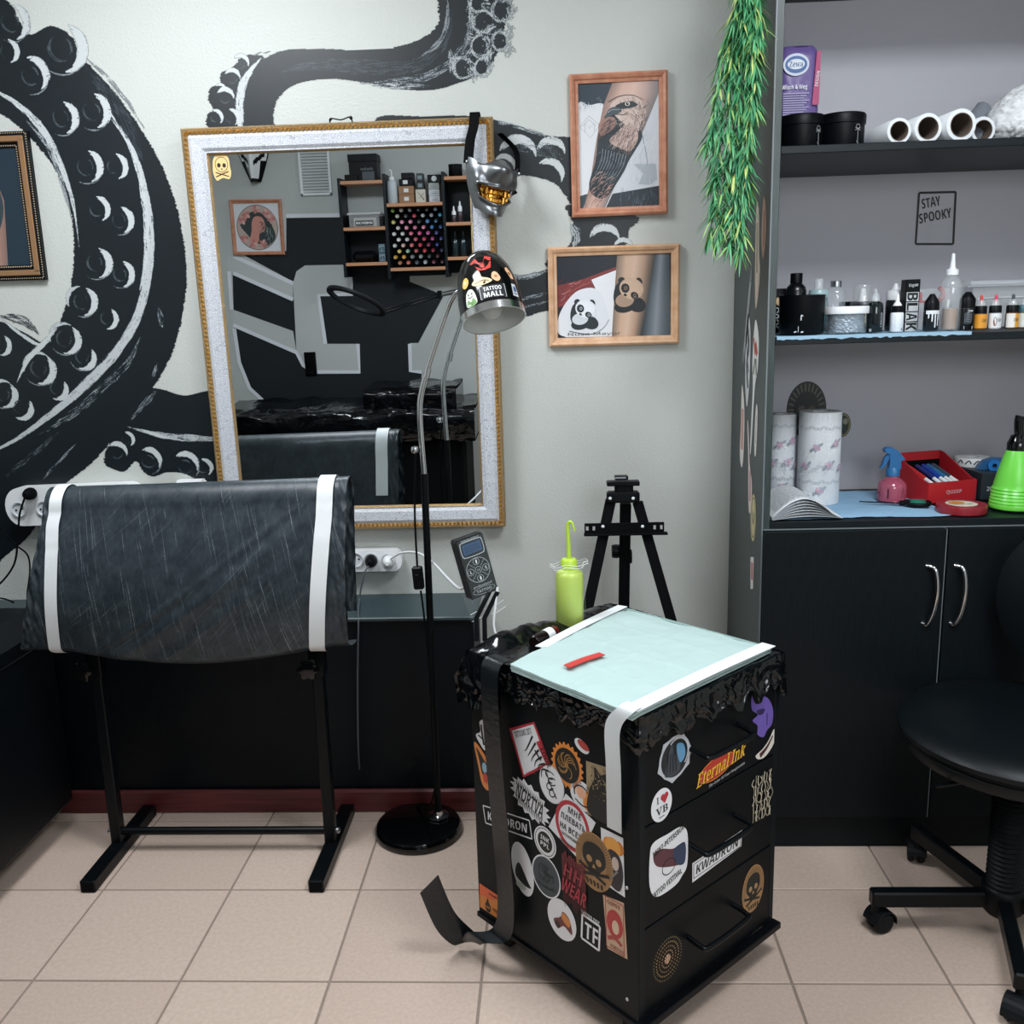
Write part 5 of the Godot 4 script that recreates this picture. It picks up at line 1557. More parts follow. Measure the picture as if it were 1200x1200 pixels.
	a.blob([0.0069, 0.4966, 0.0166, 0.502, 0.0484, 0.4773, 0.053, 0.445, 0.0521, 0.4046, 0.0306, 0.4105, 0.0181, 0.4522], Color("dd8846")).blob([0.0137, 0.493, 0.0402, 0.4704, 0.0506, 0.4582, 0.0472, 0.4248, 0.0313, 0.437, 0.0213, 0.4715], Color("1f2226")).oval(c[0] + 0.014, c[1], 0.008, 0.012, Color("8fb7c9")).oval(c[0] + 0.016, c[1] - 0.024, 0.008, 0.012, Color("c9473c"))
	put.call(a, "long orange sticker with coloured blobs")
	a = art(F)
	a.blob([0.0288, 0.5562, 0.0425, 0.5648, 0.0446, 0.5417, 0.0523, 0.5305, 0.0462, 0.4965, 0.0302, 0.5028, 0.0144, 0.5213, 0.031, 0.5351], wh).line([0.0341, 0.5521, 0.0363, 0.5329, 0.0411, 0.5066], 0.006, bk).line([0.0226, 0.5242, 0.0414, 0.5187], 0.004, bk)
	put.call(a, "small white scribble sticker near the top")
	a = art(F)
	c = [0.3383, 0.6078]
	a.oval(c[0], c[1], 0.02, 0.012, wh, -0.35).oval(c[0] + 0.004, c[1] + 0.003, 0.016, 0.008, Color("b9473e"), -0.35)
	put.call(a, "red and white sticker half under the film")
	# drawer stickers
	var G := Transform3D(Basis.IDENTITY, Vector3(-w / 2, 0, d / 2 - 0.0004))
	var pin := func(b: Art, k: int, label: String) -> void:
		obj("sticker", b, M.print, drawers[k]).set_meta("label", label)
	a = art(G)
	c = [0.1018, 0.5987]
	spiky = []
	for i in 22:
		var an := TAU * i / 22
		var f := 1.0 + (0.13 if i % 4 == 0 else 0.0)
		spiky.append_array([c[0] + cos(an) * 0.046 * f, c[1] + sin(an) * 0.044 * f])
	a.poly(spiky, Color("b9bcc2")).oval(c[0], c[1], 0.040, 0.038, Color("1a2126")).ring(c[0] + 0.006, c[1] + 0.004, 0.034, 0.034, 0.003, Color("c3c6ca"), 0.0, -0.8, 2.2).blob([c[0] - 0.028, c[1] - 0.03, c[0] - 0.022, c[1] + 0.0, c[0] - 0.01, c[1] + 0.03, c[0] - 0.002, c[1] + 0.006, c[0] + 0.008, c[1] + 0.016, c[0] + 0.014, c[1] - 0.03], Color("3c434b")).blob([c[0] + 0.004, c[1] + 0.024, c[0] + 0.024, c[1] + 0.02, c[0] + 0.03, c[1] - 0.004, c[0] + 0.014, c[1] - 0.014], Color("5f93b8"))
	for i in 4:
		a.line([c[0] - 0.024 + i * 0.009, c[1] - 0.028, c[0] - 0.02 + i * 0.007, c[1] + 0.012], 0.0025, Color("0e1317"))
	pin.call(a, 2, "grey spiked badge sticker with a dark tower and blue wave")
	a = art(G)
	c = [0.0638, 0.5169]
	a.oval(c[0], c[1], 0.030, 0.033, wh).text("I", c[0] - 0.011, c[1] + 0.012, 0.014, bk, 0.06, 1).text("VB", c[0] + 0.001, c[1] - 0.010, 0.015, bk, 0.06, 1, 0.034).oval(c[0] + 0.003, c[1] + 0.015, 0.006, 0.006, red).oval(c[0] + 0.013, c[1] + 0.016, 0.006, 0.006, red).poly([c[0] - 0.002, c[1] + 0.012, c[0] + 0.018, c[1] + 0.013, c[0] + 0.009, c[1] + 0.001], red).line([c[0] - 0.008, c[1] - 0.024, c[0] + 0.008, c[1] - 0.023], 0.0015, bk)
	pin.call(a, 2, "round white sticker reading I heart VB")
	a = art(G)
	c = [0.2434, 0.5318, 0.2492, 0.5278, 0.2641, 0.5037, 0.1627, 0.5097, 0.3247, 0.5462]
	var an1 := 0.02
	a.oval(c[0] - 0.012, c[1], 0.056, 0.021, Color("b5352b"), 0.10).ring(c[0] - 0.012, c[1], 0.058, 0.023, 0.002, Color("d9832f"), 0.10)
	a.text("Eternal Ink", c[2] + 0.0015, c[3] + 0.0035, 0.030, Color("3a1a10"), 0.10, 1, 0.158, 0.35).text("Eternal Ink", c[2], c[3] + 0.005, 0.030, Color("edb63c"), 0.10, 1, 0.158, 0.35)
	a.text("The Color Of Your Imagination", c[4] + 0.002, c[5], 0.008, Color("b3b6bb"), 0.07, 1, 0.12, 0.3)
	pin.call(a, 2, "red and yellow sticker reading Eternal Ink")
	a = art(G)
	a.blob([0.3457, 0.6483, 0.3583, 0.6273, 0.3796, 0.6224, 0.3884, 0.6328, 0.4072, 0.6212, 0.4237, 0.5929, 0.4216, 0.5628, 0.4033, 0.5536, 0.3913, 0.5423, 0.3695, 0.5554, 0.3689, 0.5747, 0.3503, 0.5923, 0.3682, 0.5996, 0.3466, 0.618], Color("6a55a8")).blob([0.3648, 0.6101, 0.3924, 0.605, 0.3866, 0.5955, 0.3712, 0.5986], Color("2b2350")).line([0.402, 0.5923, 0.4029, 0.5652], 0.003, Color("30275a"))
	pin.call(a, 2, "purple flame-shaped sticker in the upper corner")
	a = art(G)
	a.blob([0.4284, 0.547, 0.4381, 0.5379, 0.4295, 0.5137, 0.402, 0.4961, 0.3773, 0.4971, 0.3648, 0.5093, 0.389, 0.5161, 0.4103, 0.528], Color("d9d4cc")).line([0.3802, 0.5038, 0.4045, 0.5146, 0.4257, 0.5344], 0.012, Color("4a2a2a"), 0.004)
	pin.call(a, 2, "white feather-shaped sticker")
	a = art(G)
	c = [0.3892, 0.4113]
	for i in 9:
		for j in 5:
			var x: float = c[0] - 0.028 + 0.056 * i / 8.0
			a.line([x, c[1] + 0.045 - j * 0.02 + rng.randf() * 0.008, x + rng.randf_range(-0.008, 0.008), c[1] + 0.036 - j * 0.02, x + rng.randf_range(-0.005, 0.005), c[1] + 0.027 - j * 0.02], 0.0026, Color(["b9b09c", "938a78", "d0c8b4"][(i + j) % 3]))
	pin.call(a, 1, "grey-beige sketchy square sticker")
	a = art(G)
	c = [0.0856, 0.3883, 0.088, 0.4293, 0.0806, 0.35]
	a.blob([0.0306, 0.4257, 0.0408, 0.4485, 0.0826, 0.4497, 0.1226, 0.4483, 0.1418, 0.4259, 0.1425, 0.3607, 0.1263, 0.3415, 0.1048, 0.3303, 0.0516, 0.3314, 0.0307, 0.3624], wh)
	a.blob([0.0409, 0.4251, 0.0669, 0.4252, 0.0988, 0.4121, 0.1338, 0.4107, 0.1342, 0.3716, 0.1044, 0.373, 0.0514, 0.3954], Color("59303a")).blob([0.0988, 0.4085, 0.1338, 0.4088, 0.1342, 0.3679, 0.1098, 0.3745], Color("273a56")).ring(c[0], c[1] - 0.008, 0.02, 0.017, 0.002, bk).text("SAINT-PETERSBURG", c[2], c[3] + 0.006, 0.012, bk, 0.24, 0, 0.10).text("TATTOO FESTIVAL", c[4], c[5] - 0.004, 0.012, bk, 0.2, 0, 0.09)
	pin.call(a, 1, "white ribbon sticker of a Saint-Petersburg tattoo festival")
	a = art(G)
	q = [0.1583, 0.3541, 0.3235, 0.3578, 0.3214, 0.3213, 0.1588, 0.3116]
	a.poly(q, wh)
	dx = Vector2(q[2] - q[0], q[3] - q[1])
	cc = Vector2((q[0] + q[2] + q[4] + q[6]) / 4, (q[1] + q[3] + q[5] + q[7]) / 4)
	a.frame(cc.x, cc.y, dx.length() * 0.94, 0.031, 0.0016, bk, dx.angle()).text("KWADRON", cc.x, cc.y, 0.02, bk, dx.angle(), 0, dx.length() * 0.84, 0.15)
	pin.call(a, 1, "white sticker with black letters reading KWADRON")
	a = art(G)
	c = [0.3691, 0.2006, 0.0843, 0.1804]
	skull.call(a, c[0], c[1], 0.040, 0.055)
	pin.call(a, 0, "tall brown oval skull sticker")
	a = art(G)
	for i in 5:
		var m := 10 + i * 8
		for k in m:
			var an := TAU * k / m
			a.oval(c[2] + cos(an) * (0.008 + i * 0.0085), c[3] + sin(an) * (0.009 + i * 0.0088), 0.0017, 0.0017, Color(["c9a27c", "b08a62", "8d7350", "a58a5c", "6f6248"][i]))
			a.z -= a.step * 0.98
	a.ring(c[2], c[3], 0.007, 0.008, 0.003, Color("c09a80")).line([c[2] - 0.01, c[3], c[2] + 0.01, c[3]], 0.003, Color("c9a890")).line([c[2], c[3] - 0.01, c[2], c[3] + 0.01], 0.003, Color("c9a890"))
	pin.call(a, 0, "round golden dotted mandala sticker")

func skin(b: Mb, lo: Vector2, hi: Vector2, y: float, amp: float, mound: Callable) -> void:
	b.grid(func(u: float, v: float):
		var x := lerpf(lo.x, hi.x, u)
		var z := lerpf(lo.y, hi.y, v)
		return Vector3(x, y + mound.call(u, v) + absf(noise.get_noise_2d(x * 12.0 + z * 4.0, z * 18.0)) * amp, z), 60, 60, true)

func trolley_top() -> void:
	var X := at_trolley()
	var w := TWID / 2
	var d := TDEP / 2
	# the crinkled black film over the trolley
	var t := thing("film_cover", "crinkled glossy black plastic film draped over the trolley top", "plastic cover", TC, Basis(Vector3.UP, TA))
	var rim := func(s: float) -> Array:  # round the top: point and outward direction
		var per := [2 * d, 2 * w, 2 * d, 2 * w]
		var l := s * (4 * d + 4 * w)
		var p := Vector2(-w, -d)
		var dirs := [Vector2(0, 1), Vector2(1, 0), Vector2(0, -1), Vector2(-1, 0)]
		var outs := [Vector2(-1, 0), Vector2(0, 1), Vector2(1, 0), Vector2(0, -1)]
		for k in 4:
			if l <= per[k] or k == 3:
				var o: Vector2 = outs[k]
				var e := 0.035
				if l < e:
					o = outs[(k + 3) % 4].lerp(o, 0.5 + l / e * 0.5).normalized()
				elif l > per[k] - e:
					o = o.lerp(outs[(k + 1) % 4], 0.5 - (per[k] - l) / e * 0.5).normalized()
				return [p + dirs[k] * l, o, k]
			l -= per[k]
			p += dirs[k] * per[k]
		return []
	var b := Mb.new()
	skin(b, Vector2(-w, -d), Vector2(w, d), 0.7128, 0.003, func(u: float, v: float):
		return 0.034 * exp(-pow((v - 0.07) / 0.07, 2.0)) * (0.55 + 0.45 * noise.get_noise_2d(u * 4.0 + 2.0, 1.0) + 0.4 * exp(-pow((u - 0.22) / 0.16, 2.0))) * clampf(u * 9.0, 0, 1) * clampf((1.0 - u) * 5.0, 0, 1))
	obj("top_sheet", b, M.film_black, t)
	b = Mb.new()
	b.grid(func(u: float, v: float):
		var r: Array = rim.call(fposmod(u, 0.99999))
		var p: Vector2 = r[0]
		var o: Vector2 = r[1]
		var k: int = r[2]
		var deep: float = [0.055, 0.062, 0.075, 0.11][k] + noise.get_noise_1d(u * 26.0) * 0.03
		if k == 0 and u < 0.06:
			deep += 0.05
		if k == 1 and u > 0.47:
			deep += 0.03 * (u - 0.47) / 0.03
		var fall := v * deep
		var puff := 0.006 + 0.010 * v * absf(noise.get_noise_2d(u * 26.0, 3.0)) + 0.006 * pow(1.0 - absf(noise.get_noise_2d(u * 26.0, v * 1.6)), 4.0) * minf(v * 2.0, 1.0) + 0.006 * v * noise.get_noise_2d(u * 14.0, v * 3.0)
		if u < 0.05 or u > 0.93:
			puff += 0.02 * v
		p += o * puff
		return Vector3(p.x, 0.7145 - fall - 0.006 * (1.0 - v) * absf(noise.get_noise_1d(u * 40.0)), p.y), 520, 16)
	obj("skirt", b, M.film_black, t)
	# the pile of absorbent pads on it
	t = thing("absorbent_pad", "stack of pale mint absorbent paper pads spread on the trolley", "paper pad", Vector3.ZERO)
	var qa := Vector3(-0.094, 0.73, 0.9306)
	var qb := Vector3(0.1684, 0.73, 0.5809)
	var qc := Vector3(0.4404, 0.73, 0.8513)
	var qd := Vector3(0.1286, 0.73, 1.17)
	var mint := relief(paint("afc5c2", 0.85), bumps(0.4, 2.0, 256, 2), 0.35, Vector3(9, 9, 9))
	for k in 6:
		b = Mb.new()
		var g := k * 0.0021
		b.grid(func(u: float, v: float):
			var p: Vector3 = qa.lerp(qb, u).lerp(qd.lerp(qc, u), v)
			var edge := minf(minf(u, 1 - u), minf(v, 1 - v))
			var e := -0.004 * (1.0 - clampf(u * 12.0, 0, 1)) - 0.006 * (1.0 - clampf((1 - u) * 9.0, 0, 1))
			p.y = 0.7195 + g + e + noise.get_noise_2d(p.x * 9.0, p.z * 9.0) * 0.003
			# folded in thirds: faint creases
			for f in [0.25, 0.5, 0.75]:
				p.y += exp(-pow((u - f) / 0.008, 2.0)) * 0.0016 + exp(-pow((v - f) / 0.008, 2.0)) * 0.0012
			p.x += 0.002 * sin(k * 2.3)
			p.z += 0.0018 * cos(k * 1.7)
			return p, 64, 64, true)
		b.grid(func(u: float, v: float):  # its edge turned down
			var m := u * 4.0
			var e := int(minf(m, 3.999))
			var f := m - e
			var cs := [qa, qb, qc, qd, qa]
			var p: Vector3 = cs[e].lerp(cs[e + 1], f)
			p.y = 0.7195 + g - 0.004 * (1.0 if e == 3 else 0.4) - v * 0.0022
			return p + Vector3(0.002 * sin(k * 2.3), 0, 0.0018 * cos(k * 1.7)), 80, 1)
		obj("sheet", b, mint, t)
	# white paper tape
	var tape := func(p: Array, across: Vector3, wd: float, label: String) -> void:
		tag(obj("paper_tape", ribbon(p, across, wd, 0.001), M.white_tape), label, "tape", "white paper tapes on the trolley")
	var fx := (qc - qd).normalized()
	var ax := fx.cross(Vector3.UP).normalized()
	var sidep := func(s: float, h: float, out: float) -> Vector3: return X * Vector3(-w - out, h, -d + s)
	var tp := [0.4477, 0.6852, 0.4412, 0.6159, 0.4258, 0.4705]
	tape.call([qc + Vector3(0.0, 0.0025, 0.0) - ax * 0.004, qc.lerp(qd, 0.5) + Vector3(0, 0.0055, 0) - ax * 0.004, qd + Vector3(0, 0.0035, 0) - ax * 0.004], ax, 0.032, "long white paper tape along the drawer edge of the mint pads")
	tape.call([qd + Vector3(0, 0.0045, 0) + fx * 0.02 - ax * 0.01, qd + Vector3(0, 0.003, 0) - fx * 0.004 - ax * 0.01, sidep.call(tp[0] - 0.004, 0.69, 0.028), sidep.call(tp[2], 0.60, 0.024), sidep.call(tp[4], tp[5], 0.006)], Vector3(sin(TA), 0, cos(TA)), 0.036, "white paper tape hanging down over the stickers")
	tape.call([qa.lerp(qb, 0.25) + Vector3(-0.008, 0.0, -0.002), qa.lerp(qb, 0.6) + Vector3(-0.01, 0.004, -0.004), qb + Vector3(-0.012, 0.003, -0.004)], Vector3(-0.85, 0, -0.5), 0.026, "white paper tape along the rear edge beside the wash bottle")
	tag(obj("red_tape", ribbon([Vector3(0.0169, 0.7345, 0.9732), Vector3(0.0515, 0.7345, 0.9376), Vector3(0.0906, 0.7345, 0.9056)], Vector3(0.6, 0, 0.8), 0.02, 0.001), paint("c43a36", 0.5), self, Vector3(0, 0.0035, 0)), "short strip of red tape stuck on the mint pads", "tape")
	# the black strip dangling at the back corner of the sticker side
	var sp := func(s: float, h: float, out: float) -> Vector3: return X * Vector3(-w - out, h, -d + s)
	b = ribbon([sp.call(0.105, 0.722, -0.01), sp.call(0.106, 0.705, 0.03), sp.call(0.112, 0.55, 0.034), sp.call(0.122, 0.35, 0.03), sp.call(0.130, 0.17, 0.028), sp.call(0.115, 0.10, 0.036), sp.call(0.06, 0.075, 0.06), Vector3(-0.2149, 0.0274, 0.84), Vector3(-0.2605, 0.0919, 0.86), Vector3(-0.2913, 0.1992, 0.88)], Vector3(sin(TA), 0, cos(TA)), 0.054, 0.0015, Vector3(0.72, 0.58, -0.38))
	tag(obj("plastic_strip", b, relief(paint("10161a", 0.3), bumps(0.04, 4.0, 256, 2), 0.22, Vector3(5, 5, 5))), "long black plastic strip dangling from the trolley and curling out above the floor", "strip")
	# ink bottle lying on its side
	var o := Vector3(-0.0208, 0.727, 0.7568)
	var dirv: Vector3 = (Vector3(0.0251, 0.727, 0.6958) - Vector3(-0.0604, 0.727, 0.8251)).normalized()
	var side := Vector3.UP.cross(dirv).normalized()
	t = thing("ink_bottle", "small dark bottle with a white label and red cap lying on the black film", "bottle", o, Basis(side, dirv, side.cross(dirv)))
	obj("body", Mb.new().lathe([0, -0.055, 0.012, -0.055, 0.0145, -0.05, 0.0145, 0.012, 0.013, 0.016, 0.009, 0.02, 0, 0.02], 24), paint("140a0c", 0.15), t)
	obj("label", Mb.new().lathe([0.0149, -0.015, 0.0149, 0.010], 24), M.white, t)
	obj("cap", Mb.new().lathe([0, 0.016, 0.0128, 0.016, 0.0128, 0.028, 0.011, 0.030, 0, 0.030], 24), paint("5b1519", 0.25), t)
	# green wash bottle in a bag
	o = Vector3(0.0296, 0.715, 0.6551)
	t = thing("wash_bottle", "lime green wash bottle with a hooked spout in a clear plastic bag", "bottle", o)
	var lime := paint("b9cf5c", 0.35)
	lime.backlight_enabled = true
	lime.backlight = Color("3c4a14")
	obj("body", Mb.new().lathe([0, 0, 0.029, 0, 0.0315, 0.003, 0.0315, 0.118, 0.029, 0.126, 0.02, 0.132, 0.0165, 0.134], 32), lime, t)
	var cap := paint("b4d243", 0.35)
	obj("cap", Mb.new().lathe([0, 0.132, 0.0185, 0.132, 0.0185, 0.154, 0.016, 0.157, 0.007, 0.158, 0, 0.158], 28), cap, t)
	obj("spout", Mb.new().tube(curve([Vector3(0, 0.155, 0), Vector3(-0.001, 0.20, 0), Vector3(-0.002, 0.232, 0), Vector3(0.003, 0.243, 0.002), Vector3(0.009, 0.238, 0.004), Vector3(0.013, 0.222, 0.006)], 5), 0.0055, 12, 0.002), cap, t)
	b = Mb.new()
	b.grid(func(u: float, v: float):
		var an: float = u * TAU
		var r := 0.0345 + 0.004 * noise.get_noise_2d(cos(an) * 3.0 + 5.0, v * 3.0 + sin(an) * 3.0) + 0.010 * pow(maxf(v - 0.8, 0.0) / 0.2, 2.0) * absf(cos(an))
		return Vector3(cos(an) * r, 0.001 + v * 0.145 + 0.004 * noise.get_noise_1d(u * 20.0) * v, sin(an) * r * (1.0 - 0.25 * pow(maxf(v - 0.75, 0.0) / 0.25, 2.0))), 72, 24)
	obj("clear_bag", b, M.zip_bag, t)
	for h in [0.140, 0.146]:
		var zp := []
		for i in 33:
			var an := TAU * i / 32.0
			zp.append(Vector3(cos(an) * (0.041 + 0.003 * sin(i * 1.7)), h + 0.003 * sin(i * 0.9) + 0.004 * cos(an), sin(an) * 0.027))
		obj("zip_edge", Mb.new().tube(zp, 0.0007, 5), M.white_plastic, t)
	# power supply on its bracket
	var pc: Vector3 = (Vector3(-0.2265, 0.9467, 0.75) + Vector3(-0.1706, 0.9589, 0.75) + Vector3(-0.1365, 0.8145, 0.75) + Vector3(-0.1914, 0.7997, 0.75)) * 0.25
	pc = Vector3(-0.172, 0.884, 0.75)
	var up: Vector3 = (Vector3(-0.1706, 0.9589, 0.75) - Vector3(-0.1365, 0.8145, 0.75)).normalized()
	var zf := Vector3(0.42, 0.28, 0.86)
	zf = (zf - up * zf.dot(up)).normalized()
	var bs := Basis(up.cross(zf), up, zf)
	t = thing("power_supply", "black tattoo power supply with blue display in a clear bag on a bracket", "power supply", pc, bs)
	obj("casing", Mb.new().box(Vector3(0.068, 0.136, 0.032), Vector3(0, 0, -0.014), 0.004), M.black, t)
	a_panel(t)
	b = Mb.new()
	for s in [-1.0, 1.0]:
		b.grid(func(u: float, v: float):
			var x := (u - 0.5) * 0.086
			var y := lerpf(-0.118, 0.082, v)
			var thick := (0.022 if y > -0.07 else lerpf(0.003, 0.022, (y + 0.118) / 0.048)) * (1.0 - pow(absf(u - 0.5) * 2.0, 6.0))
			return Vector3(x + 0.003 * noise.get_noise_2d(y * 30.0, s), y + 0.004 * noise.get_noise_2d(x * 40.0, s), -0.014 + s * (thick + 0.0015 + 0.002 * noise.get_noise_2d(x * 60.0, y * 60.0))), 24, 40, s < 0)
	obj("clear_bag", b, M.zip_bag, t)
	for y in [-0.100, -0.116]:
		obj("zip_edge", Mb.new().tube(curve([Vector3(-0.042, y, -0.008), Vector3(-0.015, y + 0.003, -0.006), Vector3(0.015, y - 0.001, -0.008), Vector3(0.043, y + 0.004, -0.008)], 4), 0.0008, 5), M.white_plastic, t)
	var inv := t.transform.affine_inverse()
	b = Mb.new()
	for e in [-0.008, 0.010]:
		b.tube([inv * (pc - up * 0.06 + Vector3(e + 0.02, 0, 0)), inv * Vector3(-0.168 + e, 0.77, 0.765), inv * Vector3(-0.168 + e, 0.722, 0.775)], 0.0055, 8)
	obj("bracket", b, M.black_metal, t)
	obj("cable", Mb.new().tube(curve([inv * (pc - up * 0.06 + Vector3(0.03, 0.01, 0.0)), inv * Vector3(-0.135, 0.79, 0.76), inv * Vector3(-0.138, 0.75, 0.765), inv * Vector3(-0.13, 0.722, 0.77)], 5), 0.0028, 8), M.white_plastic, t)

func a_panel(t: Node3D) -> void:
	var a := art(Transform3D(Basis.IDENTITY, Vector3(0, 0, 0.0024)))
	var ln := Color("aab0b4")
	var bk := Color("0c1115")
	a.poly([-0.031, -0.065, 0.031, -0.065, 0.031, 0.065, -0.031, 0.065], bk)
	a.blob([-0.027, 0.03, -0.027, 0.055, -0.02, 0.06, 0.02, 0.06, 0.027, 0.055, 0.027, 0.03, 0.018, 0.024, -0.018, 0.024], ln).blob([-0.025, 0.031, -0.025, 0.054, -0.018, 0.058, 0.018, 0.058, 0.025, 0.054, 0.025, 0.031, 0.016, 0.026, -0.016, 0.026], bk)
	a.poly([-0.022, 0.031, 0.022, 0.031, 0.022, 0.054, -0.022, 0.054], Color("2f4f74")).poly([-0.018, 0.034, 0.018, 0.034, 0.018, 0.05, -0.018, 0.05], Color("264363"))
	a.text("POWER SUPPLY", 0, 0.0625, 0.004, ln, 0.0, 1, 0.044)
	a.ring(0, -0.008, 0.028, 0.028, 0.0012, ln)
	for e in [[0.0, 0.011], [0.0, -0.027], [-0.018, -0.008], [0.018, -0.008], [0.0, -0.008]]:
		a.ring(e[0], e[1], 0.0078, 0.0078, 0.001, ln)
	for k in 4:
		var an := PI / 4 + k * PI / 2
		a.line([cos(an) * 0.009, sin(an) * 0.009 - 0.008, cos(an) * 0.027, sin(an) * 0.027 - 0.008], 0.002, Color("6d757a"))
	a.oval(0, 0.011, 0.002, 0.005, Color("e2e4e6")).oval(0, -0.027, 0.002, 0.005, Color("e2e4e6")).text("L", -0.018, -0.008, 0.007, Color("e2e4e6")).text("S", 0.018, -0.008, 0.007, Color("e2e4e6")).text("LS", 0, -0.008, 0.005, ln)
	a.text("professional", 0, -0.043, 0.006, ln, 0.0, 1, 0.045, 0.2).ring(0, -0.054, 0.027, 0.008, 0.001, ln).text("TATTOO", 0, -0.054, 0.006, ln, 0.0, 0, 0.036)
	obj("control_panel", a, M.print, t)

# ---------------------------------------------------------------- standing things
func stool() -> void:
	var t := thing("swivel_chair", "black swivel work chair with padded leather seat, bellows column and five castors", "chair", Vector3(1.0, 0, 0.765))
	var seat := Mb.new().lathe([0, -0.022, 0.20, -0.022, 0.252, -0.012, 0.262, 0.006, 0.262, 0.016, 0.256, 0.022, 0.268, 0.028, 0.270, 0.040, 0.256, 0.056, 0.20, 0.066, 0.10, 0.069, 0, 0.069], 56)
	obj("seat", seat, M.leather, t, Vector3(0.045, 0.435, -0.05))
	obj("welt", Mb.new().lathe([0.262, -0.003, 0.2665, 0.0, 0.2665, 0.003, 0.262, 0.006], 56), M.black, t, Vector3(0.045, 0.458, -0.05))
	obj("seat_plate", Mb.new().box(Vector3(0.16, 0.018, 0.16), Vector3(0.02, 0.404, -0.01), 0.004), M.black_metal, t)
	var lv := Mb.new().tube(curve([Vector3(-0.02, 0.405, 0.02), Vector3(-0.16, 0.402, 0.06), Vector3(-0.20, 0.405, 0.075)], 5), 0.005, 8)
	obj("lever", lv, M.black_metal, t)
	var pr := [0.0, 0.115]
	for i in 23:
		pr.append_array([0.032, 0.12 + i * 0.0118, 0.0385, 0.126 + i * 0.0118])
	pr.append_array([0.032, 0.392, 0.0, 0.394])
	obj("bellows", Mb.new().lathe(pr, 32), M.rubber, t)
	obj("hub", Mb.new().lathe([0, 0.052, 0.034, 0.052, 0.046, 0.066, 0.048, 0.105, 0.044, 0.118, 0.036, 0.124, 0, 0.124], 32), M.black, t)
	for k in 5:
		var an := deg_to_rad(180.0 + 72.0 * k)
		var dv := Vector3(cos(an), 0, sin(an))
		var turn := Basis(Vector3.UP, -an)
		var l := Mb.new().box(Vector3(0.26, 0.038, 0.03), dv * 0.165 + Vector3(0, 0.088, 0), 0.004, turn)
		var leg := obj("leg", l, M.black_metal, t)
		var c := Mb.new()
		var side := dv.cross(Vector3.UP)
		var roll := Basis(Vector3.UP, 0.9 * k + 0.4)
		var cp := dv * 0.282
		c.tube([cp + Vector3(0, 0.04, 0), cp + Vector3(0, 0.075, 0)], 0.009, 10)
		for s in [-1.0, 1.0]:
			c.lathe([0, -0.007, 0.021, -0.007, 0.0255, -0.003, 0.0255, 0.004, 0.022, 0.008, 0, 0.009], 24, cp + roll * Vector3(0.014, 0.0262, s * 0.012), roll * Basis(Vector3.RIGHT, s * PI / 2))
		for i in 10:
			var a0 := PI * i / 10.0
			c.box(Vector3(0.011, 0.003, 0.046), cp + roll * (Vector3(0.014, 0.0262, 0) + Vector3(cos(a0), sin(a0), 0) * 0.029), 0.001, roll * Basis(Vector3.BACK, a0 + PI / 2))
		obj("castor", c, M.rubber, leg)
	var br := Mb.new().lathe([0, -0.03, 0.10, -0.03, 0.17, -0.022, 0.195, -0.004, 0.19, 0.012, 0.15, 0.024, 0, 0.03], 48, Vector3.ZERO, Basis(Vector3.UP, -0.8) * Basis(Vector3.RIGHT, PI / 2 - 0.1))
	obj("backrest", br, M.leather, t, Vector3(0.20, 0.735, -0.14))
	obj("back_post", Mb.new().tube(curve([Vector3(0.08, 0.40, -0.02), Vector3(0.17, 0.395, -0.08), Vector3(0.225, 0.46, -0.15), Vector3(0.225, 0.70, -0.16)], 5), 0.013, 10), M.black_metal, t)

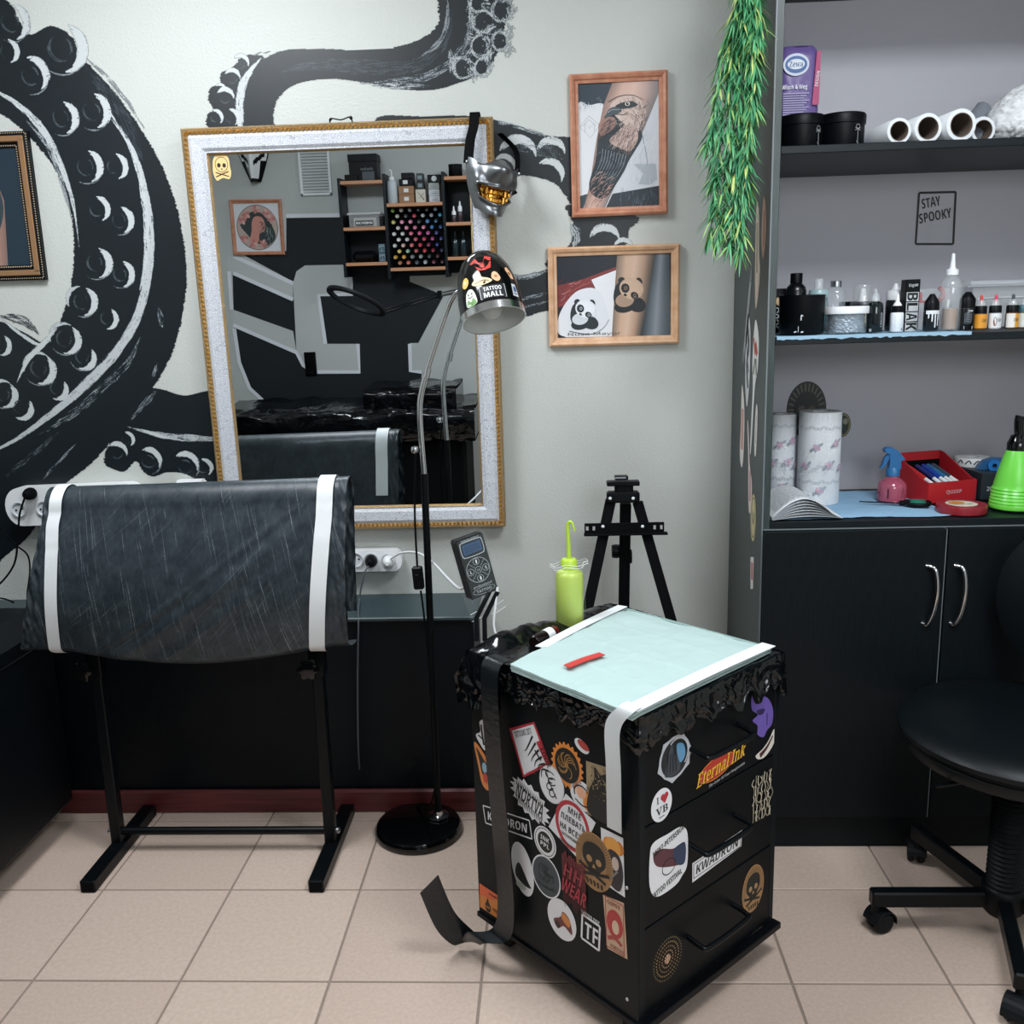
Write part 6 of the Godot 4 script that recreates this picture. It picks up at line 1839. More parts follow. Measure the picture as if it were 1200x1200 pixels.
func floor_lamp() -> void:
	var t := thing("floor_lamp", "slim black floor lamp with chrome gooseneck and a sticker-covered bell shade before the mirror", "lamp", Vector3(-0.40, 0, 0.335))
	var at := t.position
	obj("base", Mb.new().lathe([0, 0, 0.118, 0, 0.122, 0.006, 0.122, 0.018, 0.116, 0.027, 0.10, 0.031, 0, 0.033], 56), M.gloss_black, t)
	var foot := Vector3(-0.348, 0.035, 0.3699)
	var top := Vector3(-0.3396, 1.0163, 0.31)
	foot.z = 0.31
	foot.x = lerpf(foot.x, top.x, 0.2)
	obj("collar", Mb.new().lathe([0, 0, 0.030, 0, 0.030, 0.003, 0.014, 0.006, 0.012, 0.016, 0, 0.016], 28, foot - at), M.chrome, t)
	obj("pole", Mb.new().tube([foot - at, top - at], 0.0095, 16), M.black, t)
	var neck := [top - at + Vector3(0, -0.003, 0), Vector3(-0.3435, 1.1659, 0.31) - at, Vector3(-0.3331, 1.238, 0.312) - at, Vector3(-0.3024, 1.3237, 0.315) - at, Vector3(-0.2625, 1.4242, 0.322) - at, Vector3(-0.2384, 1.4671, 0.33) - at, Vector3(-0.212, 1.4786, 0.335) - at]
	obj("gooseneck", Mb.new().tube(curve(neck, 8), 0.0072, 14), M.chrome, t)
	obj("joint", Mb.new().lathe([0, -0.012, 0.0095, -0.012, 0.0095, 0.012, 0, 0.012], 16, Vector3(-0.3179, 1.2767, 0.313) - at, Basis(Vector3.BACK, -0.25)), M.chrome, t)
	obj("knob", Mb.new().lathe([0, -0.01, 0.008, -0.008, 0.011, 0, 0.008, 0.008, 0, 0.01], 16, Vector3(-0.3604, 1.0804, 0.315) - at), M.chrome, t)
	# the shade: its mouth tips towards the room
	var ax := Vector3(-0.19, 0.91, -0.38).normalized()
	var sx := Vector3(1, 0.1, 0).normalized()
	sx = (sx - ax * sx.dot(ax)).normalized()
	var turn := Basis(sx, ax, sx.cross(ax))
	var mouth := Vector3(-0.1385, 1.4025, 0.4) - at
	var T := Transform3D(turn, mouth)
	var pr := [0.078, 0.018, 0.0775, 0.052, 0.074, 0.09, 0.066, 0.124, 0.052, 0.152, 0.032, 0.171, 0.012, 0.178, 0, 0.179]
	var sh := obj("shade", Mb.new().lathe(pr, 56, mouth, turn), M.gloss_black, t)
	obj("rim_band", Mb.new().lathe([0.0765, 0.0, 0.0795, 0.0, 0.0795, 0.018, 0.0765, 0.018], 56, mouth, turn), M.chrome, sh)
	obj("reflector", Mb.new().lathe([0.0765, 0.001, 0.074, 0.05, 0.064, 0.10, 0.045, 0.13, 0, 0.14], 48, mouth, turn), paint("d9dbd8", 0.35, 0.2), sh)
	var bulb := clear("fbfbf8", 0.35, 0.1)
	obj("bulb", Mb.new().lathe([0, 0.004, 0.014, 0.008, 0.026, 0.022, 0.030, 0.04, 0.026, 0.06, 0.015, 0.082, 0.013, 0.11, 0, 0.11], 28, mouth, turn), bulb, t)
	var warp := func(p: Vector3) -> Vector3:
		var y := clampf(p.y, 0.0, 0.165)
		var r := 0.0
		for i in range(0, pr.size() - 2, 2):
			if y <= pr[i + 3] or i == pr.size() - 4:
				r = lerpf(pr[i], pr[i + 2], clampf((y - pr[i + 1]) / (pr[i + 3] - pr[i + 1]), 0, 1))
				break
		var an := PI / 2 - p.x / 0.078
		return T * Vector3(cos(an) * (r + 0.0008 + p.z), y, sin(an) * (r + 0.0008 + p.z))
	var stick := func(a: Art, label: String) -> void:
		obj("sticker", a, M.print, sh).set_meta("label", label)
	var mk := func() -> Art:
		var a := art()
		a.warp = warp
		return a
	var a: Art = mk.call()
	for i in 4:
		a.poly([-0.018 + i * 0.016, 0.026, -0.002 + i * 0.016, 0.026, -0.002 + i * 0.016, 0.058, -0.018 + i * 0.016, 0.058], Color("0a0b0d"))
		a.z -= a.step
	a.text("TATTOO", 0.014, 0.0495, 0.010, Color("eceef0"), 0.0, 0, 0.044).text("MALL", 0.014, 0.0345, 0.0125, Color("eceef0"), 0.0, 0, 0.046)
	a.frame(0.014, 0.042, 0.062, 0.032, 0.0012, Color("d0d3d6"))
	stick.call(a, "black and white sticker reading TATTOO MALL")
	a = mk.call()
	a.poly([-0.034, 0.128, -0.018, 0.141, -0.007, 0.124, 0.005, 0.122, 0.014, 0.142, 0.032, 0.137, 0.026, 0.119, 0.022, 0.105, 0.006, 0.100, -0.010, 0.102, -0.019, 0.116], Color("d24038")).ring(0.002, 0.114, 0.009, 0.008, 0.002, Color("2a0c0c")).line([-0.024, 0.13, -0.012, 0.122], 0.002, Color("3a1010")).line([0.014, 0.13, 0.02, 0.124], 0.002, Color("3a1010"))
	stick.call(a, "red bow-shaped sticker near the shade top")
	a = mk.call()
	a.blob([-0.034, 0.072, -0.022, 0.084, -0.018, 0.10, -0.010, 0.10, -0.006, 0.084, 0.008, 0.078, 0.018, 0.07, 0.006, 0.064, -0.010, 0.062, -0.024, 0.064], Color("e6cfa4")).line([-0.014, 0.098, -0.012, 0.075], 0.008, Color("f0eee8")).line([-0.024, 0.07, -0.004, 0.074, 0.01, 0.07], 0.002, Color("7b5b34"))
	stick.call(a, "cream starfish-like sticker")
	a = mk.call()
	a.blob([0.018, 0.076, 0.022, 0.09, 0.03, 0.092, 0.036, 0.086, 0.04, 0.074, 0.03, 0.066], Color("e8b48c")).oval(0.029, 0.080, 0.004, 0.003, Color("a9724c"))
	stick.call(a, "small peach sticker")
	a = mk.call()
	a.blob([-0.058, 0.022, -0.056, 0.05, -0.046, 0.062, -0.034, 0.058, -0.028, 0.04, -0.030, 0.022], Color("e9ebe0")).blob([-0.056, 0.022, -0.052, 0.038, -0.044, 0.030, -0.036, 0.038, -0.030, 0.022], Color("7fa86c")).oval(-0.048, 0.050, 0.002, 0.002, Color("22261c")).oval(-0.038, 0.050, 0.002, 0.002, Color("22261c")).line([-0.05, 0.044, -0.043, 0.041, -0.036, 0.044], 0.0015, Color("22261c"))
	stick.call(a, "white and green rounded sticker low on the shade")
	a = mk.call()
	a.blob([-0.064, 0.078, -0.058, 0.094, -0.048, 0.096, -0.042, 0.086, -0.046, 0.074, -0.056, 0.07], Color("e9c46e")).oval(-0.053, 0.084, 0.004, 0.005, Color("f2e6c4"))
	stick.call(a, "small yellow sticker")
	a = mk.call()
	a.blob([0.062, 0.10, 0.07, 0.108, 0.078, 0.098, 0.084, 0.08, 0.074, 0.076, 0.066, 0.088], Color("e7b58a")).oval(0.073, 0.09, 0.003, 0.004, Color("8a5a3a"))
	stick.call(a, "peach sticker on the shade's far side")
	a = mk.call()
	a.poly([0.066, 0.03, 0.086, 0.03, 0.082, 0.062, 0.068, 0.062], Color("d6dbe2")).oval(0.076, 0.048, 0.005, 0.008, Color("49608a")).line([0.07, 0.036, 0.082, 0.036], 0.002, Color("2c3038"))
	stick.call(a, "pale blue card sticker")
	# the cord with its inline switch
	var p := Vector3(-0.3565, 1.0692, 0.33) - at
	var q := Vector3(-0.3654, 0.7733, 0.34) - at
	var cd := Mb.new().tube(curve([p, Vector3(-0.3671, 0.9174, 0.325) - at, q], 6), 0.0028, 8)
	cd.tube(curve([Vector3(-0.3596, 0.7076, 0.34) - at, Vector3(-0.3539, 0.6364, 0.34) - at, Vector3(-0.347, 0.468, 0.33) - at, Vector3(-0.3372, 0.2475, 0.34) - at, Vector3(-0.3555, 0.1045, 0.36) - at, Vector3(-0.4106, 0.034, 0.2626) - at, Vector3(-0.4907, 0.006, 0.2077) - at, Vector3(-0.5489, 0.005, 0.1957) - at, Vector3(-0.596, 0.008, 0.1506) - at], 6), 0.0026, 8)
	obj("cord", cd, M.black_matte, t)
	obj("inline_switch", Mb.new().box(Vector3(0.028, 0.062, 0.018), Vector3(-0.3643, 0.7435, 0.342) - at, 0.004, Basis(Vector3.BACK, 0.06)).box(Vector3(0.008, 0.014, 0.004), Vector3(-0.3643, 0.7435, 0.342) - at + Vector3(-0.002, 0.004, 0.010), 0.001), M.black, t)

func easel() -> void:
	var t := thing("easel", "small black tripod easel with a punched crossbar standing by the grey wall", "easel", Vector3(0.185, 0, 0.2))
	var at := t.position
	var head := Vector3(0.1902, 0.8989, 0.2)
	var leg := func(a: Vector3, b: Vector3, wd: float, called: String) -> void:
		var e := a + (b - a) * (a.y / (a.y - b.y))
		var dv := (a - e).normalized()
		var x := Vector3.BACK.cross(dv).normalized()
		obj(called, Mb.new().box(Vector3(wd, a.distance_to(e), 0.02), (a + e) * 0.5 - at, 0.002, Basis(-x, dv, (-x).cross(dv))), M.black_matte, t)
	leg.call(Vector3(0.1529, 0.9173, 0.205), Vector3(0.0849, 0.6278, 0.26), 0.028, "leg")
	leg.call(Vector3(0.2245, 0.9087, 0.205), Vector3(0.3121, 0.5854, 0.26), 0.028, "leg")
	leg.call(Vector3(0.1937, 0.9005, 0.185), Vector3(0.1902, 0.5847, 0.155), 0.03, "mast")
	obj("head_block", Mb.new().box(Vector3(0.088, 0.03, 0.034), Vector3(0.1845, 0.9257, 0.215) - at, 0.005).box(Vector3(0.05, 0.05, 0.026), Vector3(0.1876, 0.9425, 0.205) - at, 0.005), M.black, t)
	obj("top_clamp", Mb.new().box(Vector3(0.088, 0.012, 0.034), Vector3(0.185, 0.9623, 0.21) - at, 0.002).box(Vector3(0.036, 0.010, 0.028), Vector3(0.1805, 0.9776, 0.21) - at, 0.002), M.black, t)
	obj("clamp_label", Mb.new().box(Vector3(0.03, 0.004, 0.001), Vector3(0.1771, 0.9791, 0.2245) - at), paint("8a9094", 0.5), t)
	var bar := Mb.new()
	# the crossbar carries keyhole slots: strips above and below, posts between
	var cb := Vector3(0.1867, 0.8421, 0.228) - at
	var wd := 0.215
	bar.box(Vector3(wd, 0.008, 0.006), cb + Vector3(0, 0.010, 0), 0.001).box(Vector3(wd, 0.009, 0.006), cb + Vector3(0, -0.0105, 0), 0.001).box(Vector3(wd + 0.01, 0.005, 0.022), cb + Vector3(0.003, -0.0145, 0.011), 0.001)
	var holes := [-0.1, -0.082, 0.082, 0.1]
	var edge := -wd / 2
	for h in holes:
		bar.box(Vector3(h - 0.0035 - edge, 0.013, 0.006), cb + Vector3((edge + h - 0.0035) / 2, 0, 0), 0.0005)
		edge = h + 0.0035
	bar.box(Vector3(wd / 2 - edge, 0.013, 0.006), cb + Vector3((edge + wd / 2) / 2, 0, 0), 0.0005)
	obj("crossbar", bar, M.black_matte, t)
	for e in [Vector3(0.1489, 0.925, 0.232), Vector3(0.2106, 0.9238, 0.232), Vector3(0.1289, 0.8477, 0.232), Vector3(0.2358, 0.8457, 0.232)]:
		obj("rivet", Mb.new().lathe([0, 0, 0.0045, 0, 0.003, 0.002, 0, 0.0025], 10, e - at, Basis(Vector3.RIGHT, PI / 2)), M.white, t)
	obj("clamp_knob", Mb.new().lathe([0, -0.012, 0.018, -0.012, 0.02, 0, 0.018, 0.012, 0, 0.012], 20, Vector3(0.1696, 0.7567, 0.15) - at, Basis(Vector3.BACK, PI / 2)).lathe([0, -0.01, 0.02, -0.01, 0.02, 0.01, 0, 0.01], 20, Vector3(0.2031, 0.7412, 0.15) - at, Basis(Vector3.BACK, PI / 2)), M.black, t)

func plant() -> void:
	var t := thing("hanging_plant", "artificial trailing plant with long strands of narrow green leaves hanging beside the shelving", "plant", Vector3(0.47, 2.3, 0.40))
	var at := t.position
	obj("hook", Mb.new().tube(curve([Vector3(0.045, 0.06, -0.01), Vector3(0.0, 0.07, 0.0), Vector3(-0.01, 0.02, 0.0), Vector3(0.0, -0.02, 0)], 5), 0.004, 8), M.black_metal, t)
	var greens := []
	for k in ["2f7552", "459362", "62ad78", "8fba6c", "bccb78"]:
		var m := paint(k, 0.5)
		m.backlight_enabled = true
		m.backlight = Color("24401c")
		greens.append(m)
	var strands := [
		[Vector3(0.4396, 2.0784, 0.43), Vector3(0.4381, 1.9771, 0.43), Vector3(0.4333, 1.8522, 0.43), Vector3(0.4284, 1.7241, 0.43), Vector3(0.423, 1.6079, 0.43), Vector3(0.4201, 1.5546, 0.43), 1.0], [Vector3(0.4618, 2.0745, 0.44), Vector3(0.4658, 1.991, 0.44), Vector3(0.4576, 1.8673, 0.44), Vector3(0.4492, 1.7404, 0.44), Vector3(0.444, 1.6289, 0.44), Vector3(0.4421, 1.5418, 0.44), 1.0], [Vector3(0.4265, 2.0819, 0.42), Vector3(0.4173, 1.9805, 0.42), Vector3(0.416, 1.8548, 0.42), Vector3(0.4065, 1.7449, 0.42), Vector3(0.4005, 1.6513, 0.42), Vector3(0.394, 1.5714, 0.42), 0.9],
		[Vector3(0.447, 2.0781, 0.43), Vector3(0.4537, 1.9588, 0.43), Vector3(0.4456, 1.8154, 0.43), Vector3(0.4367, 1.6959, 0.43), Vector3(0.4312, 1.5924, 0.43), 1.0], [Vector3(0.4378, 2.0875, 0.4), Vector3(0.4053, 2.0039, 0.4), Vector3(0.388, 1.8964, 0.4), Vector3(0.3814, 1.8232, 0.4), Vector3(0.3683, 1.7903, 0.4), 0.6], [Vector3(0.4332, 2.0356, 0.41), Vector3(0.4094, 1.8934, 0.41), Vector3(0.3924, 1.7655, 0.41), Vector3(0.3822, 1.672, 0.41), Vector3(0.3758, 1.5766, 0.41), 0.7],
		[Vector3(0.4525, 2.0749, 0.44), Vector3(0.4634, 1.9383, 0.44), Vector3(0.4556, 1.7951, 0.44), Vector3(0.4539, 1.7033, 0.44), Vector3(0.4475, 1.6476, 0.44), 0.9], [Vector3(0.4377, 2.0815, 0.42), Vector3(0.4298, 1.9265, 0.42), Vector3(0.4213, 1.7814, 0.42), Vector3(0.4158, 1.6697, 0.42), Vector3(0.4052, 1.6094, 0.42), 0.9], [Vector3(0.4271, 2.0563, 0.4), Vector3(0.4026, 1.9412, 0.4), Vector3(0.3847, 1.8599, 0.4), Vector3(0.3829, 1.7299, 0.4), Vector3(0.3884, 1.6348, 0.4), 0.5], [Vector3(0.4711, 2.0741, 0.44), Vector3(0.4729, 2.0082, 0.44), Vector3(0.4676, 1.9204, 0.44), Vector3(0.4657, 1.849, 0.44), 0.7],
	]
	for s in strands:
		var pts: Array = curve([Vector3(s[0].x * 0.3 + 0.33, 2.28, s[0].z - 0.01)] + s.slice(0, -1), 8)
		var local := []
		for p in pts:
			local.append(p - at)
		var st := obj("strand", Mb.new().tube(local, 0.0022, 6, 0.001), greens[0], t)
		var b := []
		for k in 5:
			b.append(Mb.new())
		var n := int(300 * s[-1])
		for i in n:
			var f := rng.randf_range(0.02, 1.0)
			var g := f * (local.size() - 1)
			var j := mini(int(g), local.size() - 2)
			var o: Vector3 = local[j].lerp(local[j + 1], g - j)
			var an := rng.randf() * TAU
			var out := Vector3(cos(an), 0, sin(an) * 0.8)
			var dv := (out * rng.randf_range(0.5, 1.0) + Vector3.DOWN * rng.randf_range(0.5, 1.3)).normalized()
			var l := rng.randf_range(0.030, 0.058)
			var wd := rng.randf_range(0.0016, 0.0030)
			var sd := dv.cross(Vector3.UP).normalized()
			sd = (sd + out * rng.randf_range(-0.5, 0.5)).normalized()
			var up := sd.cross(dv).normalized()
			var p0 := o
			var p1 := o + dv * l * 0.35 + up * 0.001
			var p2 := o + dv * l * 0.7 + Vector3.DOWN * l * 0.06
			var p3 := o + dv * l + Vector3.DOWN * l * 0.16
			var w := clampi(int(rng.randf() * 3.4 + (1.2 if rng.randf() < 0.3 else 0.0)), 0, 4)
			var mb: Mb = b[w]
			mb.quad(p0 - sd * wd * 0.3, p0 + sd * wd * 0.3, p1 + sd * wd, p1 - sd * wd)
			mb.quad(p1 - sd * wd, p1 + sd * wd, p2 + sd * wd * 0.8, p2 - sd * wd * 0.8)
			mb.flat(p2 - sd * wd * 0.8, p2 + sd * wd * 0.8, p3)
		var am := ArrayMesh.new()
		for k in 5:
			if b[k].v.size():
				b[k].add_to(am, greens[k])
		obj("leaves", am, null, st).set_meta("kind", "stuff")

func socket_face(c: Vector3, r: float, host: Node) -> void:
	var turn := Basis(Vector3.RIGHT, PI / 2)
	var s := obj("socket", Mb.new().lathe([0, 0.0, r * 0.82, 0.0, r * 0.86, 0.004, r, 0.005, r, 0.0], 28, c, turn), paint("cdd1d4", 0.4), host)
	var b := Mb.new()
	for e in [-1.0, 1.0]:
		b.lathe([0.0, 0.0, 0.0028, 0.0, 0.0028, 0.0012, 0, 0.0012], 10, c + Vector3(e * 0.0095, e * 0.002, 0.0), turn)
	obj("hole", b, M.black_matte, s)
	obj("earth_clip", Mb.new().box(Vector3(0.006, 0.003, 0.004), c + Vector3(0.002, r * 0.8, 0.001)).box(Vector3(0.006, 0.003, 0.004), c + Vector3(-0.002, -r * 0.8, 0.001)), M.steel, s)

func strip_body(l: float, h: float, dp: float) -> Mb:
	var p := []
	for k in 12:
		var an := -PI / 2 + PI * k / 11.0
		p.append_array([l / 2 - h / 2 + cos(an) * h / 2 * 0.8, sin(an) * h / 2])
	for k in 12:
		var an := PI / 2 + PI * k / 11.0
		p.append_array([-l / 2 + h / 2 + cos(an) * h / 2 * 0.8, sin(an) * h / 2])
	return Mb.new().prism(p, 0.0, dp)

func plug(c: Vector3, turn: Basis, m: Material, called: String, label: String) -> Node3D:
	var t := thing(called, label, "plug", c, turn)
	obj("body", Mb.new().lathe([0, 0, 0.0175, 0, 0.0185, 0.004, 0.0175, 0.016, 0.013, 0.028, 0.006, 0.036, 0, 0.036], 20, Vector3.ZERO, Basis(Vector3.RIGHT, PI / 2)), m, t)
	var g := Mb.new()
	for k in 4:
		g.box(Vector3(0.002, 0.024, 0.003), Vector3(-0.006 + 0.004 * k, 0, 0.027), 0.0006)
	obj("grip", g, m, t)
	return t

func sockets() -> void:
	var t := thing("power_strip", "white wall-mounted socket strip below the mirror frame", "power strip", Vector3(-0.595, 0.7109, 0.002))
	obj("housing", strip_body(0.29, 0.064, 0.038), M.white_plastic, t)
	var zc := t.position.z
	for p in [Vector3(-0.5944, 0.716, 0.041), Vector3(-0.5484, 0.7139, 0.041), Vector3(-0.4974, 0.7117, 0.041)]:
		socket_face(p - t.position, 0.0215, t)
	var pl := plug(Vector3(-0.547, 0.7129, 0.042), Basis.IDENTITY, M.black, "black_plug", "black plug in the middle socket of the strip below the mirror")
	var cb := Mb.new()
	var at := pl.position
	cb.tube(curve([Vector3(0, -0.004, 0.028), Vector3(-0.5591, 0.691, 0.085) - at, Vector3(-0.5738, 0.6406, 0.09) - at, Vector3(-0.5791, 0.6046, 0.1) - at, Vector3(-0.5633, 0.6049, 0.19) - at, Vector3(0, 0, 0) + Vector3(-0.5555, 0.573, 0.238) - at, Vector3(-0.5679, 0.4088, 0.24) - at, Vector3(-0.5786, 0.1998, 0.24) - at, Vector3(-0.5988, 0.01, 0.1491) - at], 6), 0.0026, 8)
	obj("cable", cb, paint("4a4f53", 0.5), pl)
	pl = plug(Vector3(-0.4947, 0.7119, 0.042), Basis(Vector3.BACK, -0.7), M.white_plastic, "white_plug", "white plug at the end socket below the mirror feeding the power supply")
	at = pl.position
	var inv := pl.transform.affine_inverse()
	cb = Mb.new().tube(curve([inv * Vector3(-0.4841, 0.7245, 0.07), inv * Vector3(-0.4478, 0.7497, 0.1), inv * Vector3(-0.3889, 0.7642, 0.16), inv * Vector3(-0.3275, 0.7711, 0.3), inv * Vector3(-0.2661, 0.7851, 0.5), inv * Vector3(-0.2142, 0.8182, 0.7), inv * Vector3(-0.19, 0.85, 0.735)], 6), 0.0032, 8)
	obj("cable", cb, M.white_plastic, pl)
	# the other strip behind the armrest
	t = thing("power_strip", "white socket strip partly hidden behind the armrest pad", "power strip", Vector3(-1.4241, 0.9009, 0.002), Basis(Vector3.BACK, 0.02))
	obj("housing", strip_body(0.44, 0.115, 0.05), M.white_plastic, t)
	for x in [-0.165, -0.09, -0.01, 0.07, 0.15]:
		socket_face(Vector3(x, -0.006, 0.053), 0.0215, t)
	pl = plug(Vector3(-1.5431, 0.9403, 0.058), Basis.IDENTITY, M.black_matte, "black_plug", "black plug in the strip behind the armrest with its cable hanging")
	at = pl.position
	cb = Mb.new().tube(curve([Vector3(-0.004, -0.006, 0.03), Vector3(-1.563, 0.8853, 0.1) - at, Vector3(-1.578, 0.8163, 0.1) - at, Vector3(-1.5932, 0.7414, 0.11) - at, Vector3(-1.6212, 0.6932, 0.14) - at, Vector3(-1.6212, 0.6904, 0.2) - at], 6), 0.003, 8)
	cb.tube(curve([Vector3(-1.6524, 0.8394, 0.06) - at, Vector3(-1.6069, 0.7887, 0.07) - at, Vector3(-1.5629, 0.7616, 0.09) - at, Vector3(-1.5497, 0.7199, 0.11) - at, Vector3(-1.5435, 0.6586, 0.15) - at, Vector3(-1.5203, 0.6449, 0.19) - at], 6), 0.0025, 8)
	cb.tube(curve([Vector3(-1.6666, 0.6408, 0.12) - at, Vector3(-1.6121, 0.6441, 0.15) - at, Vector3(-1.5631, 0.6456, 0.19) - at], 5), 0.0025, 8)
	obj("cable", cb, M.black_matte, pl)
	var ad := thing("white_adapter", "small white adapter block on the wall by the mirror's lower corner", "adapter", Vector3(-1.0759, 0.9278, 0.002))
	obj("body", Mb.new().box(Vector3(0.085, 0.07, 0.04), Vector3(0, 0, 0.02), 0.006), M.white_plastic, ad)
	obj("lip", Mb.new().box(Vector3(0.075, 0.004, 0.03), Vector3(0, 0.0355, 0.02), 0.001), M.white, ad)

# ---------------------------------------------------------------- things on the shelves
func turned(called: String, label: String, cat: String, at: Vector3, parts: Array, group := "", seg := 28) -> Node3D:
	var t := thing(called, label, cat, at, Basis.IDENTITY, group)
	for e in parts:
		obj(e[0], Mb.new().lathe(e[1], seg), e[2], t)
	return t

# print wrapped on a standing cylinder of radius r
func wrapped(t: Node3D, called: String, r: float, draw: Callable, m: Material = null) -> void:
	var a := art()
	a.step = 0.00006
	a.warp = func(p: Vector3) -> Vector3:
		var an := p.x / r
		return Vector3(sin(an) * (r + 0.0004 + p.z), p.y, cos(an) * (r + 0.0004 + p.z))
	draw.call(a)
	obj(called, a, m if m else M.print, t)

func band(a: Art, x0: float, x1: float, y0: float, y1: float, k: Color) -> void:
	var n := 10
	for i in n:
		var u := lerpf(x0, x1, float(i) / n)
		var v := lerpf(x0, x1, float(i + 1) / n)
		a.poly([u, y0, v, y0, v, y1, u, y1], k)
		a.z -= a.step
	a.z += a.step

const S2 := 1.776
const S3 := 1.344
const S4 := 0.894

func top_shelf() -> void:
	var t := thing("paper_pack", "purple printed pack of tissue rolls standing behind the black tubs", "pack", Vector3([0.6305, 1.9613][0] + 0.0, S2 + 0.0012, 0.13))
	var purple := paint("6d5a96", 0.3)
	var b := Mb.new()
	b.grid(func(u: float, v: float):
		var an: float = u * TAU
		var sq := 1.0 / pow(pow(absf(cos(an)), 5.0) + pow(absf(sin(an)), 5.0), 0.2)
		var r := 0.052 * sq * (1.0 - pow(absf(v * 2 - 1), 10.0) * 0.25) + 0.0015 * noise.get_noise_2d(u * 30.0, v * 8.0)
		return Vector3(cos(an) * r, v * 0.272, sin(an) * r * 0.95), 56, 28)
	b.lathe([0, 0.271, 0.03, 0.272, 0.045, 0.269], 24)
	obj("wrapper", b, purple, t)
	var a := art(Transform3D(Basis.IDENTITY, Vector3(0, 0, 0.0535)))
	a.poly([0.030, 0.13, 0.047, 0.13, 0.048, 0.255, 0.038, 0.255], Color("b33a70"))
	a.oval(-0.012, 0.225, 0.032, 0.026, Color("d3d8ea")).oval(-0.012, 0.225, 0.027, 0.020, Color("2f5f9e")).oval(-0.012, 0.226, 0.021, 0.012, Color("dfe6f0")).text("Zewa", -0.012, 0.226, 0.013, Color("28528f"), 0.0, 1, 0.034)
	a.text("Wisch & Weg", -0.014, 0.172, 0.014, Color("e6e4ee"), 0.0, 0, 0.062)
	for i in 12:
		a.line([-0.042, 0.158 - i * 0.0055, 0.022 - 0.006 * (i % 3), 0.158 - i * 0.0055], 0.0024, Color("a9a2c9"), -1.0, false)
	a.text("DESIGN", 0.0405, 0.19, 0.008, Color("e8dce6"), 1.45, 0, 0.036)
	obj("front_print", a, M.print, t)
	for k in 2:
		var p: Vector3 = [Vector3(0.6134, 1.8387, 0.27), Vector3(0.7093, 1.8352, 0.27)][k]
		t = turned("black_tub", ["wide black lidded tub in front of the purple pack", "black lidded tub nearer the paper rolls"][k], "tub", Vector3(p.x + (0.001 if k == 1 else -0.001), S2 + 0.0012, 0.27), [
			["body", [0, 0, 0.050, 0, 0.0525, 0.004, 0.0535, 0.062], M.black], ["lid", [0.0535, 0.062, 0.056, 0.063, 0.0565, 0.082, 0.054, 0.086, 0.04, 0.087, 0, 0.087], M.black]], "black tubs on the upper shelf", 40)
		wrapped(t, "logo", 0.0535, func(q: Art):
			var x0 := 0.034 if k == 0 else 0.026
			q.line([x0, 0.012, x0, 0.05], 0.0016, Color("9a9da0")).ring(x0, 0.052, 0.006, 0.006, 0.0012, Color("9a9da0")).line([x0 - 0.008, 0.044, x0 + 0.008, 0.05], 0.0014, Color("9a9da0")).line([x0 + 0.008, 0.044, x0 - 0.008, 0.05], 0.0014, Color("9a9da0")).line([x0 - 0.004, 0.02, x0 + 0.004, 0.014], 0.0012, Color("9a9da0")))
	tag(obj("blue_tray", Mb.new().box(Vector3(0.06, 0.016, 0.08), Vector3([0.7705, 1.8171][0], S2 + 0.008, 0.25), 0.007), paint("2d4f96", 0.35)), "small bright blue tray edge between the tubs and the rolls", "tray")
	var rolls := [[Vector3(0.7991, 1.8026, 0.38), 0.0295, "smallest paper roll lying end-on beside the blue tray"], [Vector3(0.8646, 1.8058, 0.38), 0.0335, "paper roll lying end-on second along from the tubs"], [Vector3(0.9356, 1.8051, 0.39), 0.036, "thickest paper roll lying end-on on the upper shelf"], [Vector3(1.0027, 1.8082, 0.35), 0.030, "paper roll lying end-on next to the crumpled white bag"]]
	for e in rolls:
		var r: float = e[1]
		t = thing("paper_roll", e[2], "paper roll", Vector3(e[0].x, S2 + r + 0.0012, e[0].z - 0.13), Basis(Vector3.UP, 0.12) * Basis(Vector3.RIGHT, PI / 2), "paper rolls lying on the upper shelf")
		obj("paper", Mb.new().lathe([r * 0.74, -0.12, r, -0.12, r, 0.119, r * 0.97, 0.121, r * 0.74, 0.121], 36), M.paper, t)
		obj("core", Mb.new().lathe([r * 0.70, -0.121, r * 0.74, -0.121, r * 0.74, 0.122, r * 0.70, 0.122], 32).lathe([r * 0.70, 0.122, r * 0.70, -0.121, 0.0, -0.121], 32), paint("6d5f55", 0.9), t)
	var w0 := Vector3(1.1211, 1.8378, 0.28)
	t = thing("white_bag", "crumpled white plastic bag at the end of the upper shelf", "bag", Vector3(w0.x + 0.005, S2 + 0.001, 0.24))
	b = Mb.new()
	b.grid(func(u: float, v: float):
		var an: float = u * TAU
		var ph: float = v * PI
		var d := Vector3(cos(an) * sin(ph), -cos(ph), sin(an) * sin(ph))
		var r := 1.0 + 0.10 * noise.get_noise_3dv(d * 2.2) + 0.06 * pow(1.0 - absf(noise.get_noise_3dv(d * 4.0)), 3.0)
		return Vector3(d.x * 0.085 * r + (0.03 * (d.y + 1.0)), maxf(0.075 + d.y * 0.075 * r, 0.001), d.z * 0.09 * r), 72, 48)
	obj("bag", b, relief(paint("dfe1e2", 0.4), bumps(0.04, 8.0, 256, 3), 0.6, Vector3(6, 6, 6)), t)
	b = Mb.new().tube(curve([Vector3(-0.085, 0.022, 0.05), Vector3(-0.105, 0.035, 0.03), Vector3(-0.09, 0.065, 0.0), Vector3(-0.06, 0.10, -0.02)], 5), 0.02, 10)
	obj("grey_film", b, relief(paint("777c84", 0.2), M.film_black.normal_texture, 0.8, Vector3(6, 6, 6)), t)

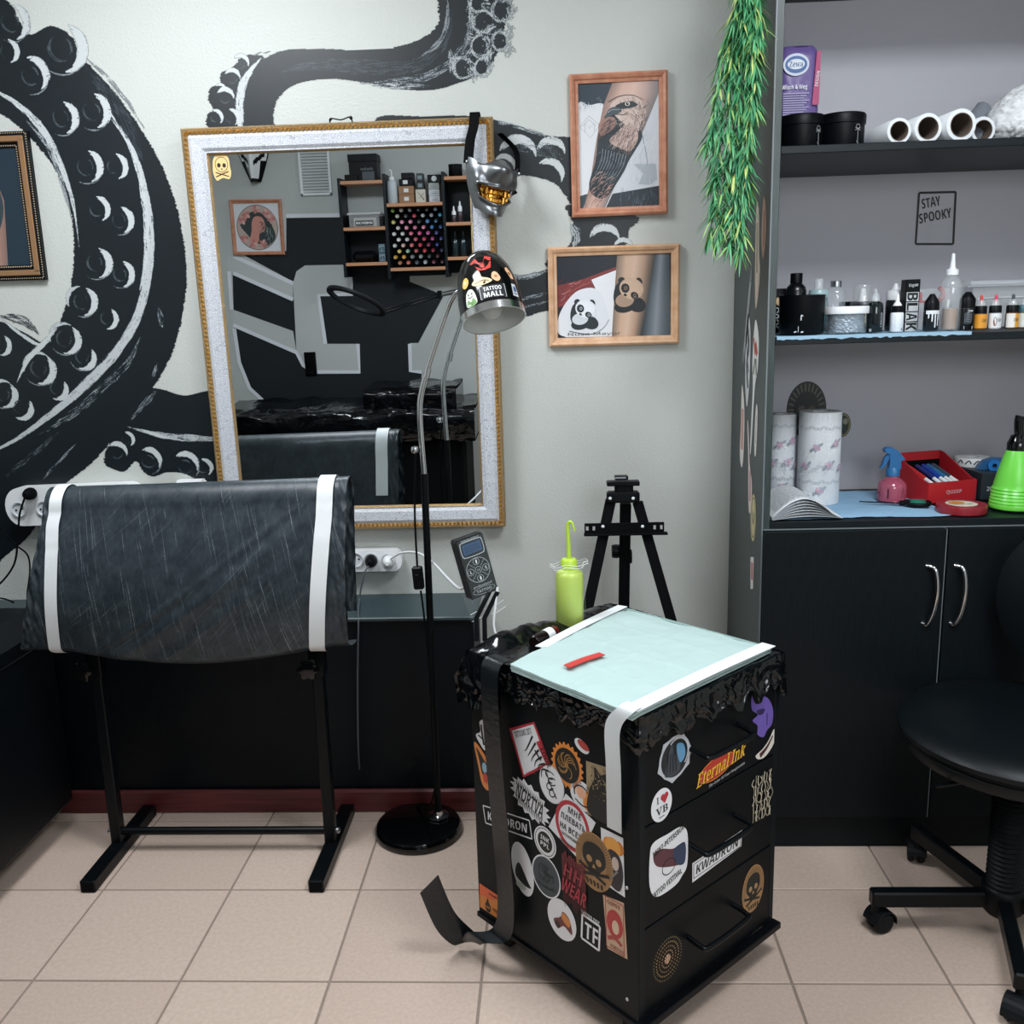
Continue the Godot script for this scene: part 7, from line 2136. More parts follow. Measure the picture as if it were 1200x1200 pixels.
func bottle_shelf() -> void:
	var bk := Color("0b0e11")
	var wh := Color("dfe2e5")
	var bl := paint("0d1114", 0.25)
	var cap_white := paint("e6e8ea", 0.35)
	var X := func(px: float, z: float) -> float: return px
	# blue liner along the shelf's edge
	var b := Mb.new()
	b.grid(func(u: float, v: float): return Vector3(lerpf(0.536, 0.99, u), S3 + 0.002 + 0.002 * absf(noise.get_noise_2d(u * 30.0, v * 5.0)), lerpf(0.415, 0.10, v)), 60, 12)
	b.grid(func(u: float, v: float): return Vector3(lerpf(0.536, 0.99, u), S3 + 0.003 - v * 0.008 * (1.0 + 0.5 * noise.get_noise_1d(u * 20.0)), 0.4195 + 0.001 * v), 60, 2, true)
	tag(obj("shelf_liner", b, paint("8fb0c6", 0.85)), "pale blue paper liner under the bottles", "liner")
	var n := func(v: Vector3) -> Vector3: return Vector3(v.x, S3 + 0.0045, v.z)
	# behind: printed tall box, tall black bottle
	var t := thing("printed_box", "tall black box with grey print at the shelf's dark end", "box", n.call(Vector3(0.6135, 1.4373, 0.12)))
	obj("box", Mb.new().box(Vector3(0.034, 0.115, 0.034), Vector3(0, 0.0575, 0), 0.001), M.black, t)
	var a := art(Transform3D(Basis.IDENTITY, Vector3(0, 0, 0.0174)))
	fur(a, -0.012, 0.025, 0.012, 0.1, 50, 0.8, 1.5, 0.008, 0.001, ["6a7075", "3d4347", "8f9599"])
	obj("print", a, M.print, t)
	t = turned("tall_bottle", "tallest black bottle with fine white print", "bottle", n.call(Vector3(0.6403, 1.4358, 0.17)), [
		["body", [0, 0, 0.025, 0, 0.0265, 0.003, 0.0265, 0.105, 0.024, 0.116, 0.017, 0.124, 0.0145, 0.126], bl], ["cap", [0.0145, 0.126, 0.0155, 0.127, 0.0155, 0.150, 0.0145, 0.152, 0, 0.152], M.black]])
	wrapped(t, "print", 0.0265, func(q: Art):
		for i in 14:
			q.line([-0.006, 0.092 - i * 0.0055, 0.022 - 0.005 * (i % 3), 0.092 - i * 0.0055], 0.0012, Color("7f868b"), -1.0, false))
	t = thing("doodle_card", "small black card box with white doodles beside the big black jar", "box", n.call(Vector3(0.5865, 1.3763, 0.2)))
	obj("box", Mb.new().box(Vector3(0.02, 0.07, 0.012), Vector3(0, 0.035, 0), 0.001), M.black, t)
	a = art(Transform3D(Basis.IDENTITY, Vector3(0, 0, 0.0063)))
	for i in 7:
		a.ring((i % 2) * 0.006 - 0.003, 0.012 + i * 0.008, 0.005, 0.006, 0.0016, wh, i, 0.0, 4.2)
	obj("print", a, M.print, t)
	tag(obj("cardboard_tag", Mb.new().box(Vector3(0.026, 0.016, 0.003), n.call(Vector3(0.5944, 1.4455, 0.19)) + Vector3(0, 0.078, 0), 0.0005, Basis(Vector3.BACK, -0.6)), paint("c9ac84", 0.8)), "bit of folded beige cardboard over the black jar", "card")
	t = turned("black_jar", "big open black jar with small white marks", "jar", n.call(Vector3(0.6152, 1.3498, 0.33)), [
		["body", [0, 0.0, 0.050, 0.0, 0.053, 0.004, 0.0545, 0.088, 0.0555, 0.094, 0.0535, 0.094, 0.051, 0.088, 0.049, 0.01, 0, 0.008], M.black]], "", 44)
	wrapped(t, "marks", 0.0535, func(q: Art):
		q.line([-0.02, 0.006, -0.02, 0.02], 0.0012, wh).line([-0.03, 0.006, -0.024, 0.008], 0.003, wh).line([-0.014, 0.006, -0.008, 0.007], 0.003, wh).line([-0.014, 0.034, -0.014, 0.046, -0.010, 0.044], 0.0022, wh))
	var teal := clear("7fb0b4", 0.25, 0.05)
	t = turned("foam_bottle", "clear teal foam pump bottle behind the black jar", "bottle", n.call(Vector3(0.6904, 1.3516, 0.2)), [
		["body", [0, 0, 0.023, 0, 0.0255, 0.003, 0.0255, 0.078, 0.022, 0.088, 0.020, 0.09], teal], ["liquid", [0, 0.002, 0.0235, 0.003, 0.0235, 0.055, 0, 0.055], paint("28464e", 0.2)],
		["collar", [0.0245, 0.088, 0.0245, 0.105, 0.022, 0.108, 0.011, 0.109], paint("9fb9bd", 0.3)], ["pump_cap", [0.011, 0.108, 0.0115, 0.128, 0.010, 0.135, 0, 0.135], clear("eef4f6", 0.35)]])
	t = turned("clear_bottle", "clear bottle with a metal screw cap and pale label", "bottle", n.call(Vector3(0.7343, 1.3981, 0.2)), [
		["body", [0, 0, 0.0225, 0, 0.0245, 0.003, 0.0245, 0.092, 0.023, 0.104, 0.015, 0.113, 0.0125, 0.114], clear("e6f0f4", 0.18)], ["cap", [0.0125, 0.113, 0.0135, 0.114, 0.0135, 0.128, 0.012, 0.129, 0, 0.129], M.steel]])
	wrapped(t, "label", 0.0245, func(q: Art):
		band(q, -0.026, 0.026, 0.006, 0.058, Color("d9dce4"))
		for i in 3:
			band(q, -0.02 + i * 0.013, -0.008 + i * 0.013, 0.022, 0.04, Color("3f7ab8"))
		q.ring(0.006, 0.032, 0.006, 0.006, 0.0014, Color("bcd4ea")))
	t = turned("clear_jar", "low wide clear jar with a white lid, packed with crumpled foil", "jar", n.call(Vector3(0.7232, 1.3489, 0.33)), [
		["jar", [0, 0, 0.046, 0, 0.049, 0.003, 0.049, 0.048, 0.046, 0.05], clear("dfeaf0", 0.15)], ["lid", [0.0525, 0.046, 0.0535, 0.047, 0.0535, 0.062, 0.052, 0.064, 0, 0.064], cap_white]], "", 40)
	b = Mb.new()
	b.grid(func(u: float, v: float):
		var an: float = u * TAU
		return Vector3(cos(an), 0, sin(an)) * 0.044 * (1.0 - 0.09 * absf(noise.get_noise_2d(u * 26.0, v * 9.0)) * 3.0) + Vector3(0, 0.002 + v * 0.044, 0), 60, 20)
	obj("foil", b, paint("9aa6b2", 0.3, 0.5), t)
	tag(obj("dark_box", Mb.new().box(Vector3(0.045, 0.062, 0.03), n.call(Vector3(0.7941, 1.3652, 0.12)) + Vector3(0, 0.045, 0), 0.001), M.black), "plain dark box between the clear bottle and the domed pump bottle", "box")
	t = turned("domed_bottle", "black bottle with a white pump under a clear dome cap", "bottle", n.call(Vector3(0.8031, 1.3485, 0.2)), [
		["body", [0, 0, 0.027, 0, 0.0295, 0.003, 0.0295, 0.062, 0.0285, 0.066], bl], ["collar", [0.0285, 0.066, 0.0295, 0.067, 0.0295, 0.073, 0.024, 0.075], M.silver], ["pump", [0.013, 0.074, 0.011, 0.080, 0.0085, 0.10, 0.006, 0.108, 0, 0.108], cap_white],
		["dome", [0.0245, 0.075, 0.0235, 0.114, 0.021, 0.118, 0, 0.118], clear("eef2f4", 0.12)]])
	wrapped(t, "mark", 0.0295, func(q: Art):
		for e in [-0.010, 0.0, 0.010]:
			q.line([e, 0.02, e, 0.05 - absf(e) * 0.8], 0.003, Color("b9a98a")).line([e - 0.004, 0.044 - absf(e), e + 0.004, 0.046 - absf(e)], 0.002, Color("b9a98a")))
	t = turned("dropper_bottle", "small black glass bottle with a clear nozzle in front", "bottle", n.call(Vector3(0.7892, 1.3493, 0.34)), [
		["body", [0, 0, 0.018, 0, 0.0195, 0.003, 0.0195, 0.062, 0.017, 0.07, 0.0095, 0.074], paint("10191b", 0.08)], ["nozzle", [0.0095, 0.074, 0.0095, 0.082, 0.007, 0.092, 0.003, 0.095, 0.003, 0.103, 0, 0.104], clear("dfe6ea", 0.4)]])
	wrapped(t, "print", 0.0195, func(q: Art):
		q.text("LIQUID", 0.012, 0.03, 0.008, Color("9aa0a5"), PI / 2, 0, 0.034)
		q.poly([-0.018, 0.002, -0.012, 0.002, -0.012, 0.009, -0.018, 0.009], Color("a9b0b4")))
	t = turned("white_cap_bottle", "black-labelled bottle with a broad white twist cap", "bottle", n.call(Vector3(0.886, 1.3462, 0.2)), [
		["body", [0, 0, 0.021, 0, 0.023, 0.003, 0.023, 0.072, 0.02, 0.078], bl], ["cap", [0.0215, 0.076, 0.0225, 0.077, 0.0225, 0.097, 0.02, 0.10, 0.010, 0.103, 0.007, 0.112, 0.0045, 0.118, 0, 0.118], cap_white]])
	wrapped(t, "mark", 0.023, func(q: Art): q.ring(0.004, 0.05, 0.011, 0.012, 0.002, wh).text("S", 0.004, 0.05, 0.014, wh, 0.0, 1))
	t = turned("white_bottle", "small white dropper bottle with a black collar", "bottle", n.call(Vector3(0.8427, 1.3478, 0.34)), [
		["body", [0, 0, 0.0145, 0, 0.0158, 0.002, 0.0158, 0.042, 0.0145, 0.046], cap_white], ["collar", [0.0135, 0.045, 0.0135, 0.06, 0.011, 0.062], M.black], ["tip", [0.011, 0.061, 0.008, 0.068, 0.0045, 0.072, 0.0035, 0.086, 0.002, 0.091, 0, 0.091], cap_white]])
	wrapped(t, "print", 0.0158, func(q: Art):
		for i in 5:
			q.line([-0.009, 0.034 - i * 0.006, 0.008 - 0.003 * (i % 2), 0.034 - i * 0.006], 0.001, Color("6d757b"), -1.0, false)
		q.text("30", 0.008, 0.006, 0.004, Color("33393e")))
	t = thing("blak_box", "narrow black box with huge white letters reading BLAK sideways", "box", n.call(Vector3(0.9009, 1.3468, 0.26)))
	obj("box", Mb.new().box(Vector3(0.035, 0.125, 0.035), Vector3(0, 0.0625, 0), 0.001), M.black, t)
	a = art(Transform3D(Basis.IDENTITY, Vector3(0, 0, 0.0179)))
	var k := 0
	for s in ["B", "L", "A", "K"]:
		a.poly([-0.015, 0.094 - k * 0.0245, 0.015, 0.094 - k * 0.0245, 0.015, 0.072 - k * 0.0245, -0.015, 0.072 - k * 0.0245], Color("c9ccce")).text(s, 0, 0.083 - k * 0.0245, 0.026, bk, -PI / 2, 0, 0.019)
		k += 1
	a.text("Vegan", 0.0, 0.110, 0.010, Color("c9ccce"), 0.1, 1, 0.024, 0.2)
	obj("lettering", a, M.print, t)
	# clear box with a red holder
	t = thing("clear_holder", "clear acrylic box with a red plastic tool holder inside", "box", n.call(Vector3(0.9665, 1.3439, 0.2)))
	b = Mb.new()
	for e in [[Vector3(0.088, 0.10, 0.002), Vector3(0, 0.052, 0.03)], [Vector3(0.088, 0.10, 0.002), Vector3(0, 0.052, -0.03)], [Vector3(0.002, 0.10, 0.06), Vector3(-0.043, 0.052, 0)], [Vector3(0.002, 0.10, 0.06), Vector3(0.043, 0.052, 0)], [Vector3(0.088, 0.002, 0.06), Vector3(0, 0.001, 0)]]:
		b.box(e[0], e[1])
	obj("walls", b, clear("e4ecf0", 0.1), t)
	obj("holder", Mb.new().box(Vector3(0.07, 0.006, 0.02), Vector3(-0.004, 0.07, 0.012), 0.001).box(Vector3(0.016, 0.022, 0.012), Vector3(-0.026, 0.083, 0.012), 0.003).tube(curve([Vector3(0.022, 0.072, 0.012), Vector3(0.034, 0.078, 0.012), Vector3(0.034, 0.094, 0.012), Vector3(0.024, 0.104, 0.012)], 5), 0.006, 8), paint("c2454c", 0.3), t)
	t = turned("drip_bottle", "black twist-cap bottle with a white dripping label", "bottle", n.call(Vector3(0.9247, 1.3476, 0.34)), [
		["body", [0, 0, 0.0165, 0, 0.018, 0.002, 0.018, 0.048, 0.0165, 0.05], bl], ["cap", [0.0175, 0.049, 0.0175, 0.066, 0.015, 0.072, 0.008, 0.083, 0.005, 0.088, 0, 0.088], M.black]])
	wrapped(t, "label", 0.018, func(q: Art):
		band(q, -0.019, 0.019, 0.04, 0.0485, wh)
		for e in [[-0.012, 0.03], [-0.004, 0.022], [0.003, 0.008], [0.010, 0.012], [0.016, 0.026]]:
			q.line([e[0], 0.042, e[0], e[1]], 0.0032, wh, 0.0026, false))
	t = turned("squeeze_bottle", "tall clear squeeze bottle with a white spout and beige dregs", "bottle", n.call(Vector3(0.9729, 1.3461, 0.33)), [
		["body", [0, 0, 0.0235, 0, 0.026, 0.003, 0.026, 0.10, 0.023, 0.118, 0.013, 0.128, 0.012, 0.131], clear("eaf0f3", 0.16)], ["dregs", [0, 0.002, 0.017, 0.003, 0.017, 0.052, 0, 0.052], paint("a98a74", 0.4)],
		["spout", [0.0125, 0.130, 0.014, 0.131, 0.014, 0.143, 0.007, 0.147, 0.0045, 0.168, 0.004, 0.180, 0.002, 0.182, 0, 0.182], paint("e4e8ea", 0.3)]])
	t = turned("twist_bottle", "plain black twist-cap bottle with tiny print", "bottle", n.call(Vector3(1.0097, 1.3453, 0.34)), [
		["body", [0, 0, 0.017, 0, 0.0185, 0.002, 0.0185, 0.05, 0.0175, 0.053], bl], ["cap", [0.018, 0.052, 0.018, 0.072, 0.0155, 0.077, 0.009, 0.086, 0.005, 0.090, 0, 0.090], M.black]])
	wrapped(t, "print", 0.0185, func(q: Art):
		q.poly([-0.012, 0.002, 0.008, 0.002, 0.008, 0.009, -0.012, 0.009], Color("c9cdd0"))
		for i in 6:
			q.ring(-0.004, 0.018 + i * 0.004, 0.008, 0.003, 0.0008, Color("7d848a"))
		q.line([-0.004, 0.045, 0.006, 0.045], 0.003, Color("b9bec2"), -1.0, false))
	var inks := [
		[Vector3(1.0424, 1.3444, 0.34), "e29a34", "c2342f", "first", "orange-labelled ink bottle with a red tip next to the plain black bottle", "ink"],
		[Vector3(1.0769, 1.3455, 0.34), "e4e6e8", "c43a5c", "second", "white-labelled ink bottle with a pink-red tip", "ink"],
		[Vector3(1.1177, 1.3443, 0.34), "e0a03c", "3a3f44", "third", "orange and white ink bottle with a dark tip", "ink"],
		[Vector3(1.147, 1.3456, 0.34), "cfd6d2", "4a7280", "fourth", "pale-labelled ink bottle with a teal collar at the shelf's far end", "ink"]]
	for e in inks:
		t = turned("ink_bottle", e[4], "bottle", n.call(e[0]), [
			["body", [0, 0, 0.0135, 0, 0.015, 0.002, 0.015, 0.036, 0.0135, 0.04], paint("6d4a24" if e[1] != "e4e6e8" else "c9cdd0", 0.25)], ["collar", [0.0142, 0.038, 0.0142, 0.054, 0.0125, 0.056], M.black if e[3] != "fourth" else paint("3f6570", 0.4)],
			["nozzle", [0.0105, 0.055, 0.0085, 0.064, 0.005, 0.070, 0, 0.070], clear("e8ecee", 0.35)], ["tip", [0, 0.062, 0.0038, 0.063, 0.0038, 0.078, 0.002, 0.082, 0, 0.082], paint(e[2], 0.3)]], "ink bottles along the shelf front", 22)
		wrapped(t, "label", 0.015, func(q: Art):
			band(q, -0.02, 0.02, 0.003, 0.036, Color(e[1]))
			if e[3] == "third":
				band(q, -0.02, 0.001, 0.003, 0.036, Color("e6e4de"))
			if e[3] == "second":
				q.oval(-0.005, 0.018, 0.004, 0.011, Color("8a5a48"))
			q.text("Color", 0.005, 0.022, 0.009, bk, 0.1, 1, 0.014, 0.2)
			q.line([-0.001, 0.012, 0.010, 0.012], 0.001, Color("6a5038"), -1.0, false))
	# the big clear storage box at the back
	t = thing("storage_box", "large clear plastic storage box with lid behind the ink bottles", "box", n.call(Vector3(1.1916, 1.3366, 0.14)) + Vector3(0.02, 0, 0))
	b = Mb.new()
	for e in [[Vector3(0.26, 0.10, 0.002), Vector3(0, 0.052, 0.06)], [Vector3(0.26, 0.10, 0.002), Vector3(0, 0.052, -0.06)], [Vector3(0.002, 0.10, 0.12), Vector3(-0.129, 0.052, 0)], [Vector3(0.002, 0.10, 0.12), Vector3(0.129, 0.052, 0)]]:
		b.box(e[0], e[1])
	obj("walls", b, clear("e8eef2", 0.14, 0.1), t)
	obj("lid", Mb.new().box(Vector3(0.28, 0.012, 0.135), Vector3(0, 0.112, 0), 0.004).box(Vector3(0.30, 0.004, 0.145), Vector3(0, 0.104, 0), 0.0015), clear("eef2f6", 0.35, 0.15), t)
	obj("rim", Mb.new().tube(curve([Vector3(-0.115, 0.02, 0.062), Vector3(-0.115, 0.066, 0.062), Vector3(-0.105, 0.074, 0.062), Vector3(0.0, 0.075, 0.062), Vector3(0.125, 0.076, 0.062)], 5), 0.0014, 6), paint("d5dade", 0.3), t)

func worktop() -> void:
	var n := func(v: Vector3) -> Vector3: return Vector3(v.x, S4 + 0.003, v.z)
	# blue sheet
	var b := Mb.new()
	b.grid(func(u: float, v: float):
		var x := lerpf(0.54, 0.985, u) + 0.01 * v * (u - 0.5)
		var z := lerpf(0.05, 0.405 + 0.012 * sin(u * 9.0) * u - 0.02 * u, v)
		return Vector3(x, S4 + 0.0012 + 0.0025 * absf(noise.get_noise_2d(x * 14.0, z * 14.0)) + 0.002 * pow(maxf(0.0, noise.get_noise_2d(x * 25.0, z * 9.0)), 2.0), z), 70, 40, true)
	tag(obj("blue_sheet", b, paint("8db4d2", 0.9)), "pale blue disposable sheet spread on the worktop", "sheet")
	var towel := relief(paint("dee2e6", 0.9), grain(0.0, "000000", "ffffff", 8, 1), 0.0)
	towel.normal_enabled = false
	towel = relief(paint("dee2e6", 0.9), bumps(0.25, 6.0, 256, 2), 0.6, Vector3(7, 7, 7))
	var k := 0
	for e in [[Vector3(0.624, 0.9393, 0.16), 0.0365, 0.235, "narrower printed paper towel roll standing nearest the side panel"], [Vector3(0.711, 0.9097, 0.2), 0.0545, 0.245, "wide printed paper towel roll standing in front of the skull sticker"]]:
		var r: float = e[1]
		var t := turned("paper_towel", e[3], "paper towel", Vector3(e[0].x, S4 + 0.003, [0.14, 0.19][k]), [["roll", [0.019, 0.0, r, 0.0, r + 0.0005, 0.002, r, e[2] - 0.002, r * 0.98, e[2], 0.02, e[2], 0.02, e[2] - 0.05, 0, e[2] - 0.05], towel]], "paper towel rolls on the worktop", 44)
		var seed0 := k
		wrapped(t, "flower_print", r, func(q: Art):
			for y in [0.205, 0.062]:
				for i in 16:
					var x := -r * 1.4 + r * 2.8 * i / 15.0
					q.ring(x, y + 0.003 * sin(i * 2.0), r * 0.1, 0.003, 0.0008, Color("8f959d"))
			for f in [[-0.4, 0.155], [0.55, 0.165], [-0.9, 0.105], [0.2, 0.108], [0.9, 0.10], [-0.2, 0.04]]:
				var x: float = f[0] * r
				for i in 5:
					var an: float = TAU * i / 5 + f[0]
					q.oval(x + cos(an) * 0.006, f[1] + sin(an) * 0.006, 0.0046, 0.0034, Color(["d2b4c2", "c8a5b6", "b5acc2"][(i + seed0) % 3]), an)
				q.oval(x + 0.011, f[1] + 0.008, 0.006, 0.003, Color("98a4ac"), 0.7).oval(x - 0.011, f[1] - 0.007, 0.006, 0.003, Color("8a93a0"), 0.6)
			for i in 26:
				q.line([rng.randf_range(-1.2, 1.2) * r, 0.09 + rng.randf() * 0.03, rng.randf_range(-1.2, 1.2) * r, 0.08 + rng.randf() * 0.03], 0.0006, Color("b7bcc6")))
		k += 1
	# the open notebook
	var t := thing("notebook", "open paper notebook with handwriting curling at the worktop's edge", "notebook", n.call(Vector3(0.60, 0, 0.33)))
	for i in 7:
		b = Mb.new()
		var lift := i * 0.0022
		b.grid(func(u: float, v: float):
			var x := lerpf(-0.062, 0.115 - i * 0.003, u)
			var z := lerpf(-0.11, 0.078, v) + 0.012 * (1.0 - u) * v
			var y := lift * sin(PI * clampf(u * 1.08, 0, 1)) * 1.1 + 0.03 * sin(PI * clampf(u, 0, 1)) * (0.25 + 0.75 * i / 6.0) + 0.0012 * i
			return Vector3(x, y + 0.001, z), 24, 6, true)
		obj("page", b, M.paper, t)
	var a := art()
	var top := func(p: Vector3) -> Vector3:
		var u := p.x
		var v := p.y
		return Vector3(lerpf(-0.062, 0.097, u), 0.027 * sin(PI * clampf(u * 1.08, 0, 1)) * 1.1 + 0.03 * sin(PI * u) + 0.0072 + 0.0035 - 0.014 * sin(PI * clampf(u * 1.08, 0, 1)) + p.z, lerpf(-0.11, 0.078, v) + 0.012 * (1.0 - u) * v)
	a.warp = top
	for i in 13:
		var v := 0.06 + i * 0.07
		var u := 0.06
		while u < 0.9:
			var l := rng.randf_range(0.03, 0.09)
			a.line([u, v, u + l * 0.5, v + rng.randf_range(-0.012, 0.012), u + l, v], 0.012, Color("454b54"), 0.008)
			a.z -= a.step * 0.99
			u += l + 0.02
	obj("handwriting", a, M.print, t)
	# pink spray bottle
	var c := n.call(Vector3(0.9053, 0.9594, 0.2)) as Vector3
	t = thing("spray_bottle", "small pink see-through spray bottle with a blue trigger head", "bottle", c)
	var pink := clear("c9647e", 0.55, 0.08)
	obj("body", Mb.new().lathe([0, 0, 0.032, 0, 0.037, 0.004, 0.037, 0.038, 0.034, 0.05, 0.022, 0.06, 0.016, 0.064, 0.015, 0.07], 36), pink, t)
	obj("liquid", Mb.new().lathe([0, 0.003, 0.034, 0.004, 0.034, 0.026, 0, 0.026], 32), clear("b8506c", 0.6, 0.1), t)
	wrapped(t, "mark", 0.037, func(q: Art): q.line([-0.022, 0.012, -0.022, 0.038], 0.004, Color("3a1c26"), -1.0, false).line([0.014, 0.012, 0.02, 0.04], 0.0012, Color("4a2833")).line([0.026, 0.014, 0.012, 0.036], 0.0012, Color("4a2833")))
	var blue := paint("2b6aa0", 0.35)
	obj("collar", Mb.new().lathe([0.015, 0.068, 0.0175, 0.069, 0.0175, 0.088, 0.014, 0.092, 0, 0.092], 24), blue, t)
	obj("spray_head", Mb.new().prism([0.018, 0.088, 0.016, 0.108, 0.028, 0.114, 0.02, 0.122, 0.006, 0.138, -0.010, 0.146, -0.022, 0.146, -0.028, 0.140, -0.025, 0.132, -0.014, 0.128, -0.012, 0.108, -0.012, 0.088], -0.010, 0.010), blue, t)
	obj("trigger", Mb.new().prism([-0.016, 0.128, -0.026, 0.118, -0.030, 0.100, -0.036, 0.090, -0.031, 0.088, -0.022, 0.098, -0.012, 0.118], -0.006, 0.006), blue, t)
	# red display box with pens
	var q0 := Vector3(0.9964, 0.897, 0.2123)
	t = thing("red_box", "open red cardboard display box of pens with a low sloped front", "box", Vector3(1.032, S4 + 0.003, 0.155), Basis(Vector3.UP, 0.29))
	var redm := paint("b8232c", 0.4)
	b = Mb.new()
	var hw := 0.073
	var side := [-0.075, 0.0, 0.075, 0.0, 0.075, 0.055, 0.055, 0.058, -0.06, 0.112, -0.075, 0.114]
	for s in [-1.0, 1.0]:
		b.x = Transform3D(Basis(Vector3.BACK, Vector3.UP, Vector3.LEFT), Vector3(s * hw, 0, 0))
		b.prism(side, -0.0015, 0.0015)
	b.x = Transform3D.IDENTITY
	b.box(Vector3(hw * 2, 0.055, 0.003), Vector3(0, 0.0275, 0.0745)).box(Vector3(hw * 2, 0.114, 0.003), Vector3(0, 0.057, -0.0745)).box(Vector3(hw * 2, 0.003, 0.15), Vector3(0, 0.0015, 0))
	obj("box", b, redm, t)
	obj("lining", Mb.new().box(Vector3(hw * 2 - 0.004, 0.02, 0.144), Vector3(0, 0.014, 0)).box(Vector3(hw * 2 - 0.004, 0.085, 0.002), Vector3(0, 0.048, -0.0715)), M.black_matte, t)
	a = art(Transform3D(Basis.IDENTITY, Vector3(0, 0, 0.0765)))
	a.text("QUIXP", 0.004, 0.026, 0.012, Color("c9a0a8"), 0.0, 0, 0.048)
	obj("lettering", a, M.print, t)
	var pens := [[-0.04, "b32a2a", "red pen in the red box"], [-0.014, "27306e", "dark indigo pen between the red and the bright blue pens"], [0.006, "1f3f9e", "bright blue pen in the red box"], [0.022, "2b6a98", "teal-blue pen in the red box"], [0.038, "3a4a58", "grey-blue pen farthest from the red one in the red box"]]
	var tb := t.transform
	for e in pens:
		var o := tb * Vector3(e[0], 0.05, 0.03)
		var dv := (tb.basis * Vector3(-0.06, 0.33, -0.94)).normalized()
		var pn := thing("pen", e[2], "pen", o, Basis(dv.cross(Vector3.RIGHT).normalized(), dv, dv.cross(Vector3.RIGHT).normalized().cross(dv)), "pens in the red box")
		obj("barrel", Mb.new().lathe([0, -0.02, 0.005, -0.02, 0.0055, -0.012, 0.0055, 0.03], 14), M.white_plastic, pn)
		obj("cap", Mb.new().lathe([0.0058, 0.012, 0.0065, 0.014, 0.0065, 0.082, 0.005, 0.086, 0, 0.087], 14), paint(e[1], 0.3), pn)
	# scissors
	t = thing("scissors", "scissors with black and green handles lying closed on the blue sheet", "scissors", n.call(Vector3(0.8902, 0.897, 0.2587)), Basis(Vector3.UP, -0.32))
	b = Mb.new().prism([-0.085, 0.004, 0.0, 0.008, 0.02, 0.004, 0.02, -0.004, 0.0, -0.004], 0.0, 0.0018)
	b.x = Transform3D(Basis.IDENTITY, Vector3(0, 0, 0.0018))
	b.prism([-0.085, 0.001, 0.0, 0.004, 0.02, 0.004, 0.02, -0.006, 0.0, -0.007], 0.0, 0.0018)
	var flat := Basis(Vector3.RIGHT, -PI / 2)
	obj("blades", b, paint("30363a", 0.3, 0.8), t, Vector3(0, 0.004, 0), flat)
	obj("pivot", Mb.new().lathe([0, 0, 0.005, 0, 0.004, 0.003, 0, 0.0035], 14, Vector3(0.004, 0.0078, 0)), paint("a9545c", 0.4), t)
	for s in [-1.0, 1.0]:
		var loop := []
		for i in 17:
			var an := TAU * i / 16.0
			loop.append(Vector3(0.058 + cos(an) * (0.026 if s > 0 else 0.03), 0.008, s * 0.014 + sin(an) * 0.0125))
		var h := obj("handle", Mb.new().tube(loop, 0.005, 10).tube([Vector3(0.015, 0.007, s * 0.002), Vector3(0.034, 0.008, s * 0.010)], 0.0055, 8), M.black, t)
		obj("grip", Mb.new().lathe([0, 0, 0.02, 0, 0.021, 0.002, 0.018, 0.005, 0, 0.005], 24, Vector3(0.058, 0.0095, s * 0.014), Basis.from_scale(Vector3(1.0, 1.0, 0.5))), paint("1e7a66", 0.4), h)
	# red tape roll
	t = thing("tape_roll", "flat dark red roll of tape with an orange-printed core before the red box", "tape roll", n.call(Vector3(1.0268, 0.897, 0.3473)))
	obj("tape", Mb.new().lathe([0.037, 0, 0.0595, 0, 0.06, 0.002, 0.06, 0.018, 0.0595, 0.020, 0.037, 0.020], 48), paint("8a1f2a", 0.3), t)
	obj("core", Mb.new().lathe([0.036, 0.0, 0.0375, 0, 0.0375, 0.0205, 0.036, 0.0205], 40).lathe([0.0, 0.0195, 0.037, 0.0195], 40), paint("cfc8b8", 0.7), t)
	a = art(Transform3D(Basis(Vector3.RIGHT, -PI / 2), Vector3(0, 0.0206, 0)))
	a.blob([-0.03, 0.004, -0.02, 0.022, 0.0, 0.028, 0.012, 0.012, 0.004, -0.006, -0.014, -0.012], Color("d09040")).text("TAPE", -0.008, 0.008, 0.008, Color("6a3a1a")).line([0.008, -0.012, 0.024, -0.008], 0.004, Color("8d8676"))
	obj("core_print", a, M.print, t)
	# dark carton carrying rolls of tape
	t = thing("dark_carton", "dark grey carton with white print behind the red tape roll", "box", Vector3(1.168, S4 + 0.003, 0.125), Basis(Vector3.UP, 0.1))
	obj("carton", Mb.new().box(Vector3(0.085, 0.072, 0.17), Vector3(0, 0.036, 0), 0.001), paint("2b343b", 0.5), t)
	a = art(Transform3D(Basis(Vector3.BACK, Vector3.UP, Vector3.LEFT), Vector3(-0.0428, 0, 0)))
	a.text("CARTRIDGES", 0.03, 0.04, 0.008, Color("c9ced2"), 0.0, 0, 0.06).text("20 pcs", 0.05, 0.018, 0.007, Color("c9ced2"))
	a.x = Transform3D(Basis.IDENTITY, Vector3(0, 0, 0.0853))
	a.line([0.036, 0.006, 0.036, 0.066], 0.003, Color("b9c2c8"), -1.0, false).text("20", -0.02, 0.03, 0.012, Color("c9ced2"))
	obj("print", a, M.print, t)
	t = thing("printed_tape", "white roll of tape with black marks lying on the dark carton", "tape roll", Vector3(1.163, S4 + 0.076, 0.085))
	obj("roll", Mb.new().lathe([0.018, 0, 0.046, 0, 0.0465, 0.002, 0.0465, 0.022, 0.045, 0.024, 0.018, 0.024, 0.018, 0.0], 40), M.white, t)
	wrapped(t, "marks", 0.0466, func(q: Art):
		for i in 6:
			q.line([-0.06 + i * 0.022, 0.008, -0.05 + i * 0.022, 0.018, -0.044 + i * 0.022, 0.010], 0.003, Color("1a1d20")))
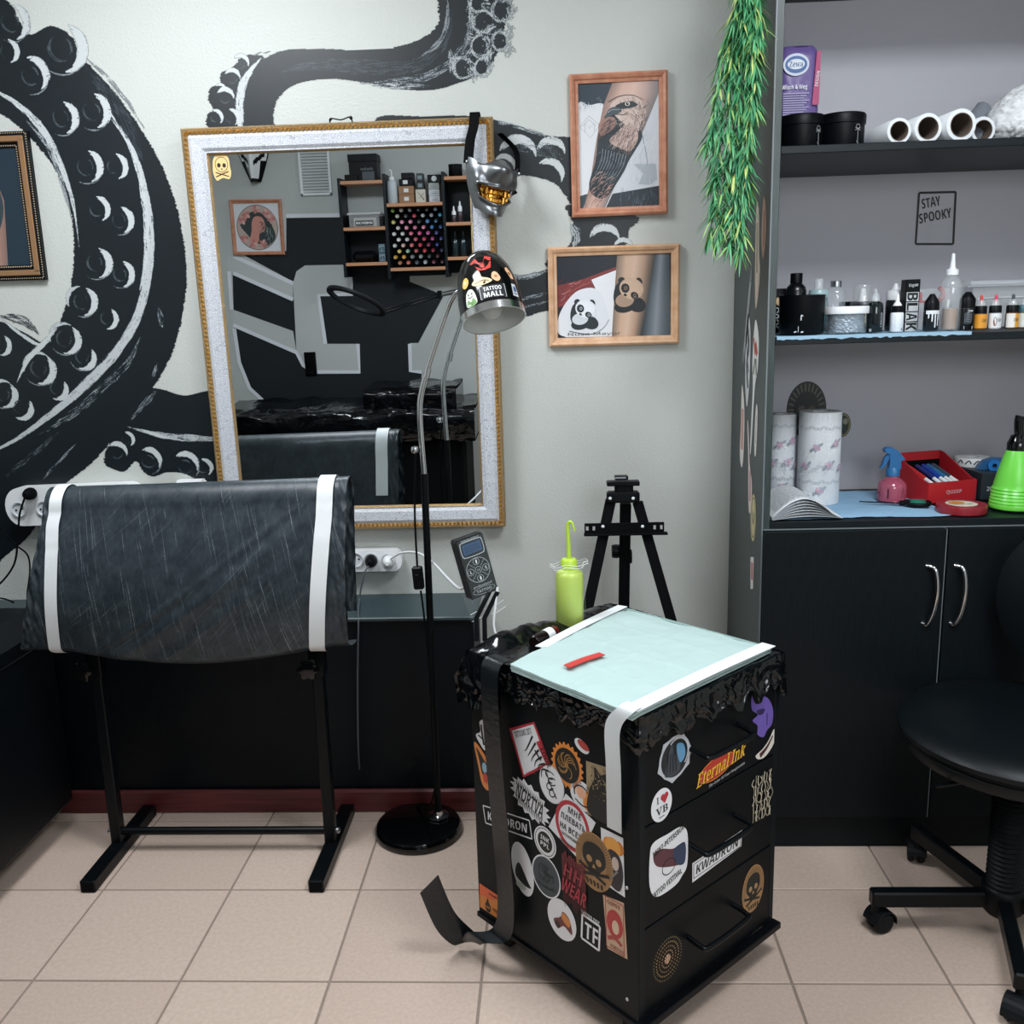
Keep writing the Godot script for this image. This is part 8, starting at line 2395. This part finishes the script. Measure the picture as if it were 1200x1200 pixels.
	t = thing("blue_dispenser", "blue tape dispenser resting in front of the white tape roll", "dispenser", Vector3(1.185, S4 + 0.076, 0.155), Basis(Vector3.UP, -0.15))
	b = Mb.new()
	var ds := [-0.04, 0.0, 0.04, 0.0, 0.042, 0.02, 0.03, 0.03, 0.0, 0.032, -0.024, 0.024, -0.036, 0.01]
	b.prism(ds, -0.012, 0.012)
	obj("body", b, paint("2a5f8e", 0.35), t)
	obj("tape", Mb.new().lathe([0.006, -0.009, 0.016, -0.009, 0.016, 0.009, 0.006, 0.009], 24, Vector3(0.0, 0.012, 0.012), Basis(Vector3.RIGHT, PI / 2)), paint("2f7fd0", 0.3), t)
	# green pump sprayer at the frame's edge
	t = thing("green_sprayer", "bright green cone-shaped pressure sprayer with a black pump head", "sprayer", n.call(Vector3(1.166, 0, 0.325)))
	var pr := [0, 0, 0.05, 0, 0.056, 0.004]
	for i in 6:
		pr.append_array([0.0575 - i * 0.0008, 0.010 + i * 0.0085, 0.0555 - i * 0.0012, 0.0165 + i * 0.0085])
	pr.append_array([0.049, 0.066, 0.041, 0.10, 0.030, 0.140, 0.026, 0.150])
	obj("body", Mb.new().lathe(pr, 44), paint("6fd24a", 0.3), t)
	obj("collar", Mb.new().lathe([0.024, 0.148, 0.026, 0.149, 0.026, 0.168, 0.022, 0.176, 0.018, 0.188, 0, 0.19], 28), M.gloss_black, t)
	obj("pump_handle", Mb.new().tube(curve([Vector3(0, 0.186, 0), Vector3(-0.002, 0.205, 0), Vector3(-0.003, 0.225, 0), Vector3(-0.001, 0.236, 0)], 4), 0.011, 12), M.gloss_black, t)
	obj("nozzle", Mb.new().tube([Vector3(0.0, 0.165, 0.0), Vector3(0.05, 0.172, 0.03)], 0.008, 10, 0.005), M.gloss_black, t)

# ---------------------------------------------------------------- what only the mirror shows
func mirror_room() -> void:
	var back := Basis(Vector3.UP, PI)
	var t := thing("fox_mask", "white and black pointed animal mask hanging on the wall behind, seen in the mirror", "mask", Vector3(-1.6624, 2.1721, 2.95), back)
	var face := func(u: float, v: float) -> Vector3:
		var wd := lerpf(0.115, 0.03, pow(v, 1.3))
		var ridge := exp(-pow(u / 0.35, 2.0)) * lerpf(0.02, 0.055, v) + (1.0 - u * u) * 0.06 * (1.0 - v * 0.6)
		return Vector3(u * wd, 0.12 - v * 0.26, ridge + 0.006)
	var wm := Mb.new()
	var bm := Mb.new()
	var N := 30
	for j in N:
		for i in N:
			var u := (i + 0.5) * 2.0 / N - 1.0
			var v := (j + 0.5) / N
			var q := []
			for e in [[0, 0], [1, 0], [1, 1], [0, 1]]:
				q.append(face.call((i + e[0]) * 2.0 / N - 1.0, float(j + e[1]) / N))
			var eye := absf(v - 0.52 + 0.32 * (absf(u) - 0.5)) < 0.055 and absf(u) > 0.2 and absf(u) < 0.8
			var dark := eye or (absf(u) < 0.22 and v < 0.4) or v > 0.93 or absf(u) > 0.9 or (absf(u) > 0.62 and v > 0.55) or absf(u - 0.45) < 0.05 and v > 0.7
			(bm if dark else wm).quad(q[0], q[1], q[2], q[3], Vector3(0, 0, 1))
	obj("white_face", wm, M.white, t)
	obj("black_markings", bm, M.black, t)
	var eb := Mb.new()
	for s in [-1.0, 1.0]:
		eb.prism([s * 0.03, 0.09, s * 0.085, 0.085, s * 0.075, 0.16], 0.01, 0.03)
	obj("ear", eb, M.black, t)
	obj("backing", Mb.new().box(Vector3(0.12, 0.15, 0.006), Vector3(0, 0.01, 0.004), 0.002), M.black_matte, t)
	# portrait print
	t = thing("portrait_picture", "wooden-framed round portrait among flowers, seen in the mirror", "picture", Vector3(-1.68, 1.787, 2.948), back * Basis(Vector3.BACK, 0.02))
	obj("frame", moulding(0.30, 0.305, 0.02, 0.016), M.wood_red, t)
	obj("backing", Mb.new().box(Vector3(0.28, 0.285, 0.004), Vector3(0, 0, 0.003)), M.wood_pale, t)
	var a := art(Transform3D(Basis.IDENTITY, Vector3(0, 0, 0.006)))
	a.step = 0.0001
	a.poly([-0.135, -0.137, 0.135, -0.137, 0.135, 0.137, -0.135, 0.137], Color("d9dbe2"))
	a.oval(0, 0, 0.12, 0.125, Color("12181c")).oval(0, 0, 0.117, 0.122, Color("b9a79c"))
	a.blob([0.1, 0.02, 0.06, 0.07, 0.0, 0.09, -0.05, 0.06, -0.09, 0.0, -0.1, -0.06, -0.05, -0.1, 0.02, -0.08, 0.06, -0.04], Color("2f3a3c"))
	a.blob([0.01, 0.06, -0.03, 0.055, -0.045, 0.02, -0.04, -0.02, -0.01, -0.035, 0.0, -0.08, 0.05, -0.08, 0.035, -0.02, 0.03, 0.03], Color("c98a7d"))
	a.oval(-0.036, 0.0, 0.007, 0.005, Color("9a3f42")).line([-0.03, 0.026, -0.015, 0.03], 0.005, Color("4a2f2c")).oval(-0.03, 0.018, 0.005, 0.003, Color("33211f"))
	for f in [[0.06, 0.07], [0.085, 0.04], [-0.06, 0.08], [-0.085, 0.05], [0.03, -0.09], [0.08, -0.06], [0.0, 0.1], [-0.03, -0.09]]:
		for i in 5:
			var an: float = TAU * i / 5 + f[0] * 20
			a.oval(f[0] + cos(an) * 0.013, f[1] + sin(an) * 0.013, 0.013, 0.009, Color(["c98f8a", "b87672", "d7a8a0"][i % 3]), an)
	fur(a, -0.09, -0.09, -0.03, 0.03, 30, -1.2, 0.5, 0.04, 0.004, ["1d2527", "46544f", "8a938c"])
	obj("print", a, M.print, t)
	# vent
	t = thing("wall_vent", "white slatted ventilation grille high on the wall, seen in the mirror", "vent", Vector3(-1.32, 2.085, 2.949), back)
	var b := Mb.new()
	for e in [[Vector3(0.18, 0.014, 0.014), Vector3(0, 0.128, 0.007)], [Vector3(0.18, 0.014, 0.014), Vector3(0, -0.128, 0.007)], [Vector3(0.014, 0.27, 0.014), Vector3(0.083, 0, 0.007)], [Vector3(0.014, 0.27, 0.014), Vector3(-0.083, 0, 0.007)]]:
		b.box(e[0], e[1], 0.002)
	obj("frame", b, M.white, t)
	for i in 15:
		obj("slat", Mb.new().box(Vector3(0.152, 0.012, 0.002), Vector3(0, -0.112 + i * 0.016, 0.006), 0.0, Basis(Vector3.RIGHT, 0.7)), M.white, t)
	obj("backing", Mb.new().box(Vector3(0.155, 0.25, 0.001), Vector3(0, 0, 0.001)), paint("7d8286", 0.7), t)
	var so := thing("wall_socket", "black double wall socket low on the dark letter panel, seen in the mirror", "socket", Vector3(-1.44, 1.0, 2.949), back)
	obj("plate", Mb.new().box(Vector3(0.07, 0.14, 0.01), Vector3(0, 0, 0.005), 0.003), M.gloss_black, so)
	for y in [-0.034, 0.034]:
		obj("socket", Mb.new().lathe([0, 0, 0.018, 0, 0.02, 0.004, 0.022, 0.004], 20, Vector3(0, y, 0.0105), Basis(Vector3.RIGHT, PI / 2)), M.black_matte, so)
	# the ink shelf: three bays
	var zb := 2.949
	t = thing("ink_shelf", "black wall shelf of three bays with wooden boards, seen in the mirror", "shelf", Vector3(-0.78, 1.5, zb))
	var at := t.position
	var dp := 0.17
	b = Mb.new()
	for x in [-1.155, -0.905, -0.58, -0.40]:
		b.box(Vector3(0.016, 0.56 if x > -1.1 else 0.53, dp), Vector3(x, 1.76, zb - dp / 2) - at, 0.001)
	b.box(Vector3(0.24, 0.30, 0.006), Vector3(-1.03, 1.61, zb - 0.003) - at).box(Vector3(0.31, 0.38, 0.006), Vector3(-0.742, 1.68, zb - 0.003) - at).box(Vector3(0.17, 0.52, 0.006), Vector3(-0.49, 1.76, zb - 0.003) - at)
	obj("frame", b, M.shelf_wood, t)
	for e in [[-1.03, 2.0, 0.235], [-1.03, 1.755, 0.235], [-1.03, 1.565, 0.235], [-0.742, 1.875, 0.31], [-0.742, 1.53, 0.31], [-0.49, 2.005, 0.165], [-0.49, 1.765, 0.165], [-0.49, 1.58, 0.165]]:
		obj("shelf_board", Mb.new().box(Vector3(e[2], 0.018, dp), Vector3(e[0], e[1], zb - dp / 2) - at, 0.001), M.wood_board, t)
	obj("rack_divider", Mb.new().box(Vector3(0.30, 0.315, 0.004), Vector3(-0.742, 1.703, zb - 0.06) - at), M.black_matte, t)
	var zc := zb - 0.085
	# ink pots lying caps outward in the rack
	var pal := [["86b352", "c9c3c0", "8d9094", "2b2f33", "2b2f33", "7d97a8"], ["b9b8a8", "3a3d40", "b8344a", "9a9ea0", "8a8f92", "3f9cc0"], ["c9c07a", "d793ac", "d28aa5", "2f3438", "4a7fb0", "3a5f80"], ["c8c1bd", "d98ea4", "ce6c90", "d77e9c", "3f79b4", "2a4f86"], ["d8d4d0", "c9c6c4", "d27488", "cf5280", "b85a94", "4a4a90"], ["dcdad8", "b9bdbd", "c65a70", "c23a58", "a8457c", "3f3f88"], ["ccd0cc", "d8b0a8", "d26a70", "c23c50", "7a2c4c", "2c3c8c"], ["d8c46a", "8fb39a", "b35a5c", "b33a44", "8a2a42", "2f3352"], ["c9a24a", "d9a04e", "7a7f84", "8f9498", "3a3f44", "5a2838"], ["b87a52", "c96a58", "4a5560", "a3acb2", "6a3a48", "4a2c3c"]]
	var proto := Mb.new().lathe([0, 0, 0.010, 0, 0.0105, 0.002, 0.0105, 0.026, 0.009, 0.0285, 0.006, 0.027, 0, 0.027], 14, Vector3.ZERO, Basis(Vector3.RIGHT, -PI / 2)).mesh()
	var mats := {}
	var ord := ["first", "second", "third", "fourth", "fifth", "sixth", "seventh", "eighth", "ninth", "lowest"]
	for r in 10:
		for k in 12:
			if (k + r) % 2:
				continue
			var kk: String = pal[r][k / 2]
			if not mats.has(kk):
				mats[kk] = paint(kk, 0.3)
			var o := obj("ink_pot", proto, mats[kk], self, Vector3(-0.742 - 0.132 + k * 0.024, 1.553 + (9 - r) * 0.0315 + 0.012, zc - 0.01))
			var cc := Color(kk)
			var tone: String = "pale" if cc.s < 0.16 and cc.v > 0.6 else "dark" if cc.v < 0.3 else "grey" if cc.s < 0.2 else ["red", "orange", "yellow", "green", "teal", "blue", "blue", "purple", "pink", "pink"][int(cc.h * 9.99)]
			tag(o, "%s ink pot cap, %s from the mask side, %s row of mirrored rack" % [tone, ord[5 - k / 2], ord[r]], "ink pot", "ink pots in the colour rack")
	var put := func(called: String, label: String, cat: String, pos: Vector3, parts: Array, group := "") -> Node3D:
		var g := thing(called, label, cat, pos + Vector3(0, 0.0012, 0), back, group)
		for e in parts:
			obj(e[0], e[1], e[2], g)
		return g
	var zf := zb - 0.09
	var bx := func(w: float, h: float, d: float) -> Mb: return Mb.new().box(Vector3(w, h, d), Vector3(0, h / 2, 0), 0.002)
	put.call("shoe_box", "large black lidded box on top of the ink shelf, in the mirror", "box", Vector3(-1.02, 2.009, zf), [["body", bx.call(0.155, 0.10, 0.11), M.black], ["lid", Mb.new().box(Vector3(0.162, 0.04, 0.117), Vector3(0, 0.118, 0), 0.002), M.black], ["logo", art(Transform3D(Basis.IDENTITY, Vector3(0, 0, 0.0556))).text("shelter", -0.02, 0.06, 0.016, Color("5c646a"), 0.0, 0, 0.07), M.print]])
	put.call("flat_box", "small dark flat box before the large black one, in the mirror", "box", Vector3(-1.085, 2.009, zf - 0.055), [["body", bx.call(0.075, 0.032, 0.03), M.black]])
	put.call("grey_box", "small blue-grey box before the large black one, in the mirror", "box", Vector3(-0.99, 2.009, zf - 0.055), [["body", bx.call(0.068, 0.046, 0.03), paint("38424c", 0.5)]])
	put.call("plastic_tub", "clear lidded plastic tub on the middle board, in the mirror", "tub", Vector3(-1.03, 1.764, zf), [["contents", bx.call(0.13, 0.05, 0.09), paint("b3aca4", 0.6)], ["walls", bx.call(0.17, 0.065, 0.13), clear("e6eaee", 0.25, 0.1)], ["lid", Mb.new().box(Vector3(0.19, 0.012, 0.145), Vector3(0, 0.07, 0), 0.004), clear("eef0f2", 0.5, 0.15)], ["label", art(Transform3D(Basis.IDENTITY, Vector3(0, 0, 0.066))).poly([-0.05, 0.008, 0.05, 0.008, 0.05, 0.034, -0.05, 0.034], Color("14181c")).text("ИНВЕРСИЯ", 0, 0.021, 0.014, Color("e6e8ea"), 0.0, 0, 0.09), M.print]])
	put.call("zip_case", "black rounded zip case on the lowest board, in the mirror", "case", Vector3(-1.05, 1.574, zf), [["shell", Mb.new().box(Vector3(0.135, 0.062, 0.10), Vector3(0, 0.031, 0), 0.022), M.black], ["zip", Mb.new().box(Vector3(0.137, 0.003, 0.102), Vector3(0, 0.031, 0), 0.001), M.rubber]])
	for k in 2:
		put.call("small_tin", "small blue-grey patterned tin " + ["under another one", "on top of another one"][k] + " on the lowest board, in the mirror", "tin", Vector3(-0.945, 1.574 + k * 0.05, zf - 0.03), [["body", bx.call(0.036, 0.046, 0.036), paint("6f8c9c", 0.4)], ["print", art(Transform3D(Basis.IDENTITY, Vector3(0, 0, 0.0185))).line([-0.012, 0.01, 0.0, 0.036, 0.012, 0.01], 0.005, Color("27323a")).line([-0.012, 0.036, 0.012, 0.03], 0.003, Color("cfd8dc")), M.print]], "small tins on the lowest board")
	var hb := put.call("wash_bottle", "tall translucent wash bottle on the centre board, in the mirror", "bottle", Vector3(-0.868, 1.884, zf - 0.03), [["body", Mb.new().lathe([0, 0, 0.026, 0, 0.028, 0.003, 0.028, 0.105, 0.024, 0.118, 0.014, 0.124], 24), paint("b9c0c6", 0.35)], ["cap", Mb.new().lathe([0.014, 0.122, 0.016, 0.124, 0.016, 0.14, 0, 0.142], 20), M.white], ["spout", Mb.new().tube(curve([Vector3(0, 0.14, 0), Vector3(0, 0.17, 0), Vector3(0.012, 0.178, 0)], 5), 0.004, 8), M.white]]) as Node3D
	for k in 2:
		put.call("kraft_box", "white-labelled kraft box, " + ["lower", "upper"][k] + " of the pair on the centre board, in the mirror", "box", Vector3(-0.79, 1.884 + k * 0.045, zf), [["body", bx.call(0.085, 0.0445, 0.08), paint("9a7558", 0.8)], ["label", Mb.new().box(Vector3(0.026, 0.02, 0.001), Vector3(0, 0.022, 0.0405)), M.paper]], "kraft boxes on the centre board")
	put.call("black_box", "black box with white label stacked on the kraft boxes, in the mirror", "box", Vector3(-0.787, 1.974, zf), [["body", bx.call(0.08, 0.037, 0.08), M.black], ["label", Mb.new().box(Vector3(0.026, 0.02, 0.001), Vector3(0.005, 0.02, 0.0405)), M.paper]])
	put.call("black_box", "smaller black box topmost on the kraft box stack, in the mirror", "box", Vector3(-0.78, 2.0115, zf), [["body", bx.call(0.068, 0.032, 0.07), M.black]])
	for k in 2:
		put.call("dark_carton", "tall dark carton, " + ["lower", "upper"][k] + " of two beside the kraft boxes, in the mirror", "box", Vector3(-0.712, 1.955 + k * 0.042, zf), [["body", bx.call(0.038, 0.0415, 0.06), paint("1b2124", 0.4)], ["label", Mb.new().box(Vector3(0.024, 0.018, 0.001), Vector3(0, 0.02, 0.0305)), paint("7f8f94", 0.6)]], "dark cartons on the centre board")
	put.call("leaf_carton", "white carton with a dark leaf print on the centre board, in the mirror", "box", Vector3(-0.712, 1.884, zf), [["body", bx.call(0.055, 0.07, 0.07), paint("cfc9bd", 0.6)], ["print", art(Transform3D(Basis.IDENTITY, Vector3(0, 0, 0.0356))).line([-0.02, 0.012, 0.0, 0.04, 0.02, 0.06], 0.006, Color("4a5048"), 0.001).line([-0.02, 0.05, 0.01, 0.02], 0.004, Color("7d7a68"), 0.001), M.print]])
	for k in 3:
		put.call("white_carton", "flat pale carton, " + ["lowest", "middle", "topmost"][k] + " of three beside the leaf carton, in the mirror", "box", Vector3(-0.635, 1.884 + k * 0.034, zf), [["body", bx.call(0.06, 0.0335, 0.07), paint("cdd0d6" if k < 2 else "aab0ac", 0.6)], ["print", art(Transform3D(Basis.IDENTITY, Vector3(0, 0, 0.0356))).line([-0.02, 0.012, 0.016, 0.012], 0.004, Color("8a90a0")).line([-0.02, 0.02, 0.006, 0.02], 0.003, Color("a9aeb8")), M.print]], "flat pale cartons on the centre board")
	put.call("round_tin", "black round-fronted box topmost above the pale cartons, in the mirror", "box", Vector3(-0.632, 1.9865, zf), [["body", bx.call(0.075, 0.042, 0.07), M.black], ["badge", Mb.new().lathe([0, 0, 0.015, 0, 0.014, 0.001, 0, 0.001], 20, Vector3(0, 0.021, 0.035), Basis(Vector3.RIGHT, PI / 2)), M.paper]])
	put.call("tall_tub", "black tub on the top board of the narrow bay, in the mirror", "tub", Vector3(-0.515, 2.014, zf), [["body", Mb.new().lathe([0, 0, 0.036, 0, 0.038, 0.003, 0.038, 0.05, 0.039, 0.066, 0, 0.068], 28), M.black]])
	for e in [[-0.53, 0.055, "shorter white-topped dropper bottle in the narrow bay, in the mirror"], [-0.495, 0.08, "taller white-topped dropper bottle in the narrow bay, in the mirror"]]:
		put.call("dropper_bottle", e[2], "bottle", Vector3(e[0], 1.774, zf - 0.04), [["body", Mb.new().lathe([0, 0, 0.013, 0, 0.014, 0.002, 0.014, e[1] * 0.65, 0.011, e[1] * 0.72], 18), paint("3a2a32", 0.3)], ["cap", Mb.new().lathe([0.012, e[1] * 0.7, 0.012, e[1], 0.006, e[1] + 0.008, 0.003, e[1] + 0.03, 0, e[1] + 0.03], 18), M.white]])
	for e in [[-0.53, "dark bottle nearer the colour rack on the lowest narrow board, in the mirror"], [-0.485, "dark bottle farther from the colour rack on the lowest narrow board, in the mirror"]]:
		put.call("dark_bottle", e[1], "bottle", Vector3(e[0], 1.589, zf - 0.04), [["body", Mb.new().lathe([0, 0, 0.016, 0, 0.018, 0.003, 0.018, 0.085, 0.012, 0.095, 0.007, 0.098], 20), paint("1c2a2e", 0.15)], ["cap", Mb.new().lathe([0.008, 0.097, 0.008, 0.12, 0.004, 0.135, 0, 0.136], 14), M.black]])
	# ring lamp on its arm
	t = thing("ring_lamp", "black ring-shaped magnifier lamp on a long arm over the couch, seen in the mirror", "lamp", Vector3(-0.33, 0, 2.1))
	at = t.position
	var rc: Vector3 = (Vector3(-1.082, 1.4487, 2) + Vector3(-0.8025, 1.3356, 2)) * 0.5
	var ru: Vector3 = (Vector3(-0.8025, 1.3356, 2) - Vector3(-1.082, 1.4487, 2)) * 0.5
	var rl := ru.length()
	ru = ru.normalized()
	var rv := Vector3(0.30, 0.92, 0.36)
	rv = (rv - ru * rv.dot(ru)).normalized()
	obj("ring", Mb.new().lathe([rl * 0.82, -0.008, rl, -0.008, rl + 0.003, 0.0, rl, 0.008, rl * 0.82, 0.008, rl * 0.82, -0.008], 56, rc - at, Basis(ru, rv, ru.cross(rv))), M.rubber, t)
	var e0 := rc + ru * rl - at
	var e1 := Vector3(-0.5424, 1.4029, 2.05) - at
	var e2 := Vector3(-0.36, 1.42, 2.935) - at
	obj("arm", Mb.new().tube([e0, e1, e2], 0.006, 8).tube([e0 + Vector3(0, 0.014, 0), e1 + Vector3(0, 0.014, 0), e2 + Vector3(0, 0.014, 0)], 0.004, 8), M.black_metal, t)
	obj("elbow", Mb.new().lathe([0, -0.012, 0.012, -0.012, 0.012, 0.026, 0, 0.026], 14, e1), M.black_metal, t)
	obj("wall_bracket", Mb.new().box(Vector3(0.05, 0.09, 0.014), e2 + Vector3(0, 0.005, 0.006), 0.003), M.black_metal, t)
	t = thing("waste_bin", "dark cylindrical waste bin low in the mirror below the couch cushion", "bin", Vector3(-0.43, 0, 1.72))
	obj("body", Mb.new().lathe([0, 0, 0.10, 0, 0.105, 0.005, 0.12, 0.34, 0.124, 0.345, 0.116, 0.345, 0.10, 0.02, 0, 0.015], 36), M.black, t)
	obj("liner", Mb.new().lathe([0.122, 0.30, 0.127, 0.31, 0.127, 0.348, 0.118, 0.35, 0.112, 0.30], 36), M.film_black, t)
